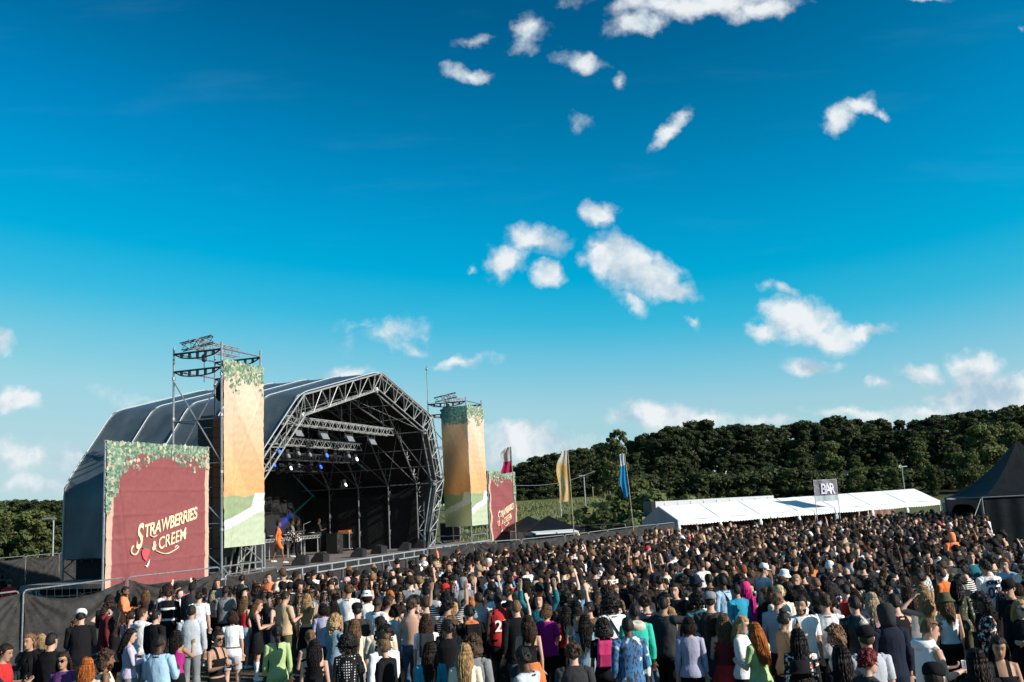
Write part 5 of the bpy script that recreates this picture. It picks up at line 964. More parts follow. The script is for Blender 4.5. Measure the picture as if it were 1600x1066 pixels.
# hair, in the head's own frame (origin between the eyes' height, +Y is the face)
HAIRM = {}
def hair_mesh(style):
    if style in HAIRM: return HAIRM[style]
    nu, nv_ = 56, 34; P0 = dict(short=(.014, 0, .004), crop=(.006, 0, .001), messy=(.022, 0, .014), long=(.012, .34, .005), longwave=(.017, .31, .011), bob=(.015, .13, .006), curly=(.034, .17, .024), afro=(.058, .04, .018), bun=(.010, 0, .002), ponytail=(.010, 0, .002), braids=(.014, .30, .004), waist=(.012, .48, .006), man_long=(.014, .14, .01))
    th, drop, rough = P0[style]; vs = []
    for j in range(nv_ + 1):
        el = PI / 2 - PI * j / nv_
        for i in range(nu):
            az = 2 * PI * i / nu; x, y, z = math.cos(el) * math.sin(az), -math.cos(el) * math.cos(az), math.sin(el)   # az 0 = back of the head
            fr = max(0, y); line = .18 + .50 * fr ** .6 if fr > 0 else -.62 + .55 * abs(x) ** 2 * 0
            side = abs(x)
            if y > .0: line = .42 + .22 * y if y > .45 else -.15 + (.57 + .0) * (y / .45)
            elif drop == 0: line = (-.15 - .38 * max(0, -y)) if style in ('short', 'crop', 'messy') else -.5
            else: line = -1.2
            g = noise.noise(Vector((x * 3, y * 3, z * 3 + len(style)))) * rough * 1.8 + (noise.noise(Vector((x * 14, y * 14, z * 14))) * rough * .8)
            strand = (.0016 * math.sin(az * (26 if style != 'braids' else 34)) + .0022 * math.sin(az * 11 + 3 * math.sin(az * 3))) * (1 if drop else .4)
            rx, ry, rz_ = .078 + th + g + strand, .098 + th * .9 + g + strand, .122 + th * .75 + g
            if z < line: k = .80; p = [x * (.078) * k, y * .098 * k, z * .122 * k]
            else:
                k2 = 1 + .34 * max(0, z) ** 3; p = [x * rx * k2, y * ry * k2 - .006, z * (rz_ + .002)]
                if drop and z < .05 and y < .30:
                    q = min(1, (.05 - z) / 1.05); zz = -drop * q ** .85 + .05 * .12; w_ = 1 + .35 * math.sin(PI * min(1, q * .9)) + (.15 if style in ('curly', 'longwave', 'afro') else 0)
                    c0 = max(.25, math.sqrt(max(0, 1 - .0))); xx = math.sin(az); yy = -math.cos(az); taper = (1 - .55 * q ** 3)
                    wav = (.014 * math.sin(q * 22 + az * 3) if style in ('longwave', 'curly') else .004 * math.sin(q * 9 + az * 5)) * q + g * 1.2 * q
                    p = [xx * (.078 + th) * w_ * taper + wav, (yy * (.090 + th) - .012) * (1 if yy < 0 else .35) * taper - .03 * q, zz - .005]
                    if yy > .0 and abs(xx) > .6: p[1] = yy * .05 - .01 * q
            vs.append(tuple(p))
    fs = [(j * nu + i, j * nu + (i + 1) % nu, (j + 1) * nu + (i + 1) % nu, (j + 1) * nu + i) for j in range(nv_) for i in range(nu)]
    mb = MB(); mb.v = vs; mb.f = fs
    rs = random.Random(len(style) * 7 + 1)
    if drop and style not in ('curly', 'afro'):
        for q in range(170 if style != 'braids' else 60):
            az = rs.uniform(-1.75, 1.75); r0 = 1 + rs.uniform(.0, .06); ph = rs.uniform(0, 6); amp = rs.uniform(.002, .008) * (1.7 if style == 'longwave' else 1); ln = rs.uniform(.65, 1.12); pts = []
            for k_ in range(9):
                u = k_ / 8
                if u < .3: e_ = (1 - u / .3) * 1.1; pts.append(Vector((math.sin(az) * math.cos(e_) * (.080 + th) * r0, -math.cos(az) * math.cos(e_) * (.098 + th) * r0 - .008, math.sin(e_) * (.126 + th * .75) * r0)))
                else: v_ = (u - .3) / .7 * ln; w_ = 1 + .30 * math.sin(PI * min(1, v_ * .9)); pts.append(Vector((math.sin(az) * (.080 + th) * w_ * r0 * (1 - .4 * v_ ** 3) + amp * math.sin(v_ * 9 + ph), (-math.cos(az) * (.092 + th) - .012 - .03 * v_) * r0 + amp * math.cos(v_ * 7 + ph), .03 - v_ * (drop + .03))))
            rr = [.003, .0045, .005, .005, .005, .0048, .004, .003, .001] if style != 'braids' else [.006] + [.0085] * 7 + [.004]
            for a_, b_, r1, r2 in zip(pts, pts[1:], rr, rr[1:]): mb.tube(a_, b_, r1, 3, r2)
    elif style in ('curly', 'afro'):
        for q in range(190):
            az = rs.uniform(-2.4, 2.4); e_ = rs.uniform(-.7, 1.5) if style == 'afro' else rs.uniform(-1.3, 1.5); dz_ = -.10 * max(0, -e_) if style == 'curly' else 0; rr_ = 1.0 + rs.uniform(-.05, .10); c_ = Vector((math.sin(az) * math.cos(e_) * (.078 + th) * rr_, -math.cos(az) * math.cos(e_) * (.098 + th) * rr_ - .01, math.sin(e_) * (.122 + th * .75) * rr_ + dz_)); s_ = rs.uniform(.010, .020)
            mb.lathe([(.001, -s_), (s_ * .8, -s_ * .5), (s_, 0), (s_ * .8, s_ * .5), (.001, s_)], c_, 6, Matrix.Rotation(rs.uniform(0, 3), 3, 'X'))
    elif style in ('short', 'messy', 'bun', 'ponytail', 'crop'):
        for q in range({'short': 90, 'messy': 130, 'crop': 0}.get(style, 60)):
            az = rs.uniform(-2.6, 2.6); e_ = rs.uniform(-.2, 1.5); n_ = Vector((math.sin(az) * math.cos(e_), -math.cos(az) * math.cos(e_), math.sin(e_)))
            if n_.y > .3 and n_.z < .55: continue
            p0_ = Vector((n_.x * (.080 + th), n_.y * (.100 + th) - .006, n_.z * (.124 + th * .8))); d_ = (Vector((0, .5 * (1 if n_.z > .6 else -.3), -.7)) + n_ * (.5 if style != 'messy' else .9) + Vector((rs.uniform(-.5, .5), rs.uniform(-.5, .5), 0))).normalized(); mb.tube(p0_ - n_ * .008, p0_ + d_ * rs.uniform(.018, .04), .009, 4, .002)
    if style == 'bun': mb.lathe([(.005, -.045), (.04, -.03), (.05, 0), (.04, .03), (.005, .045)], (0, -.06, .135), 14)
    if style == 'ponytail':
        pts = [(0, -.10, .06), (0, -.15, .04), (0, -.165, -.05), (0, -.15, -.16), (0, -.135, -.28)]; rr = [.02, .034, .036, .028, .008]
        for a, b_, r1, r2 in zip(pts, pts[1:], rr, rr[1:]): mb.tube(a, b_, r1, 10, r2)
    me = bpy.data.meshes.new('hair'); me.from_pydata(mb.v, [], mb.f); me.update(); me.polygons.foreach_set('use_smooth', [True] * len(me.polygons)); me.materials.append(M['hair']); HAIRM[style] = me; return me
HATM = {}
def hat_mesh(kind):
    if kind in HATM: return HATM[kind]
    b = MB(); 
    if kind in ('cap', 'cap_back'):
        b.lathe([(.098, .03), (.104, .06), (.10, .10), (.078, .135), (.04, .150), (.005, .153)], (0, -.008, 0), 22); v = []
        s = 1 if kind == 'cap' else -1
        for z in (.034, .044):
            for i in range(9): a = PI * (.18 + .64 * i / 8); v.append((.095 * math.cos(a), s * (.085 * math.sin(a)), z)); v.append((.088 * math.cos(a), s * (.095 * math.sin(a) + .075 * math.sin(PI * i / 8) ** .5), z - .012))
        f = [(2 * i, 2 * i + 1, 2 * i + 3, 2 * i + 2) for i in range(8)] + [(18 + 2 * i, 18 + 2 * i + 2, 18 + 2 * i + 3, 18 + 2 * i + 1) for i in range(8)]; b.add(v, f)
    elif kind == 'bucket_hat': b.lathe([(.155, .0), (.15, .01), (.108, .055), (.102, .08), (.092, .140), (.06, .152), (.005, .155)], (0, -.008, 0), 24)
    elif kind == 'wide_hat': b.lathe([(.22, .045), (.215, .055), (.11, .065), (.104, .09), (.095, .165), (.06, .18), (.005, .17)], (0, -.008, 0), 28)
    elif kind == 'hood': b.lathe([(.09, -.15), (.104, -.08), (.110, 0), (.108, .06), (.088, .115), (.046, .135), (.005, .140)], (0, -.022, 0), 22)
    elif kind == 'beanie': b.lathe([(.094, .02), (.102, .05), (.098, .10), (.07, .14), (.03, .155), (.004, .158)], (0, -.012, 0), 20)
    me = bpy.data.meshes.new(kind); me.from_pydata(b.v, [], b.f); me.update(); me.polygons.foreach_set('use_smooth', [True] * len(me.polygons)); me.materials.append(M['cloth']); HATM[kind] = me; return me
def glasses_mesh(up=False):
    k = 'gl%d' % up
    if k in HATM: return HATM[k]
    b = MB(); R = Matrix.Rotation(PI / 2, 3, 'X'); dz, dy = (.085, -.02) if up else (.012, .0)
    for sx in (-1, 1): b.lathe([(.0, 0), (.026, .0), (.024, .008), (0, .01)], (sx * .033, .104 + dy, dz), 12, R); b.tube((sx * .058, .095 + dy, dz + .003), (sx * .082, -.01, dz + .004), .004, 5)
    b.tube((-.012, .104 + dy, dz), (.012, .104 + dy, dz), .004, 5); me = bpy.data.meshes.new('sunglasses'); me.from_pydata(b.v, [], b.f); me.update(); me.materials.append(M['glass']); HATM[k] = me; return me
def beard_mesh():
    if 'beard' in HATM: return HATM['beard']
    vs = []; nu, nv_ = 18, 8
    for j in range(nv_ + 1):
        for i in range(nu + 1):
            az = PI * (i / nu - .5); q = j / nv_; z = -.045 - .078 * q; r = .079 - .022 * q + .004 * noise.noise(Vector((i, j, 2)))
            if abs(az) < .35 and q < .35: r -= .012
            vs.append((r * math.sin(az) * .98, r * 1.22 * math.cos(az) + .008 * q, z))
    fs = [(j * (nu + 1) + i, j * (nu + 1) + i + 1, (j + 1) * (nu + 1) + i + 1, (j + 1) * (nu + 1) + i) for j in range(nv_) for i in range(nu)]
    me = bpy.data.meshes.new('beard'); me.from_pydata(vs, [], fs); me.update(); me.materials.append(M['hair']); HATM['beard'] = me; return me
D = (0.0, 0.05, -1)
POSES = {
 'stand': dict(L=((-.16, -.02, -1), (-.05, .22, -1)), R=((.16, -.02, -1), (.05, .22, -1)), nod=.10),
 'relax': dict(L=((-.22, .05, -1), (.15, .55, -.6)), R=((.14, -.05, -1), (.02, .2, -1)), nod=.18, yaw=.35, stance=.13),
 'hold': dict(L=((-.18, .22, -1), (.35, .9, .15), (0, 0, 1)), R=((.18, .22, -1), (-.35, .9, .2), (0, 0, 1)), nod=.30, yaw=-.15, curl=.9),
 'phone': dict(L=((-.15, .6, -.7), (.35, .75, .75), (0, 1, 0)), R=((.15, .7, -.5), (-.3, .6, .9), (0, 1, 0)), nod=.0, curl=.9),
 'armup': dict(L=((-.14, 0, -1), (-.02, .25, -1)), R=((.35, .25, .9), (-.05, .25, 1), (0, 1, 0)), nod=-.05, curl=.2),
 'headhand': dict(L=((-.95, .30, .35), (.75, -.12, .62), (0, 0, -1)), R=((.14, -.02, -1), (0, .3, -1)), nod=.05, yaw=-.2, curl=.5),
 'folded': dict(L=((-.2, .25, -1), (.9, .45, .1), (0, -1, .2)), R=((.2, .25, -1), (-.9, .55, .18), (0, -1, .2)), nod=.12, yaw=.5),
 'hips': dict(L=((-.65, -.15, -.75), (.75, .35, -.45)), R=((.14, 0, -1), (0, .35, -1)), nod=.1, yaw=-.6, stance=.15),
 'walk': dict(L=((-.12, .35, -1), (.05, .55, -.85)), R=((.15, -.35, -1), (.05, -.05, -1)), legs=(-.22, .24), nod=.1),
 'point': dict(L=((-.14, .0, -1), (0, .3, -1)), R=((.75, .55, -.05), (.55, .75, .15), (0, 0, -1)), nod=.05, yaw=.3, curl=.15),
 'drink': dict(L=((-.14, -.02, -1), (0, .25, -1)), R=((.25, .35, -1), (-.25, .75, .75), (-1, 0, .2)), nod=.15, yaw=-.45, curl=1.0),
 'look': dict(L=((-.2, -.08, -1), (-.05, .15, -1)), R=((.12, .1, -1), (-.15, .5, -.9)), nod=.2, yaw=.8, tilt=.12, stance=.12),
 'glance': dict(L=((-.12, .1, -1), (.1, .45, -1)), R=((.24, -.1, -1), (.1, .2, -1)), nod=.32, yaw=-.7, tilt=-.14, bend=.08),
 'cheer': dict(L=((-.5, .25, .75), (.1, .1, 1), (0, 1, 0)), R=((.5, .2, .8), (-.05, .15, 1), (0, 1, 0)), nod=-.08, curl=.2),
 'talk': dict(L=((-.2, .05, -1), (-.15, .6, -.5)), R=((.45, .35, -.7), (.3, .75, .35), (0, 0, 1)), nod=.05, yaw=.55, bend=.1, curl=.3),
 'bow': dict(L=((-.1, .3, -1), (0, .6, -.8)), R=((.1, .3, -1), (0, .6, -.8)), bend=1.0, nod=.3),
}
BODY = {}
def body(pk, fem):
    k = (pk, fem)
    if k not in BODY: p = dict(POSES[pk]); p['fem'] = fem; BODY[k] = make_body(p)
    return BODY[k]
HC = dict(black=(.012, .010, .010), dark=(.018, .011, .008), brown=(.048, .026, .015), light=(.15, .082, .042), blonde=(.38, .24, .115), pale=(.50, .38, .24), ginger=(.38, .11, .025), red=(.12, .012, .015), magenta=(.55, .02, .18), grey=(.25, .24, .23), bald=None)
SK = dict(w=(.54, .32, .235), w2=(.62, .42, .33), t=(.39, .22, .145), m=(.20, .105, .062), d=(.085, .043, .028), dd=(.045, .024, .017))
CC = dict(black=(.010, .010, .012), charcoal=(.035, .036, .04), grey=(.20, .21, .22), lgrey=(.42, .45, .50), white=(.78, .78, .78), cream=(.68, .60, .48), navy=(.014, .018, .034), denim=(.055, .085, .13), ldenim=(.20, .29, .36), blue=(.05, .16, .34), sky=(.33, .50, .66), cyan=(.03, .26, .40), red=(.45, .03, .03), darkred=(.14, .02, .025), orange=(.65, .17, .05), hiorange=(.85, .25, .11), lime=(.38, .50, .23), green=(.04, .10, .06), olive=(.08, .08, .045), mint=(.04, .46, .35), yellow=(.60, .42, .10), mustard=(.42, .22, .06), beige=(.50, .36, .22), tan=(.42, .27, .15), brown=(.13, .075, .045), pink=(.62, .34, .38), hotpink=(.62, .05, .18), magenta=(.42, .02, .20), purple=(.12, .04, .15), lilac=(.46, .42, .54), teal=(.02, .15, .19), lavender=(.36, .35, .48))
CW = dict(lgrey='pale grey', ldenim='light denim blue', sky='light blue', hiorange='orange', darkred='dark red', lime='lime green', hotpink='hot pink', denim='denim blue', cyan='bright blue')
HW = dict(short='short', crop='cropped', messy='tousled', long='long straight', longwave='long wavy', bob='shoulder length', curly='curly', afro='round afro', bun='pinned up', ponytail='ponytailed', braids='long braided', waist='very long', man_long='longish')
TW = dict(tshirt='T-shirt', long_sleeve_top='long sleeved top', jacket='jacket', cropped_top='cropped top', sweater='sweatshirt', tank_top='tank top', camisole='strappy top', vest_jersey='sleeveless jersey', dress='strappy dress', knit_dress='long sleeved dress')
SHOECACHE = {}
def setcol(o, c): o.color = (*c, 1)
def person(X, Y, z=0., pk='stand', fem=False, face=0., h=1.72, skin='w', hair='short', hc='dark', top='tshirt', tc='black', bot='trousers', bc='black', pat='cloth', hat=None, hatc='black', glasses=None, beard=False, hood=False, shoes='white', label='', group='festival crowd', extra=None):
    B = body(pk, fem); o = bpy.data.objects.new('person', B['mesh']); COL.objects.link(o); o.location = (X, Y, z + .0); o.rotation_euler = (0, 0, face); s = h / 1.755; o.scale = (s, s, s); setcol(o, SK[skin]); tag(o, label, 'person', group)
    def part(name, me, m, col, mtx=None):
        if not me.materials: me.materials.append(M['cloth'])
        c = bpy.data.objects.new(name, me); COL.objects.link(c); c.parent = o; setcol(c, col)
        if mtx is not None: c.matrix_local = mtx
        if m != 'cloth' and m: c.material_slots[0].link = 'OBJECT'; c.material_slots[0].material = M[m]
        return c
    if hair and hc != 'bald':
        st2 = hair; part('hair', hair_mesh(st2), None, HC[hc], B['HM'] if hat not in ('hood',) else B['HM'])
    if top: part(top, garment(B, top), pat, CC[tc] if isinstance(tc, str) else tc)
    if top not in ('dress', 'knit_dress') and bot:
        if bot in ('skirt', 'long_skirt'):
            if bot not in SHOECACHE: SHOECACHE[bot] = skirt_mesh(bot)
            part(bot, SHOECACHE[bot], 'cloth', CC[bc])
        else: part(bot, garment(B, bot), 'cloth', CC[bc])
    part('boots' if extra == 'boots' else 'shoes', garment(B, 'boots' if extra == 'boots' else 'shoes'), 'shoe', CC[shoes])
    if hat: part({'cap_back': 'cap', 'hood': 'hood'}.get(hat, hat), hat_mesh(hat), 'cloth', CC[hatc], B['HM'] @ Matrix.Rotation(-.08, 4, 'X'))
    if glasses: part('sunglasses', glasses_mesh(glasses == 'up'), None, (0, 0, 0), B['HM'])
    if beard: part('beard', beard_mesh(), None, HC[hc if hc != 'bald' else 'dark'], B['HM'])
    if hood: # a hood lying on the back
        if 'h' not in SHOECACHE:
            b = MB(); b.lathe([(.03, -.10), (.10, -.08), (.13, -.02), (.12, .04), (.085, .07), (.04, .05)], (0, 0, 0), 18); me = bpy.data.meshes.new('hood'); me.from_pydata(b.v, [], b.f); me.update(); me.polygons.foreach_set('use_smooth', [True] * len(me.polygons)); SHOECACHE['h'] = me
        part('hood', SHOECACHE['h'], 'cloth', CC[hood] if isinstance(hood, str) else CC[tc], Matrix.Translation(B['T'](0, -.075, 1.43)) @ Matrix.Rotation(.55, 4, 'X') @ Matrix.Diagonal((1.05, .62, 1, 1)))
    return o, B, s
def backpack(o, B, s, col, label):
    if 'bp' not in HATM:
        b = MB(); b.box((0, 0, 0), (.29, .13, .40), None, .86); me = b.build('tmp', 'cloth').data; ob = bpy.data.objects[-1] if False else None
        HATM['bp'] = me
        for x in list(COL.objects):
            if x.data == me: x.modifiers.new('b', 'BEVEL').width = .04; x.modifiers['b'].segments = 3; dg = bpy.context.evaluated_depsgraph_get(); me2 = bpy.data.meshes.new_from_object(x.evaluated_get(dg)); bpy.data.objects.remove(x); HATM['bp'] = me2; break
        b = MB(); b.box((0, -.085, -.08), (.22, .06, .17), None, .85); HATM['bpp'] = bpy.data.meshes.new('pocket'); HATM['bpp'].from_pydata(b.v, [], b.f); HATM['bpp'].materials.append(M['cloth'])
        b = MB()
        for sx in (-.09, .09): b.path([(sx, .05, .18), (sx, .10, .225), (sx, .20, .20), (sx * 1.25, .295, .08), (sx * 1.3, .27, -.10), (sx, .12, -.19), (sx, .05, -.17)], .014, 5)
        HATM['bps'] = bpy.data.meshes.new('strap'); HATM['bps'].from_pydata(b.v, [], b.f); HATM['bps'].materials.append(M['cloth'])
    r = bpy.data.objects.new('backpack', HATM['bp']); COL.objects.link(r); p = B['T'](0, -.185, 1.26); m = Matrix.Translation(o.location) @ Matrix.Rotation(o.rotation_euler[2], 4, 'Z') @ Matrix.Scale(s, 4) @ Matrix.Translation(p)
    r.matrix_world = m; setcol(r, CC[col]); tag(r, label, 'backpack', 'backpacks worn in the crowd')
    for n_, k in (('pocket', 'bpp'), ('strap', 'bps')): c = bpy.data.objects.new(n_, HATM[k]); COL.objects.link(c); c.parent = r; setcol(c, tuple(x * (.8 if k == 'bpp' else .5) for x in CC[col]))
def inhand(o, B, s, what, label, side='R'):
    p, d, pn, sv = B['hands'][side]; m = Matrix.Translation(o.location) @ Matrix.Rotation(o.rotation_euler[2], 4, 'Z') @ Matrix.Scale(s, 4) @ Matrix.Translation(p)
    if what == 'bottle':
        q = MB().lathe([(.004, -.12), (.032, -.12), (.034, -.10), (.034, .02), (.015, .07), (.013, .10), (.015, .105), (.004, .105)], (0, 0, 0), 12).build('bottle', 'glass'); c = MB().lathe([(.016, .098), (.016, .112), (.002, .114)], (0, 0, 0), 10).build('cap', 'silver', q); q.matrix_world = m; tag(q, label, 'bottle')
    elif what == 'cup':
        q = MB().lathe([(.004, -.07), (.030, -.07), (.042, .06), (.039, .06), (.028, -.06), (.004, -.06)], (0, 0, 0), 14).build('cup', 'offwhite'); c = MB().lathe([(.003, .035), (.037, .035)], (0, 0, 0), 12).build('drink', 'brown', q); q.matrix_world = m; tag(q, label, 'cup')
    elif what == 'phone':
        q = MB().box((0, 0, 0), (.075, .009, .15)).build('phone', 'glass'); MB().box((0, -.0065, 0), (.066, .002, .135)).build('screen', 'lens', q); q.matrix_world = m @ Matrix.Rotation(-.5, 4, 'X'); tag(q, label, 'phone')
def face_to(X, Y, tx, ty): return math.atan2(ty - Y, tx - X) - PI / 2
STC = W(6.5, -2)     # where the singer stands
def at_head(x, y, h): p = atz(x, y, h); return float(p[0]), float(p[1])
placed = []
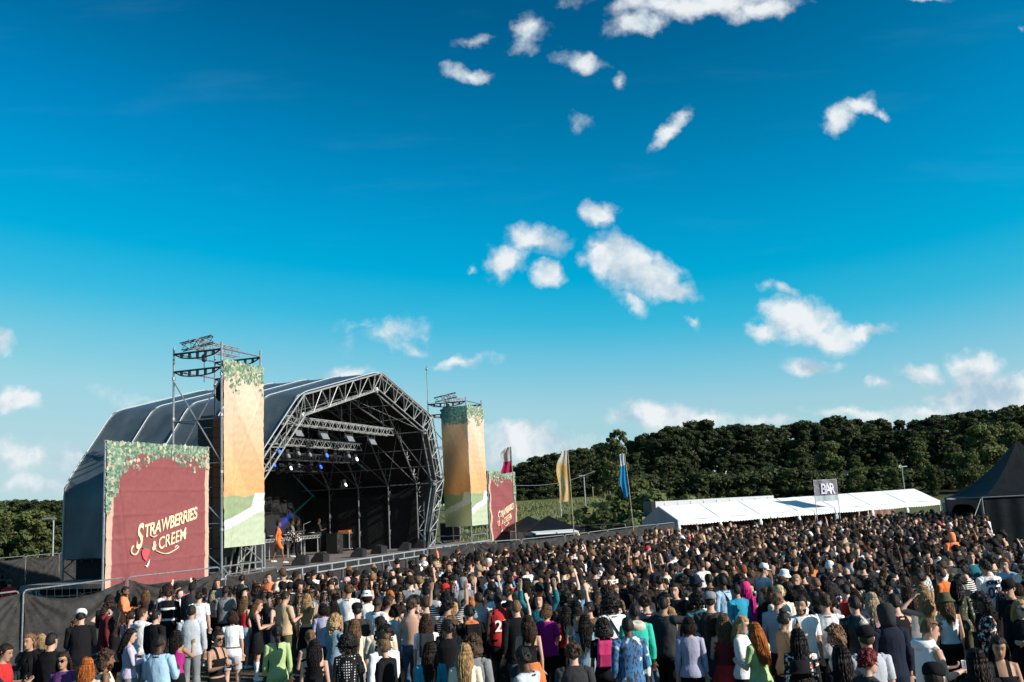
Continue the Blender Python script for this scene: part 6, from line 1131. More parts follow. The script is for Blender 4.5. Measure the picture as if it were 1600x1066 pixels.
# x, y of the head's top in the photograph; height; build; facing (s: to the stage, or degrees, 0 = away from the camera, 90 = left); pose; skin; hair; hair colour; top; its colour; bottom; its colour; options; label
H_ = [
(194,916,1.80,0,-75,'hold','m','crop','dark','jacket','hiorange','trousers','navy',dict(beard=1),'man with a dark beard in an orange jacket holding on beside the black fence'),
(302,903,1.78,0,20,'stand','w','short','dark','jacket','navy','trousers','black',{},'man in a navy jacket standing with his back to us before the sagging scrim'),
(340,904,1.76,0,170,'folded','w','short','brown','jacket','navy','trousers','black',{},'steward in a navy jacket facing us below the fence corner'),
(378,898,1.76,0,15,'stand','w','short','dark','jacket','black','trousers','black',dict(pat='c_shiny'),'man in a glossy black jacket right of the fence corner'),
(421,895,1.80,0,170,'stand','w','short','brown','jacket','hiorange','trousers','navy',{},'steward in an orange jacket facing us in front of the deck rail'),
(264,920,1.80,0,10,'stand','w','messy','brown','jacket','black','trousers','black',dict(pat='cloth',hiviz=1),'man in a black coat with pale reflective bands near the red banner foot'),
(311,924,1.74,0,'s','stand','w','short','dark','tshirt','white','shorts','denim',{},'man in a white T-shirt below the right edge of the red banner'),
(334,923,1.66,1,'s','relax','w','longwave','pale','tank_top','black','trousers','black',dict(bp='charcoal'),'woman with long pale blonde hair in a black tank top carrying a dark backpack'),
(352,915,1.78,0,'s','stand','d','crop','black','tshirt','grey','trousers','black',{},'broad man with cropped black hair in a grey T-shirt'),
(228,922,1.64,1,10,'stand','w','longwave','light','sweater','charcoal','trousers','black',{},'woman with long light brown hair just right of the orange jacket man'),
(299,945,1.82,0,12,'stand','t','crop','dark','sweater','lgrey','trousers','grey',{},'tall man in a pale grey sweatshirt and grey trousers walking away'),
(249,991,1.76,0,-8,'hold','d','crop','black','long_sleeve_top','sky','trousers','navy',{},'man in a light blue shirt seen from behind at the lower left'),
(339,984,1.68,1,-118,'hold','t','bun','dark','camisole','black','leggings','black',dict(glasses='on'),'woman in sunglasses with pinned up dark hair and a black strappy top'),
(363,955,1.64,1,'s','relax','w','bob','brown','tshirt','white','shorts','lgrey',dict(belt=1),'woman with brown hair in a white T-shirt and pale shorts'),
(381,932,1.62,1,-30,'stand','w','longwave','light','tank_top','red','shorts','ldenim',{},'young woman with long fair hair in a red tank top and denim shorts'),
(401,937,1.68,1,-70,'hold','w','long','light','dress','black','trousers','black',dict(extra='boots'),'woman with long fair hair in a black strappy dress and tall boots'),
(202,982,1.64,1,-60,'hold','w','long','black','long_sleeve_top','lilac','trousers','grey',{},'woman with straight black hair in a lilac sleeved top'),
(165,1017,1.66,1,-60,'headhand','m','curly','brown','vest_jersey','cream','trousers','black',{},'curly haired woman in a cream sleeveless top raising a hand to her face'),
(243,953,1.76,0,-25,'stand','w','crop','black','jacket','black','trousers','black',{},'man in a black tracksuit behind the light blue shirt'),
(275,984,1.62,1,-10,'phone','t','long','dark','tank_top','magenta','trousers','black',{},'dark haired woman in a magenta top beside the light blue shirt'),
(80,988,1.82,0,-8,'stand','w','crop','black','jacket','black','trousers','black',{},'big man in a black jacket standing against the scrim at the lower left'),
(6,1006,1.74,0,-80,'hold','t','short','dark','tshirt','red','trousers','black',dict(hold='phone'),'man cut by the left edge in a red T-shirt looking at his phone'),
(135,1027,1.66,1,5,'stand','w2','long','ginger','tank_top','white','shorts','denim',{},'woman with long ginger hair in a white top at the lower left'),
(100,1018,1.64,1,180,'stand','t','long','dark','tshirt','purple','trousers','black',dict(glasses='on'),'woman in a purple T-shirt and dark glasses behind the big man'),
(444,924,1.80,0,-35,'hold','w','short','dark','tshirt','beige','trousers','olive',{},'man in a beige T-shirt and khaki trousers'),
(479,928,1.66,1,'s','stand','w','longwave','blonde','cropped_top','tan','trousers','black',{},'woman with long blonde hair in a tan cropped top'),
(505,943,1.64,1,'s','relax','w','bob','dark','long_sleeve_top','lavender','trousers','denim',{},'dark haired woman in a grey blue sleeved top and jeans'),
(433,976,1.68,1,15,'stand','d','ponytail','black','knit_dress','lime','','black',{},'woman with a black ponytail in a lime green long sleeved dress'),
(522,961,1.66,1,-35,'hold','w','curly','blonde','jacket','ldenim','shorts','ldenim',{},'woman with curly blonde hair in a light denim jacket'),
(553,967,1.68,1,10,'stand','w','waist','light','tshirt','cream','trousers','grey',{},'woman with very long light brown hair in a cream T-shirt'),
(485,984,1.62,1,25,'hold','w','ponytail','light','camisole','black','shorts','charcoal',{},'young woman with light brown ponytail in a black camisole'),
(491,999,1.64,1,5,'stand','w','long','black','tank_top','black','trousers','black',{},'woman with straight black hair in black in front of the curly blonde'),
(543,993,1.66,1,0,'stand','dd','afro','black','tshirt','black','trousers','black',dict(pat='c_dots'),'woman with a round black afro in a black top with white dots'),
(601,996,1.70,1,65,'stand','w','bun','light','jacket','black','trousers','black',dict(glasses='on',hiviz=1),'woman with tied back fair hair, sunglasses and a black coat with a white band'),
(642,934,1.86,0,-12,'stand','w','short','brown','','black','trousers','denim',{},'shirtless muscular man in blue jeans seen from behind'),
(573,924,1.64,1,'s','stand','w','bob','dark','tshirt','white','shorts','denim',dict(hat='bucket_hat',hatc='white'),'woman in a white bucket hat and white T-shirt'),
(588,932,1.78,0,-30,'hold','d','crop','black','tshirt','white','trousers','navy',{},'man with cropped black hair in a white T-shirt next to the white bucket hat'),
(558,943,1.76,0,'s','stand','w','crop','black','jacket','charcoal','trousers','black',dict(hat='cap',hatc='black'),'man in a black cap and charcoal jacket'),
(543,903,1.76,0,60,'relax','w','crop','brown','jacket','brown','trousers','black',dict(hat='cap',hatc='pink'),'man in a pale pink cap and brown jacket near the stage'),
(665,961,1.66,1,8,'stand','w','longwave','brown','tshirt','white','skirt','grey',dict(bp='charcoal'),'woman in a white T-shirt with a small dark backpack right of the shirtless man'),
(665,932,1.80,0,'s','stand','w','short','brown','vest_jersey','charcoal','shorts','black',{},'man in a charcoal sleeveless jersey just right of the shirtless man'),
(671,1003,1.66,1,5,'stand','w','waist','dark','jacket','cyan','trousers','black',{},'woman with very long dark hair in a bright blue jacket'),
(725,1005,1.68,1,0,'stand','w2','waist','blonde','tshirt','cream','trousers','cream',{},'woman with very long blonde hair in a cream top at the bottom centre'),
(737,993,1.74,0,-10,'stand','w','curly','brown','jacket','grey','trousers','black',{},'man with curly brown hair in a grey jacket'),
(733,945,1.78,0,'s','stand','t','short','black','jacket','black','trousers','black',dict(bp='black',hood='orange'),'man in black with an orange hood and a black backpack'),
(748,925,1.82,0,'s','stand','w','crop','dark','tshirt','lgrey','trousers','black',{},'tall man in a pale grey T-shirt behind the black backpack'),
(778,925,1.82,0,'s','stand','dd','crop','black','vest_jersey','red','shorts','black',dict(num='23'),'man in a red sleeveless basketball jersey with a white number'),
(806,937,1.84,0,'s','stand','w','crop','light','jacket','black','shorts','denim',{},'shaven headed man in a black jacket and shorts'),
(824,962,1.68,1,-5,'relax','w','longwave','brown','camisole','black','skirt','orange',{},'woman with wavy brown hair in a black strappy top and orange skirt'),
(820,1011,1.74,0,60,'hold','d','short','black','tshirt','lgrey','trousers','orange',{},'man in a pale grey T-shirt bending his head left at the bottom centre'),
(853,945,1.66,1,-30,'hold','w','bob','light','tshirt','magenta','trousers','black',{},'woman with fair hair in a magenta top'),
(723,902,1.80,0,'s','stand','w','crop','brown','sweater','grey','trousers','black',dict(hat='hood',hatc='grey'),'man with a grey hood up below the small red banner'),
(768,893,1.78,0,'s','stand','w','crop','black','long_sleeve_top','ldenim','trousers','black',dict(hat='cap_back',hatc='black'),'man in a light denim shirt and black cap'),
(822,881,1.84,0,60,'point','w','short','brown','tshirt','white','trousers','black',{},'man in a white T-shirt stretching his arm to the left'),
(895,1005,1.68,0,0,'stand','w','messy','brown','jacket','charcoal','trousers','purple',{},'person in a charcoal jacket with tousled brown hair at the bottom'),
(953,932,1.80,0,'s','stand','dd','afro','black','tshirt','white','trousers','black',dict(strap=1),'man with a small afro in a white T-shirt with a shoulder strap'),
(913,960,1.66,1,0,'stand','w','waist','black','jacket','ldenim','trousers','black',{},'woman with very long black hair in a pale denim jacket'),
(942,968,1.66,1,0,'stand','m','curly','black','tshirt','black','leggings','black',dict(bp='hotpink'),'woman with curly black hair wearing a hot pink backpack'),
(980,964,1.76,0,10,'stand','d','crop','black','sweater','blue','shorts','teal',dict(pat='c_animal'),'man in a blue animal print shirt beside the mint green top'),
(991,943,1.80,0,5,'stand','d','crop','black','sweater','mint','trousers','black',dict(hood='cream'),'man in a mint green sweatshirt with a cream hood'),
(1035,932,1.82,0,-35,'point','t','crop','black','tshirt','charcoal','trousers','black',{},'man in a dark T-shirt reaching out his arm, right of the mint green top'),
(1075,964,1.66,1,-10,'stand','w','bob','dark','long_sleeve_top','lavender','leggings','black',{},'woman with dark bobbed hair in a lavender blouse'),
(1108,926,1.86,0,-10,'stand','w','crop','dark','tshirt','charcoal','trousers','black',dict(hat='cap_back',hatc='grey'),'broad man in a charcoal T-shirt and grey cap'),
(1129,899,1.80,0,'s','stand','d','crop','black','long_sleeve_top','sky','trousers','navy',dict(strap=1),'man in a light blue shirt with a dark strap across his back'),
(1096,874,1.82,0,'s','stand','w','crop','brown','tshirt','white','trousers','black',{},'man in a white T-shirt in the middle distance before the marquee'),
(1129,961,1.66,1,-20,'relax','w','longwave','light','tank_top','darkred','skirt','red',dict(glasses='up'),'woman with fair hair in a red top and red skirt'),
(1091,928,1.74,0,5,'stand','d','afro','black','jacket','teal','trousers','black',dict(pat='c_camo'),'person in a blue and black camouflage jacket'),
(1112,962,1.64,1,5,'stand','w','longwave','brown','tshirt','charcoal','skirt','charcoal',{},'woman with wavy brown hair in dark clothes left of the red skirt'),
(1156,962,1.66,1,-120,'hold','w2','long','blonde','sweater','white','trousers','black',{},'girl with long blonde hair in a white sweatshirt looking down at her hands'),
(1180,972,1.66,1,35,'hold','w2','waist','ginger','tshirt','lime','trousers','black',{},'woman with very long ginger hair in a lime green T-shirt'),
(1249,930,1.84,0,180,'drink','t','short','dark','tshirt','white','trousers','navy',dict(beard=1,hold='bottle'),'bearded man in a white shirt facing us with a bottle'),
(1222,955,1.66,1,-75,'folded','t','bun','black','jacket','tan','trousers','black',dict(glasses='on'),'woman in sunglasses and a tan jacket with her hair in a bun'),
(1288,928,1.82,0,-10,'relax','w','short','brown','tshirt','white','trousers','black',{},'man in a white T-shirt seen from behind, right of the bearded man'),
(1217,914,1.80,0,20,'stand','w2','short','pale','long_sleeve_top','cream','trousers','black',{},'man with pale blond hair in a cream shirt'),
(1213,926,1.80,0,-30,'stand','w','short','light','tshirt','lgrey','trousers','navy',{},'man with light brown hair in a pale grey T-shirt left of the bearded man'),
(1246,982,1.68,1,0,'stand','m','waist','black','long_sleeve_top','black','long_skirt','black',dict(pat='c_floral'),'woman with very long black hair in a black and white patterned top'),
(1305,978,1.64,1,70,'relax','w','curly','light','camisole','cream','shorts','white',{},'woman with curly fair hair turned to the left'),
(1334,930,1.84,0,5,'stand','w','crop','black','jacket','black','trousers','black',dict(pat='c_shiny'),'man in a glossy black bomber jacket'),
(1361,925,1.68,1,-10,'stand','w','long','pale','jacket','pink','trousers','black',{},'woman with long pale blonde hair beside the black bomber jacket'),
(1352,980,1.80,0,0,'stand','w','crop','brown','tshirt','lgrey','trousers','black',dict(hat='cap_back',hatc='black'),'man in a black cap and a pale grey T-shirt at the lower right'),
(1251,1040,1.70,0,0,'stand','w','man_long','dark','jacket','charcoal','trousers','black',dict(hat='wide_hat',hatc='black'),'person in a wide brimmed black hat at the bottom edge'),
(1352,1015,1.70,1,-70,'stand','w','messy','red','jacket','charcoal','trousers','black',{},'person with short dark red hair looking right at the bottom'),
(1164,909,1.66,1,'s','stand','t','long','magenta','jacket','magenta','trousers','black',dict(hat='hood',hatc='hotpink'),'woman in a bright pink head scarf'),
(1150,912,1.74,0,'s','stand','t','crop','black','jacket','cyan','trousers','black',{},'man in a bright blue jacket left of the pink head scarf'),
(1191,881,1.80,0,-70,'drink','w','crop','brown','tshirt','white','trousers','black',dict(hat='cap',hatc='white'),'man in a white cap and white T-shirt looking right'),
(1313,1007,1.68,1,5,'stand','w','waist','black','jacket','black','trousers','black',{},'woman with very long black hair in black at the lower right'),
(1383,943,1.86,0,5,'stand','w','crop','black','jacket','navy','trousers','black',dict(hat='hood',hatc='charcoal'),'man in a navy jacket with a dark hood up'),
(1447,966,1.82,0,-85,'hold','w','crop','light','vest_jersey','white','trousers','white',dict(glasses='up',towel=1,hold='cup'),'man in a white hooded towel with sunglasses on his head, facing right'),
(1445,924,1.72,1,15,'headhand','w','longwave','blonde','tank_top','lime','trousers','black',{},'blonde woman in a lime green tank top with a hand on her head'),
(1476,928,1.70,1,5,'stand','w','long','light','tank_top','white','trousers','black',dict(hat='bucket_hat',hatc='olive'),'woman in a patterned bucket hat, white tank top and black trousers'),
(1540,876,1.84,0,10,'relax','t','short','black','tshirt','white','trousers','navy',dict(num='07',nm='JONES'),'man in a white sports jersey with dark name and number'),
(1538,932,1.68,1,60,'folded','d','long','black','jacket','black','trousers','black',dict(pat='c_floral'),'woman in a dark floral jacket below the white sports jersey'),
(1592,936,1.72,1,160,'folded','w2','long','blonde','jacket','black','trousers','black',dict(glasses='on'),'blonde woman in sunglasses and a black coat at the right edge'),
(1557,993,1.66,1,170,'hold','t','long','black','camisole','black','trousers','black',dict(hold='phone'),'dark haired woman facing us and looking at her phone'),
(1524,1013,1.70,1,0,'stand','w','waist','dark','jacket','black','trousers','black',{},'woman with very long dark hair in front of the phone user'),
(1457,1038,1.76,0,-30,'stand','w','crop','dark','jacket','charcoal','trousers','black',dict(hat='cap',hatc='black'),'man in a black cap at the bottom edge below the towel'),
(1515,862,1.80,0,175,'stand','w','crop','light','tshirt','teal','trousers','black',{},'man in a teal T-shirt facing us in front of the black marquee'),
(1569,872,1.78,0,120,'folded','w','messy','light','long_sleeve_top','sky','trousers','black',{},'smiling man in a light blue shirt at the right edge'),
(1486,832,1.86,0,10,'stand','w','crop','dark','jacket','hiorange','trousers','orange',dict(hat='hood',hatc='hiorange'),'steward in a full orange hooded suit beside the black marquee'),
(1470,887,1.74,0,'s','stand','w','crop','brown','jacket','orange','trousers','black',{},'person in a puffy orange jacket in front of the steward'),
(1493,906,1.68,1,-20,'stand','m','braids','black','jacket','olive','trousers','olive',dict(pat='c_camo'),'woman with long dark braids in an olive camouflage jacket'),
(677,866,1.76,0,'s','armup','m','crop','black','jacket','hiorange','trousers','black',{},'steward in an orange jacket near the right end of the deck rail'),
(751,862,1.74,0,150,'stand','w','crop','brown','tshirt','pink','trousers','black',{},'person in a pink T-shirt before the small red banner'),
(15,905,1.74,0,20,'stand','t','crop','black','jacket','red','trousers','black',{},'man in a red vest behind the black fence at the far left'),
(3,897,1.76,0,20,'stand','d','crop','black','jacket','black','trousers','black',{},'man in black beside the red vest behind the fence'),
]
def options(o, B, s, d, lab):
    if d.get('bp'): backpack(o, B, s, d['bp'], '%s backpack on the back of the %s' % (CW.get(d['bp'], d['bp']), ' '.join(lab.split()[:7])))
    if d.get('hold'): inhand(o, B, s, d['hold'], {'bottle': 'dark bottle held by the bearded man in a white shirt', 'cup': 'pale cup in the hand of the man in a white towel', 'phone': 'phone held by the %s' % ' '.join(lab.split()[:6])}[d['hold']])
    if d.get('hiviz'):
        b = MB(); 
        for z in ((1.02, 1.27) if not B['fem'] else (1.05,)): b.lathe([(.212, z), (.212, z + .05)], (0, 0, 0), 24); 
        q = b.build('reflective_band', 'reflect', o); q.scale = (1, .74, 1)
    if d.get('strap'): q = MB().path([(.17, 0, .95), (.06, -.15, 1.15), (-.05, -.155, 1.32), (-.10, -.05, 1.475)], .014, 6).build('shoulder_strap', 'blackcloth', o)
    if d.get('belt'): q = MB().lathe([(.185, 1.0), (.185, 1.045)], (0, 0, 0), 24).build('belt', 'brown', o); q.scale = (1, .72, 1)
    if d.get('num'):
        for txt, sz, z in ((d['num'], .27, 1.17),) + (((d['nm'], .10, 1.36),) if d.get('nm') else ()):
            me = text_mesh(txt, sz, 'printed_number', .001, 0, .006); co = np.zeros(len(me.vertices) * 3); me.vertices.foreach_get('co', co); co = co.reshape(-1, 3)
            Y_ = -.152 + .9 * co[:, 0] ** 2 - (.0 if z < 1.3 else .0) ; me.vertices.foreach_set('co', np.stack([co[:, 0], Y_ - co[:, 2] - .004, co[:, 1] + z], 1).ravel()); me.update(); link('printed_number' if txt.isdigit() else 'printed_name', me, o, 'whiteprint' if d['num'] == '23' else 'navyprint')
    if d.get('towel'):
        def fn(u, v): a = PI * (1.0 + u) ; r = 1 + .10 * math.sin(u * 20); return (.235 * math.cos(a) * (1 + .25 * v) * r * .9, .02 + .17 * math.sin(a) * (1 + .15 * v), 1.52 - .62 * v - .10 * abs(math.cos(a)) * (1 - v))
        v, f = grid_sheet(fn, 40, 14); q = pydata('towel', v, f, 'white', o, smooth=True); q = MB().lathe([(.05, -.08), (.10, -.06), (.13, -.02), (.135, .02), (.115, .055), (.085, .05), (.06, .02)], (0, -.07, 1.47), 18).build('towel_hood', 'white', o, True)
for (x, y, h, fem, fc, pk, sk_, hs, hcc, top, tc, bot, bc, d, lab) in H_:
    X, Y = at_head(x, y, h); f = face_to(X, Y, STC.x, STC.y) if fc == 's' else math.radians(fc)
    o, B, s = person(X, Y, 0, pk, bool(fem), f, h, sk_, hs, hcc, top, tc, bot, bc, d.get('pat', 'cloth'), d.get('hat'), d.get('hatc', 'black'), d.get('glasses'), bool(d.get('beard')), d.get('hood', False), 'white', lab, 'festival crowd', d.get('extra'))
    options(o, B, s, d, lab); placed.append((X, Y))
# performers
def on_stage(x, y, n_): s_, _ = sof(x, y, n_); return W(s_, n_, 1.492)
p = W(6.25, -3.33, 1.492); o, B, s = person(p.x, p.y, p.z, 'walk', True, math.radians(-70), 1.76, 'm', 'bun', 'black', 'knit_dress', 'orange', '', 'orange', 'cloth', label='singer in a loose orange dress and white trainers walking on the stage', group='performers on the stage'); 
p = on_stage(466, 868, -3.6); person(p.x, p.y, p.z, 'bow', False, math.radians(60), 1.74, 'd', 'crop', 'black', 'jacket', 'black', 'trousers', 'black', 'c_floral', label='performer in a dark patterned outfit bending forward on the stage', group='performers on the stage')
for i, (x, fc, tc) in enumerate(((456, -70, 'grey'), (465, -80, 'black'), (498, -60, 'charcoal'))):
    p = on_stage(x, 850, -5.9); person(p.x, p.y, p.z, 'hold', False, math.radians(fc), 1.76, 'd', 'crop', 'black', 'tshirt', tc, 'trousers', 'black', 'cloth', label=('man in a grey T-shirt behind the left part of the long table', 'man in black standing at the long table', 'man in a charcoal T-shirt at the right end of the long table')[i], group='performers on the stage')
# ---- the rest of the individually built crowd
POLY = [(-7.6, 9), (-8.6, 13), (-8.8, 17.2), (-9.0, 19.2), (-10.2, 25.5), (-9.8, 29.3), (-7.6, 30.1), (-5.07, 30.2), (-2.76, 36.1), (.88, 40.6), (6.2, 49.8), (10, 53.6), (14.0, 55.3), (20.5, 57.8), (26.5, 60.2), (30.5, 62), (30, 57), (24, 51), (22, 46.5), (14.2, 29.8), (18, 27.2), (11, 16), (6.8, 9)]
def inside(x, y):
    c = False
    for (x1, y1), (x2, y2) in zip(POLY, POLY[1:] + POLY[:1]):
        if (y1 > y) != (y2 > y) and x < (x2 - x1) * (y - y1) / (y2 - y1) + x1: c = not c
    return c
def visible(x, y): return -.58 * y - .5 < x < .56 * y + .6
rp = random.Random(21)
grid = {}
def near(x, y, r):
    for i in range(int(x) - 1, int(x) + 2):
        for j in range(int(y) - 1, int(y) + 2):
            for (a, b_) in grid.get((i, j), ()):
                if (a - x) ** 2 + (b_ - y) ** 2 < r * r: return True
    return False
def addg(x, y): grid.setdefault((int(x), int(y)), []).append((x, y))
for q in placed: addg(*q)
def hides(x, y):   # keep sight lines to the hand-placed people free
    for (a, b_) in placed:
        if y < b_ and b_ - y < (5.5 if b_ < 19 else (4.6 if b_ < 31 and a < -.2 * b_ else 3.2)) and abs(x / y - a / b_) < .36 / b_: return True
    return False
cand = []
for _ in range(60000):
    y = 9.2 + 52 * rp.random() ** .72; x = rp.uniform(-.58 * y, .56 * y)
    if not inside(x, y) or not visible(x, y): continue
    if y < 11.5 and rp.random() < .85: continue
    if y < 22 and x < -.17 * y and rp.random() < .94: continue
    if y < 32 and x < -.22 * y and rp.random() < .72: continue
    if y < 17 and rp.random() < .55: continue
    if y < 31 and hides(x, y): continue
    r = (.46 if y < 22 else .44) + .16 * nz(x * .35, y * .35, 4) + rp.uniform(-.05, .05)
    if near(x, y, r): continue
    addg(x, y); cand.append((y, x))
cand.sort()
NIND = 300 - len(H_)
wc = lambda L_: rp.choices([a for a, b_ in L_], [b_ for a, b_ in L_])[0]
TCOL = [('black', 62), ('charcoal', 15), ('white', 13), ('navy', 8), ('grey', 6), ('lgrey', 5), ('denim', 4), ('sky', 3), ('brown', 3), ('olive', 3), ('red', 2.4), ('darkred', 2.5), ('beige', 3), ('cream', 3), ('teal', 2), ('pink', 2), ('hotpink', 1), ('mustard', 1.3), ('orange', 1.3), ('yellow', .8), ('green', 1.5), ('lime', .6), ('purple', 1), ('lilac', 1), ('cyan', .8)]
SKL = [('w', 40), ('w2', 16), ('t', 16), ('m', 10), ('d', 12), ('dd', 6)]
HCL = [('black', 24), ('dark', 34), ('brown', 23), ('light', 11), ('blonde', 6), ('pale', 2.5), ('ginger', 1.5)]
def rnd_person(front=False):
    fem = rp.random() < .56; sk_ = wc(SKL); hcc = 'black' if sk_ in ('d', 'dd') or (sk_ == 'm' and rp.random() < .7) else wc(HCL)
    if fem: hs = wc([('long', 5), ('longwave', 5), ('bob', 2.5), ('bun', 1.5), ('ponytail', 2), ('curly', 1), ('waist', 2)]) if sk_ not in ('d', 'dd') else wc([('braids', 4), ('afro', 1.5), ('curly', 2), ('bun', 2), ('long', 2), ('ponytail', 2)]); top = wc([('tshirt', 4), ('tank_top', 4), ('camisole', 3), ('cropped_top', 3), ('jacket', 4), ('long_sleeve_top', 3), ('dress', 1.5)]); bot = wc([('trousers', 6), ('shorts', 3), ('skirt', 2), ('leggings', 2)])
    else: hs = wc([('short', 6), ('crop', 4), ('messy', 3), ('curly', .6), ('man_long', .4)]) if sk_ not in ('d', 'dd') else wc([('crop', 6), ('short', 1), ('afro', 1)]); top = wc([('tshirt', 7), ('jacket', 5), ('sweater', 2.5), ('long_sleeve_top', 3), ('vest_jersey', 1)]); bot = wc([('trousers', 7), ('shorts', 2)])
    tc = wc(TCOL)
    if front and tc in ('lime', 'purple', 'cyan', 'hotpink', 'yellow', 'orange', 'mustard', 'teal', 'green', 'red', 'pink', 'lilac'): tc = 'black'
    hat = None
    if rp.random() < (.11 if not fem else .04): hat = wc([('cap', 3), ('cap_back', 3), ('bucket_hat', 2), ('beanie', .6)])
    pat = wc([('cloth', 84), ('c_floral', 3), ('c_stripe', 2.2), ('c_camo', 2), ('c_check', 2), ('c_shiny', 4), ('c_dots', .8)])
    return dict(fem=fem, skin=sk_, hc=hcc, hair=hs, top=top, tc=tc, bot=bot, bc=wc([('black', 6), ('denim', 3), ('navy', 2), ('ldenim', 1), ('charcoal', 2), ('olive', .6), ('white', .7), ('beige', .6)]), hat=hat, hatc=wc([('black', 5), ('white', 3), ('navy', 2), ('red', .8), ('beige', 1), ('lgrey', 1)]), pat=pat)
PW = dict(c_floral='patterned ', c_stripe='striped ', c_camo='camouflage ', c_check='checked ', c_shiny='shiny ', c_dots='spotted ', cloth='')
PPOSE = dict(look='looking over a shoulder', glance='looking down', cheer='both arms up', talk='talking with a raised hand', stand='', relax='', hold='hands together in front', phone='lifting both hands to film', armup='one arm raised high', headhand='a hand on the head', folded='arms folded', hips='a hand on the hip', walk='mid stride', point='an arm stretched out', drink='a hand near the mouth')
LM = [(-9.3, 27.5, 'near the sagging fence'), (-7.5, 31, 'by the red banner'), (-4.5, 31, 'below the stage deck'), (-2, 37, 'by the right tower'), (1.5, 41, 'by the small red banner'), (3.5, 24, 'in mid field'), (0, 17, 'at the lower centre'), (-6, 14, 'at the lower left'), (-9, 20, 'by the left fence'), (6, 14, 'at the lower right'), (10, 20, 'right of centre'), (12.5, 24, 'in front of the black marquee'), (0, 11, 'along the bottom edge'), (-3, 22, 'left of centre'), (7, 22, 'behind the bearded man'), (-3, 12, 'by the bottom left corner')]
STRAP = MB().path([(.17, -.06, .97), (.06, -.15, 1.15), (-.05, -.155, 1.32), (-.10, -.05, 1.475), (-.06, .12, 1.33), (.08, .15, 1.15), (.18, .06, .97)], .012, 5).box((.20, -.01, .93), (.07, .2, .15)); _q = STRAP.build('tmp', 'blackcloth'); STRAP = _q.data; bpy.data.objects.remove(_q)
def colw(c): return CW.get(c, c)
names_used = {}
for i, (y, x) in enumerate(cand[:NIND]):
    a = rnd_person(y < 17); fem = a.pop('fem'); u = rp.random(); pk = wc([('stand', 20), ('relax', 13), ('look', 13), ('glance', 13), ('hold', 12), ('talk', 6), ('phone', 5), ('armup', 2), ('folded', 5), ('hips', 3), ('point', 1.5), ('drink', 5), ('headhand', 2), ('cheer', .6), ('walk', 1)])
    f = face_to(x, y, STC.x, STC.y) + rp.gauss(0, .35) if u < .66 else rp.uniform(-PI, PI); gl = 'on' if rp.random() < .10 else None; h = rp.gauss(1.64, .05) if fem else rp.gauss(1.77, .06)
    who = 'woman' if fem else 'man'
    base = '%s with %s %s hair in a %s%s %s' % (who, HW[a['hair']], {'light': 'light brown', 'dark': 'dark brown', 'pale': 'pale blonde'}.get(a['hc'], a['hc']), PW[a['pat']], colw(a['tc']), TW[a['top']])
    if a['hat']: base = '%s in a %s %s and %s%s %s' % (who, colw(a['hatc']), a['hat'].replace('cap_back', 'backward cap').replace('_', ' '), PW[a['pat']], colw(a['tc']), TW[a['top']])
    cands_ = [base, base + (', ' + PPOSE[pk] if PPOSE[pk] else ''), base + ' ' + min(LM, key=lambda q: (q[0] - x) ** 2 + (q[1] - y) ** 2)[2]]
    pb = min(zip(placed, H_), key=lambda q: (q[0][0] - x) ** 2 + (q[0][1] - y) ** 2)[1]
    side_ = 'left of' if x / y < at_head(pb[0], pb[1], pb[2])[0] / at_head(pb[0], pb[1], pb[2])[1] else 'right of'; sh_ = '%s in %s' % ('woman' if pb[3] else 'man', colw(pb[10])) if pb[9] else 'shirtless man'
    cands_.append(base + ', %s a %s' % (side_, sh_)); lab = next((c for c in cands_ if c not in names_used), cands_[-1] + (', facing the stage' if u < .66 else ', turned away from the stage'))
    names_used[lab] = 1; words = lab.split(); lab = ' '.join(words[:16])
    o, B, s = person(x, y, 0, pk, fem, f, h, glasses=gl, beard=(not fem and rp.random() < .18), hood=(a['top'] in ('jacket', 'sweater') and rp.random() < .4), shoes=rp.choice(['white', 'black', 'grey']), label=lab, **a)
    if a['top'] != 'dress' and rp.random() < .14: link('shoulder_strap', STRAP, o)
    if pk == 'phone': inhand(o, B, s, 'phone', 'phone held up by ' + ' '.join(lab.split()[:12]))
    if pk == 'drink': inhand(o, B, s, 'cup', 'cup held by ' + ' '.join(lab.split()[:13]))
    if rp.random() < .07: backpack(o, B, s, rp.choice(['black', 'charcoal', 'navy', 'olive', 'darkred']), 'backpack worn by a ' + ' '.join(base.split()[:8]) + ', number %d nearest' % 0 if False else 'backpack on the ' + ' '.join(lab.split()[:12]))
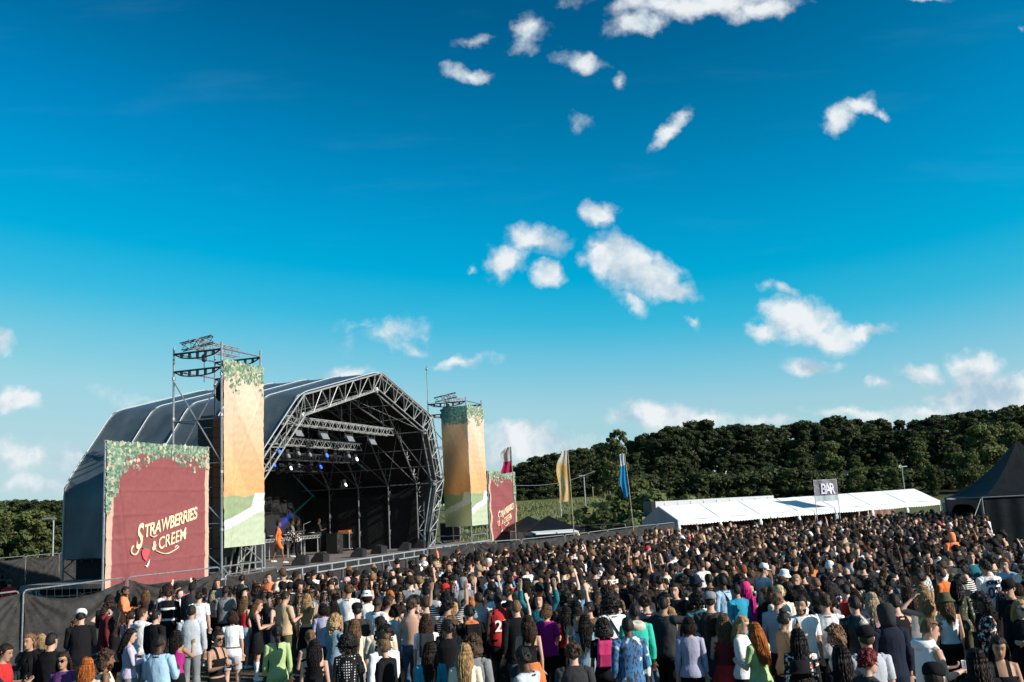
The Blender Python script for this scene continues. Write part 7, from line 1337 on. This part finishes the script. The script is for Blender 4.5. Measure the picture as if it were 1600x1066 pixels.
# ---- everyone further back: past three hundred, one mass
def low(me, ratio, mask_fn=None):
    o = bpy.data.objects.new('tmp', me.copy()); COL.objects.link(o)
    o.modifiers.new('d', 'DECIMATE').ratio = ratio; dg = bpy.context.evaluated_depsgraph_get(); r = bpy.data.meshes.new_from_object(o.evaluated_get(dg)); d_ = o.data; bpy.data.objects.remove(o); bpy.data.meshes.remove(d_)
    v = np.zeros(len(r.vertices) * 3); r.vertices.foreach_get('co', v); r.calc_loop_triangles(); t = np.zeros(len(r.loop_triangles) * 3, int); r.loop_triangles.foreach_get('vertices', t); bpy.data.meshes.remove(r); return v.reshape(-1, 3), t.reshape(-1, 3)
VAR = []
spec = [('stand', 0, 'tshirt', 'short'), ('stand', 0, 'jacket', 'crop'), ('stand', 1, 'tank_top', 'long'), ('stand', 1, 'jacket', 'longwave'), ('relax', 0, 'tshirt', 'messy'), ('relax', 1, 'camisole', 'waist'), ('hold', 0, 'sweater', 'short'), ('hold', 1, 'tshirt', 'bob'), ('phone', 0, 'jacket', 'short'), ('phone', 1, 'cropped_top', 'ponytail'), ('armup', 0, 'tshirt', 'crop'), ('armup', 1, 'tank_top', 'curly'), ('hips', 1, 'tshirt', 'bun'), ('folded', 0, 'long_sleeve_top', 'afro'), ('point', 0, 'tshirt', 'short'), ('headhand', 1, 'tank_top', 'longwave'), ('look', 0, 'tshirt', 'short'), ('look', 1, 'tank_top', 'longwave'), ('glance', 0, 'jacket', 'messy'), ('glance', 1, 'tshirt', 'long'), ('talk', 1, 'cropped_top', 'long'), ('cheer', 0, 'tshirt', 'short')]
for pk, fem, top, hs in spec:
    B = body(pk, bool(fem)); n_ = len(B['mesh'].polygons); bv_, bt_ = low(B['mesh'], min(1, 1100 / (n_ * 2))); g = garment(B, top); gv_, gt_ = low(g, min(1, 560 / (len(g.polygons) * 2))); gv_ = gv_.copy(); tr_ = garment(B, 'trousers'); tv_, tt_ = low(tr_, min(1, 120 / (len(tr_.polygons) * 2)))
    hm = hair_mesh(hs); hv_, ht_ = low(hm, min(1, 420 / (len(hm.polygons) * 2))); Mh = np.array(B['HM']); hv_ = hv_ @ Mh[:3, :3].T + Mh[:3, 3]
    # leave out body faces under the clothes
    cen = bv_[bt_].mean(1); keep = (cen[:, 2] > 1.44) | (cen[:, 2] > 1.0) & ((np.abs(cen[:, 0]) > .17) | (np.abs(cen[:, 1]) > .14) | (top in ('tank_top', 'camisole', 'cropped_top'))); bt_ = bt_[keep]
    vv = [bv_, gv_, tv_, hv_]; role = np.concatenate([np.full(len(q), i) for i, q in enumerate(vv)]); tri = []; k = 0
    for q, t_ in zip(vv, (bt_, gt_, tt_, ht_)): tri.append(t_ + k); k += len(q)
    VAR.append((np.concatenate(vv), role, np.concatenate(tri)))
VS = []; TS = []; CS = []; off_ = 0
for (y, x) in cand[NIND:]:
    a = rnd_person(); fem = a['fem']; opts = [i for i, s_ in enumerate(spec) if bool(s_[1]) == fem]; wts = [1.6 if spec[i][2] in ('tank_top', 'camisole') and spec[i][0] not in ('armup', 'headhand') else 1.0 if spec[i][0] in ('stand', 'relax', 'hold', 'hips', 'look', 'glance') else (.07 if spec[i][0] in ('armup', 'cheer') else (.14 if spec[i][0] in ('phone', 'point', 'headhand') else .35)) for i in opts]; vi = rp.choices(opts, wts)[0]; v0, role, tri = VAR[vi]
    f = face_to(x, y, STC.x, STC.y) + rp.gauss(0, .35) if rp.random() < .66 else rp.uniform(-PI, PI); s = (rp.gauss(1.65, .075) if fem else rp.gauss(1.77, .08)) / 1.755; c, sn = math.cos(f) * s, math.sin(f) * s
    VS.append(np.stack([v0[:, 0] * c - v0[:, 1] * sn + x, v0[:, 0] * sn + v0[:, 1] * c + y, v0[:, 2] * s], 1)); wt_ = a['tc'] if rp.random() > .12 else rp.choice(['white', 'white', 'lgrey', 'cream']); pal = np.array([[q_ * 1.15 for q_ in SK[a['skin']]], CC[wt_], CC[a['bc']], [q_ * .55 for q_ in HC[a['hc']]] if not a['hat'] or rp.random() < .3 else CC[a['hatc']]]); CS.append(pal[role]); TS.append(tri + off_); off_ += len(v0)
VS = np.concatenate(VS); TS = np.concatenate(TS); CS = np.concatenate(CS)
me = bpy.data.meshes.new('distant_crowd'); me.vertices.add(len(VS)); me.vertices.foreach_set('co', VS.ravel()); me.loops.add(TS.size); me.loops.foreach_set('vertex_index', TS.ravel().astype(np.int32)); me.polygons.add(len(TS)); me.polygons.foreach_set('loop_start', np.arange(0, TS.size, 3)); me.polygons.foreach_set('loop_total', np.full(len(TS), 3)); me.update(calc_edges=True)
me.polygons.foreach_set('use_smooth', np.ones(len(TS), bool)); ca = me.color_attributes.new('Col', 'FLOAT_COLOR', 'POINT'); c4 = np.ones((len(VS), 4)); c4[:, :3] = CS; ca.data.foreach_set('color', c4.ravel())
o = link('distant_crowd', me, None, 'crowd'); tag(o, 'dense festival crowd filling the field back to the marquee', 'crowd', kind='stuff')
print('people', len(cand), 'tris', len(TS), 'bodies', len(BODY))
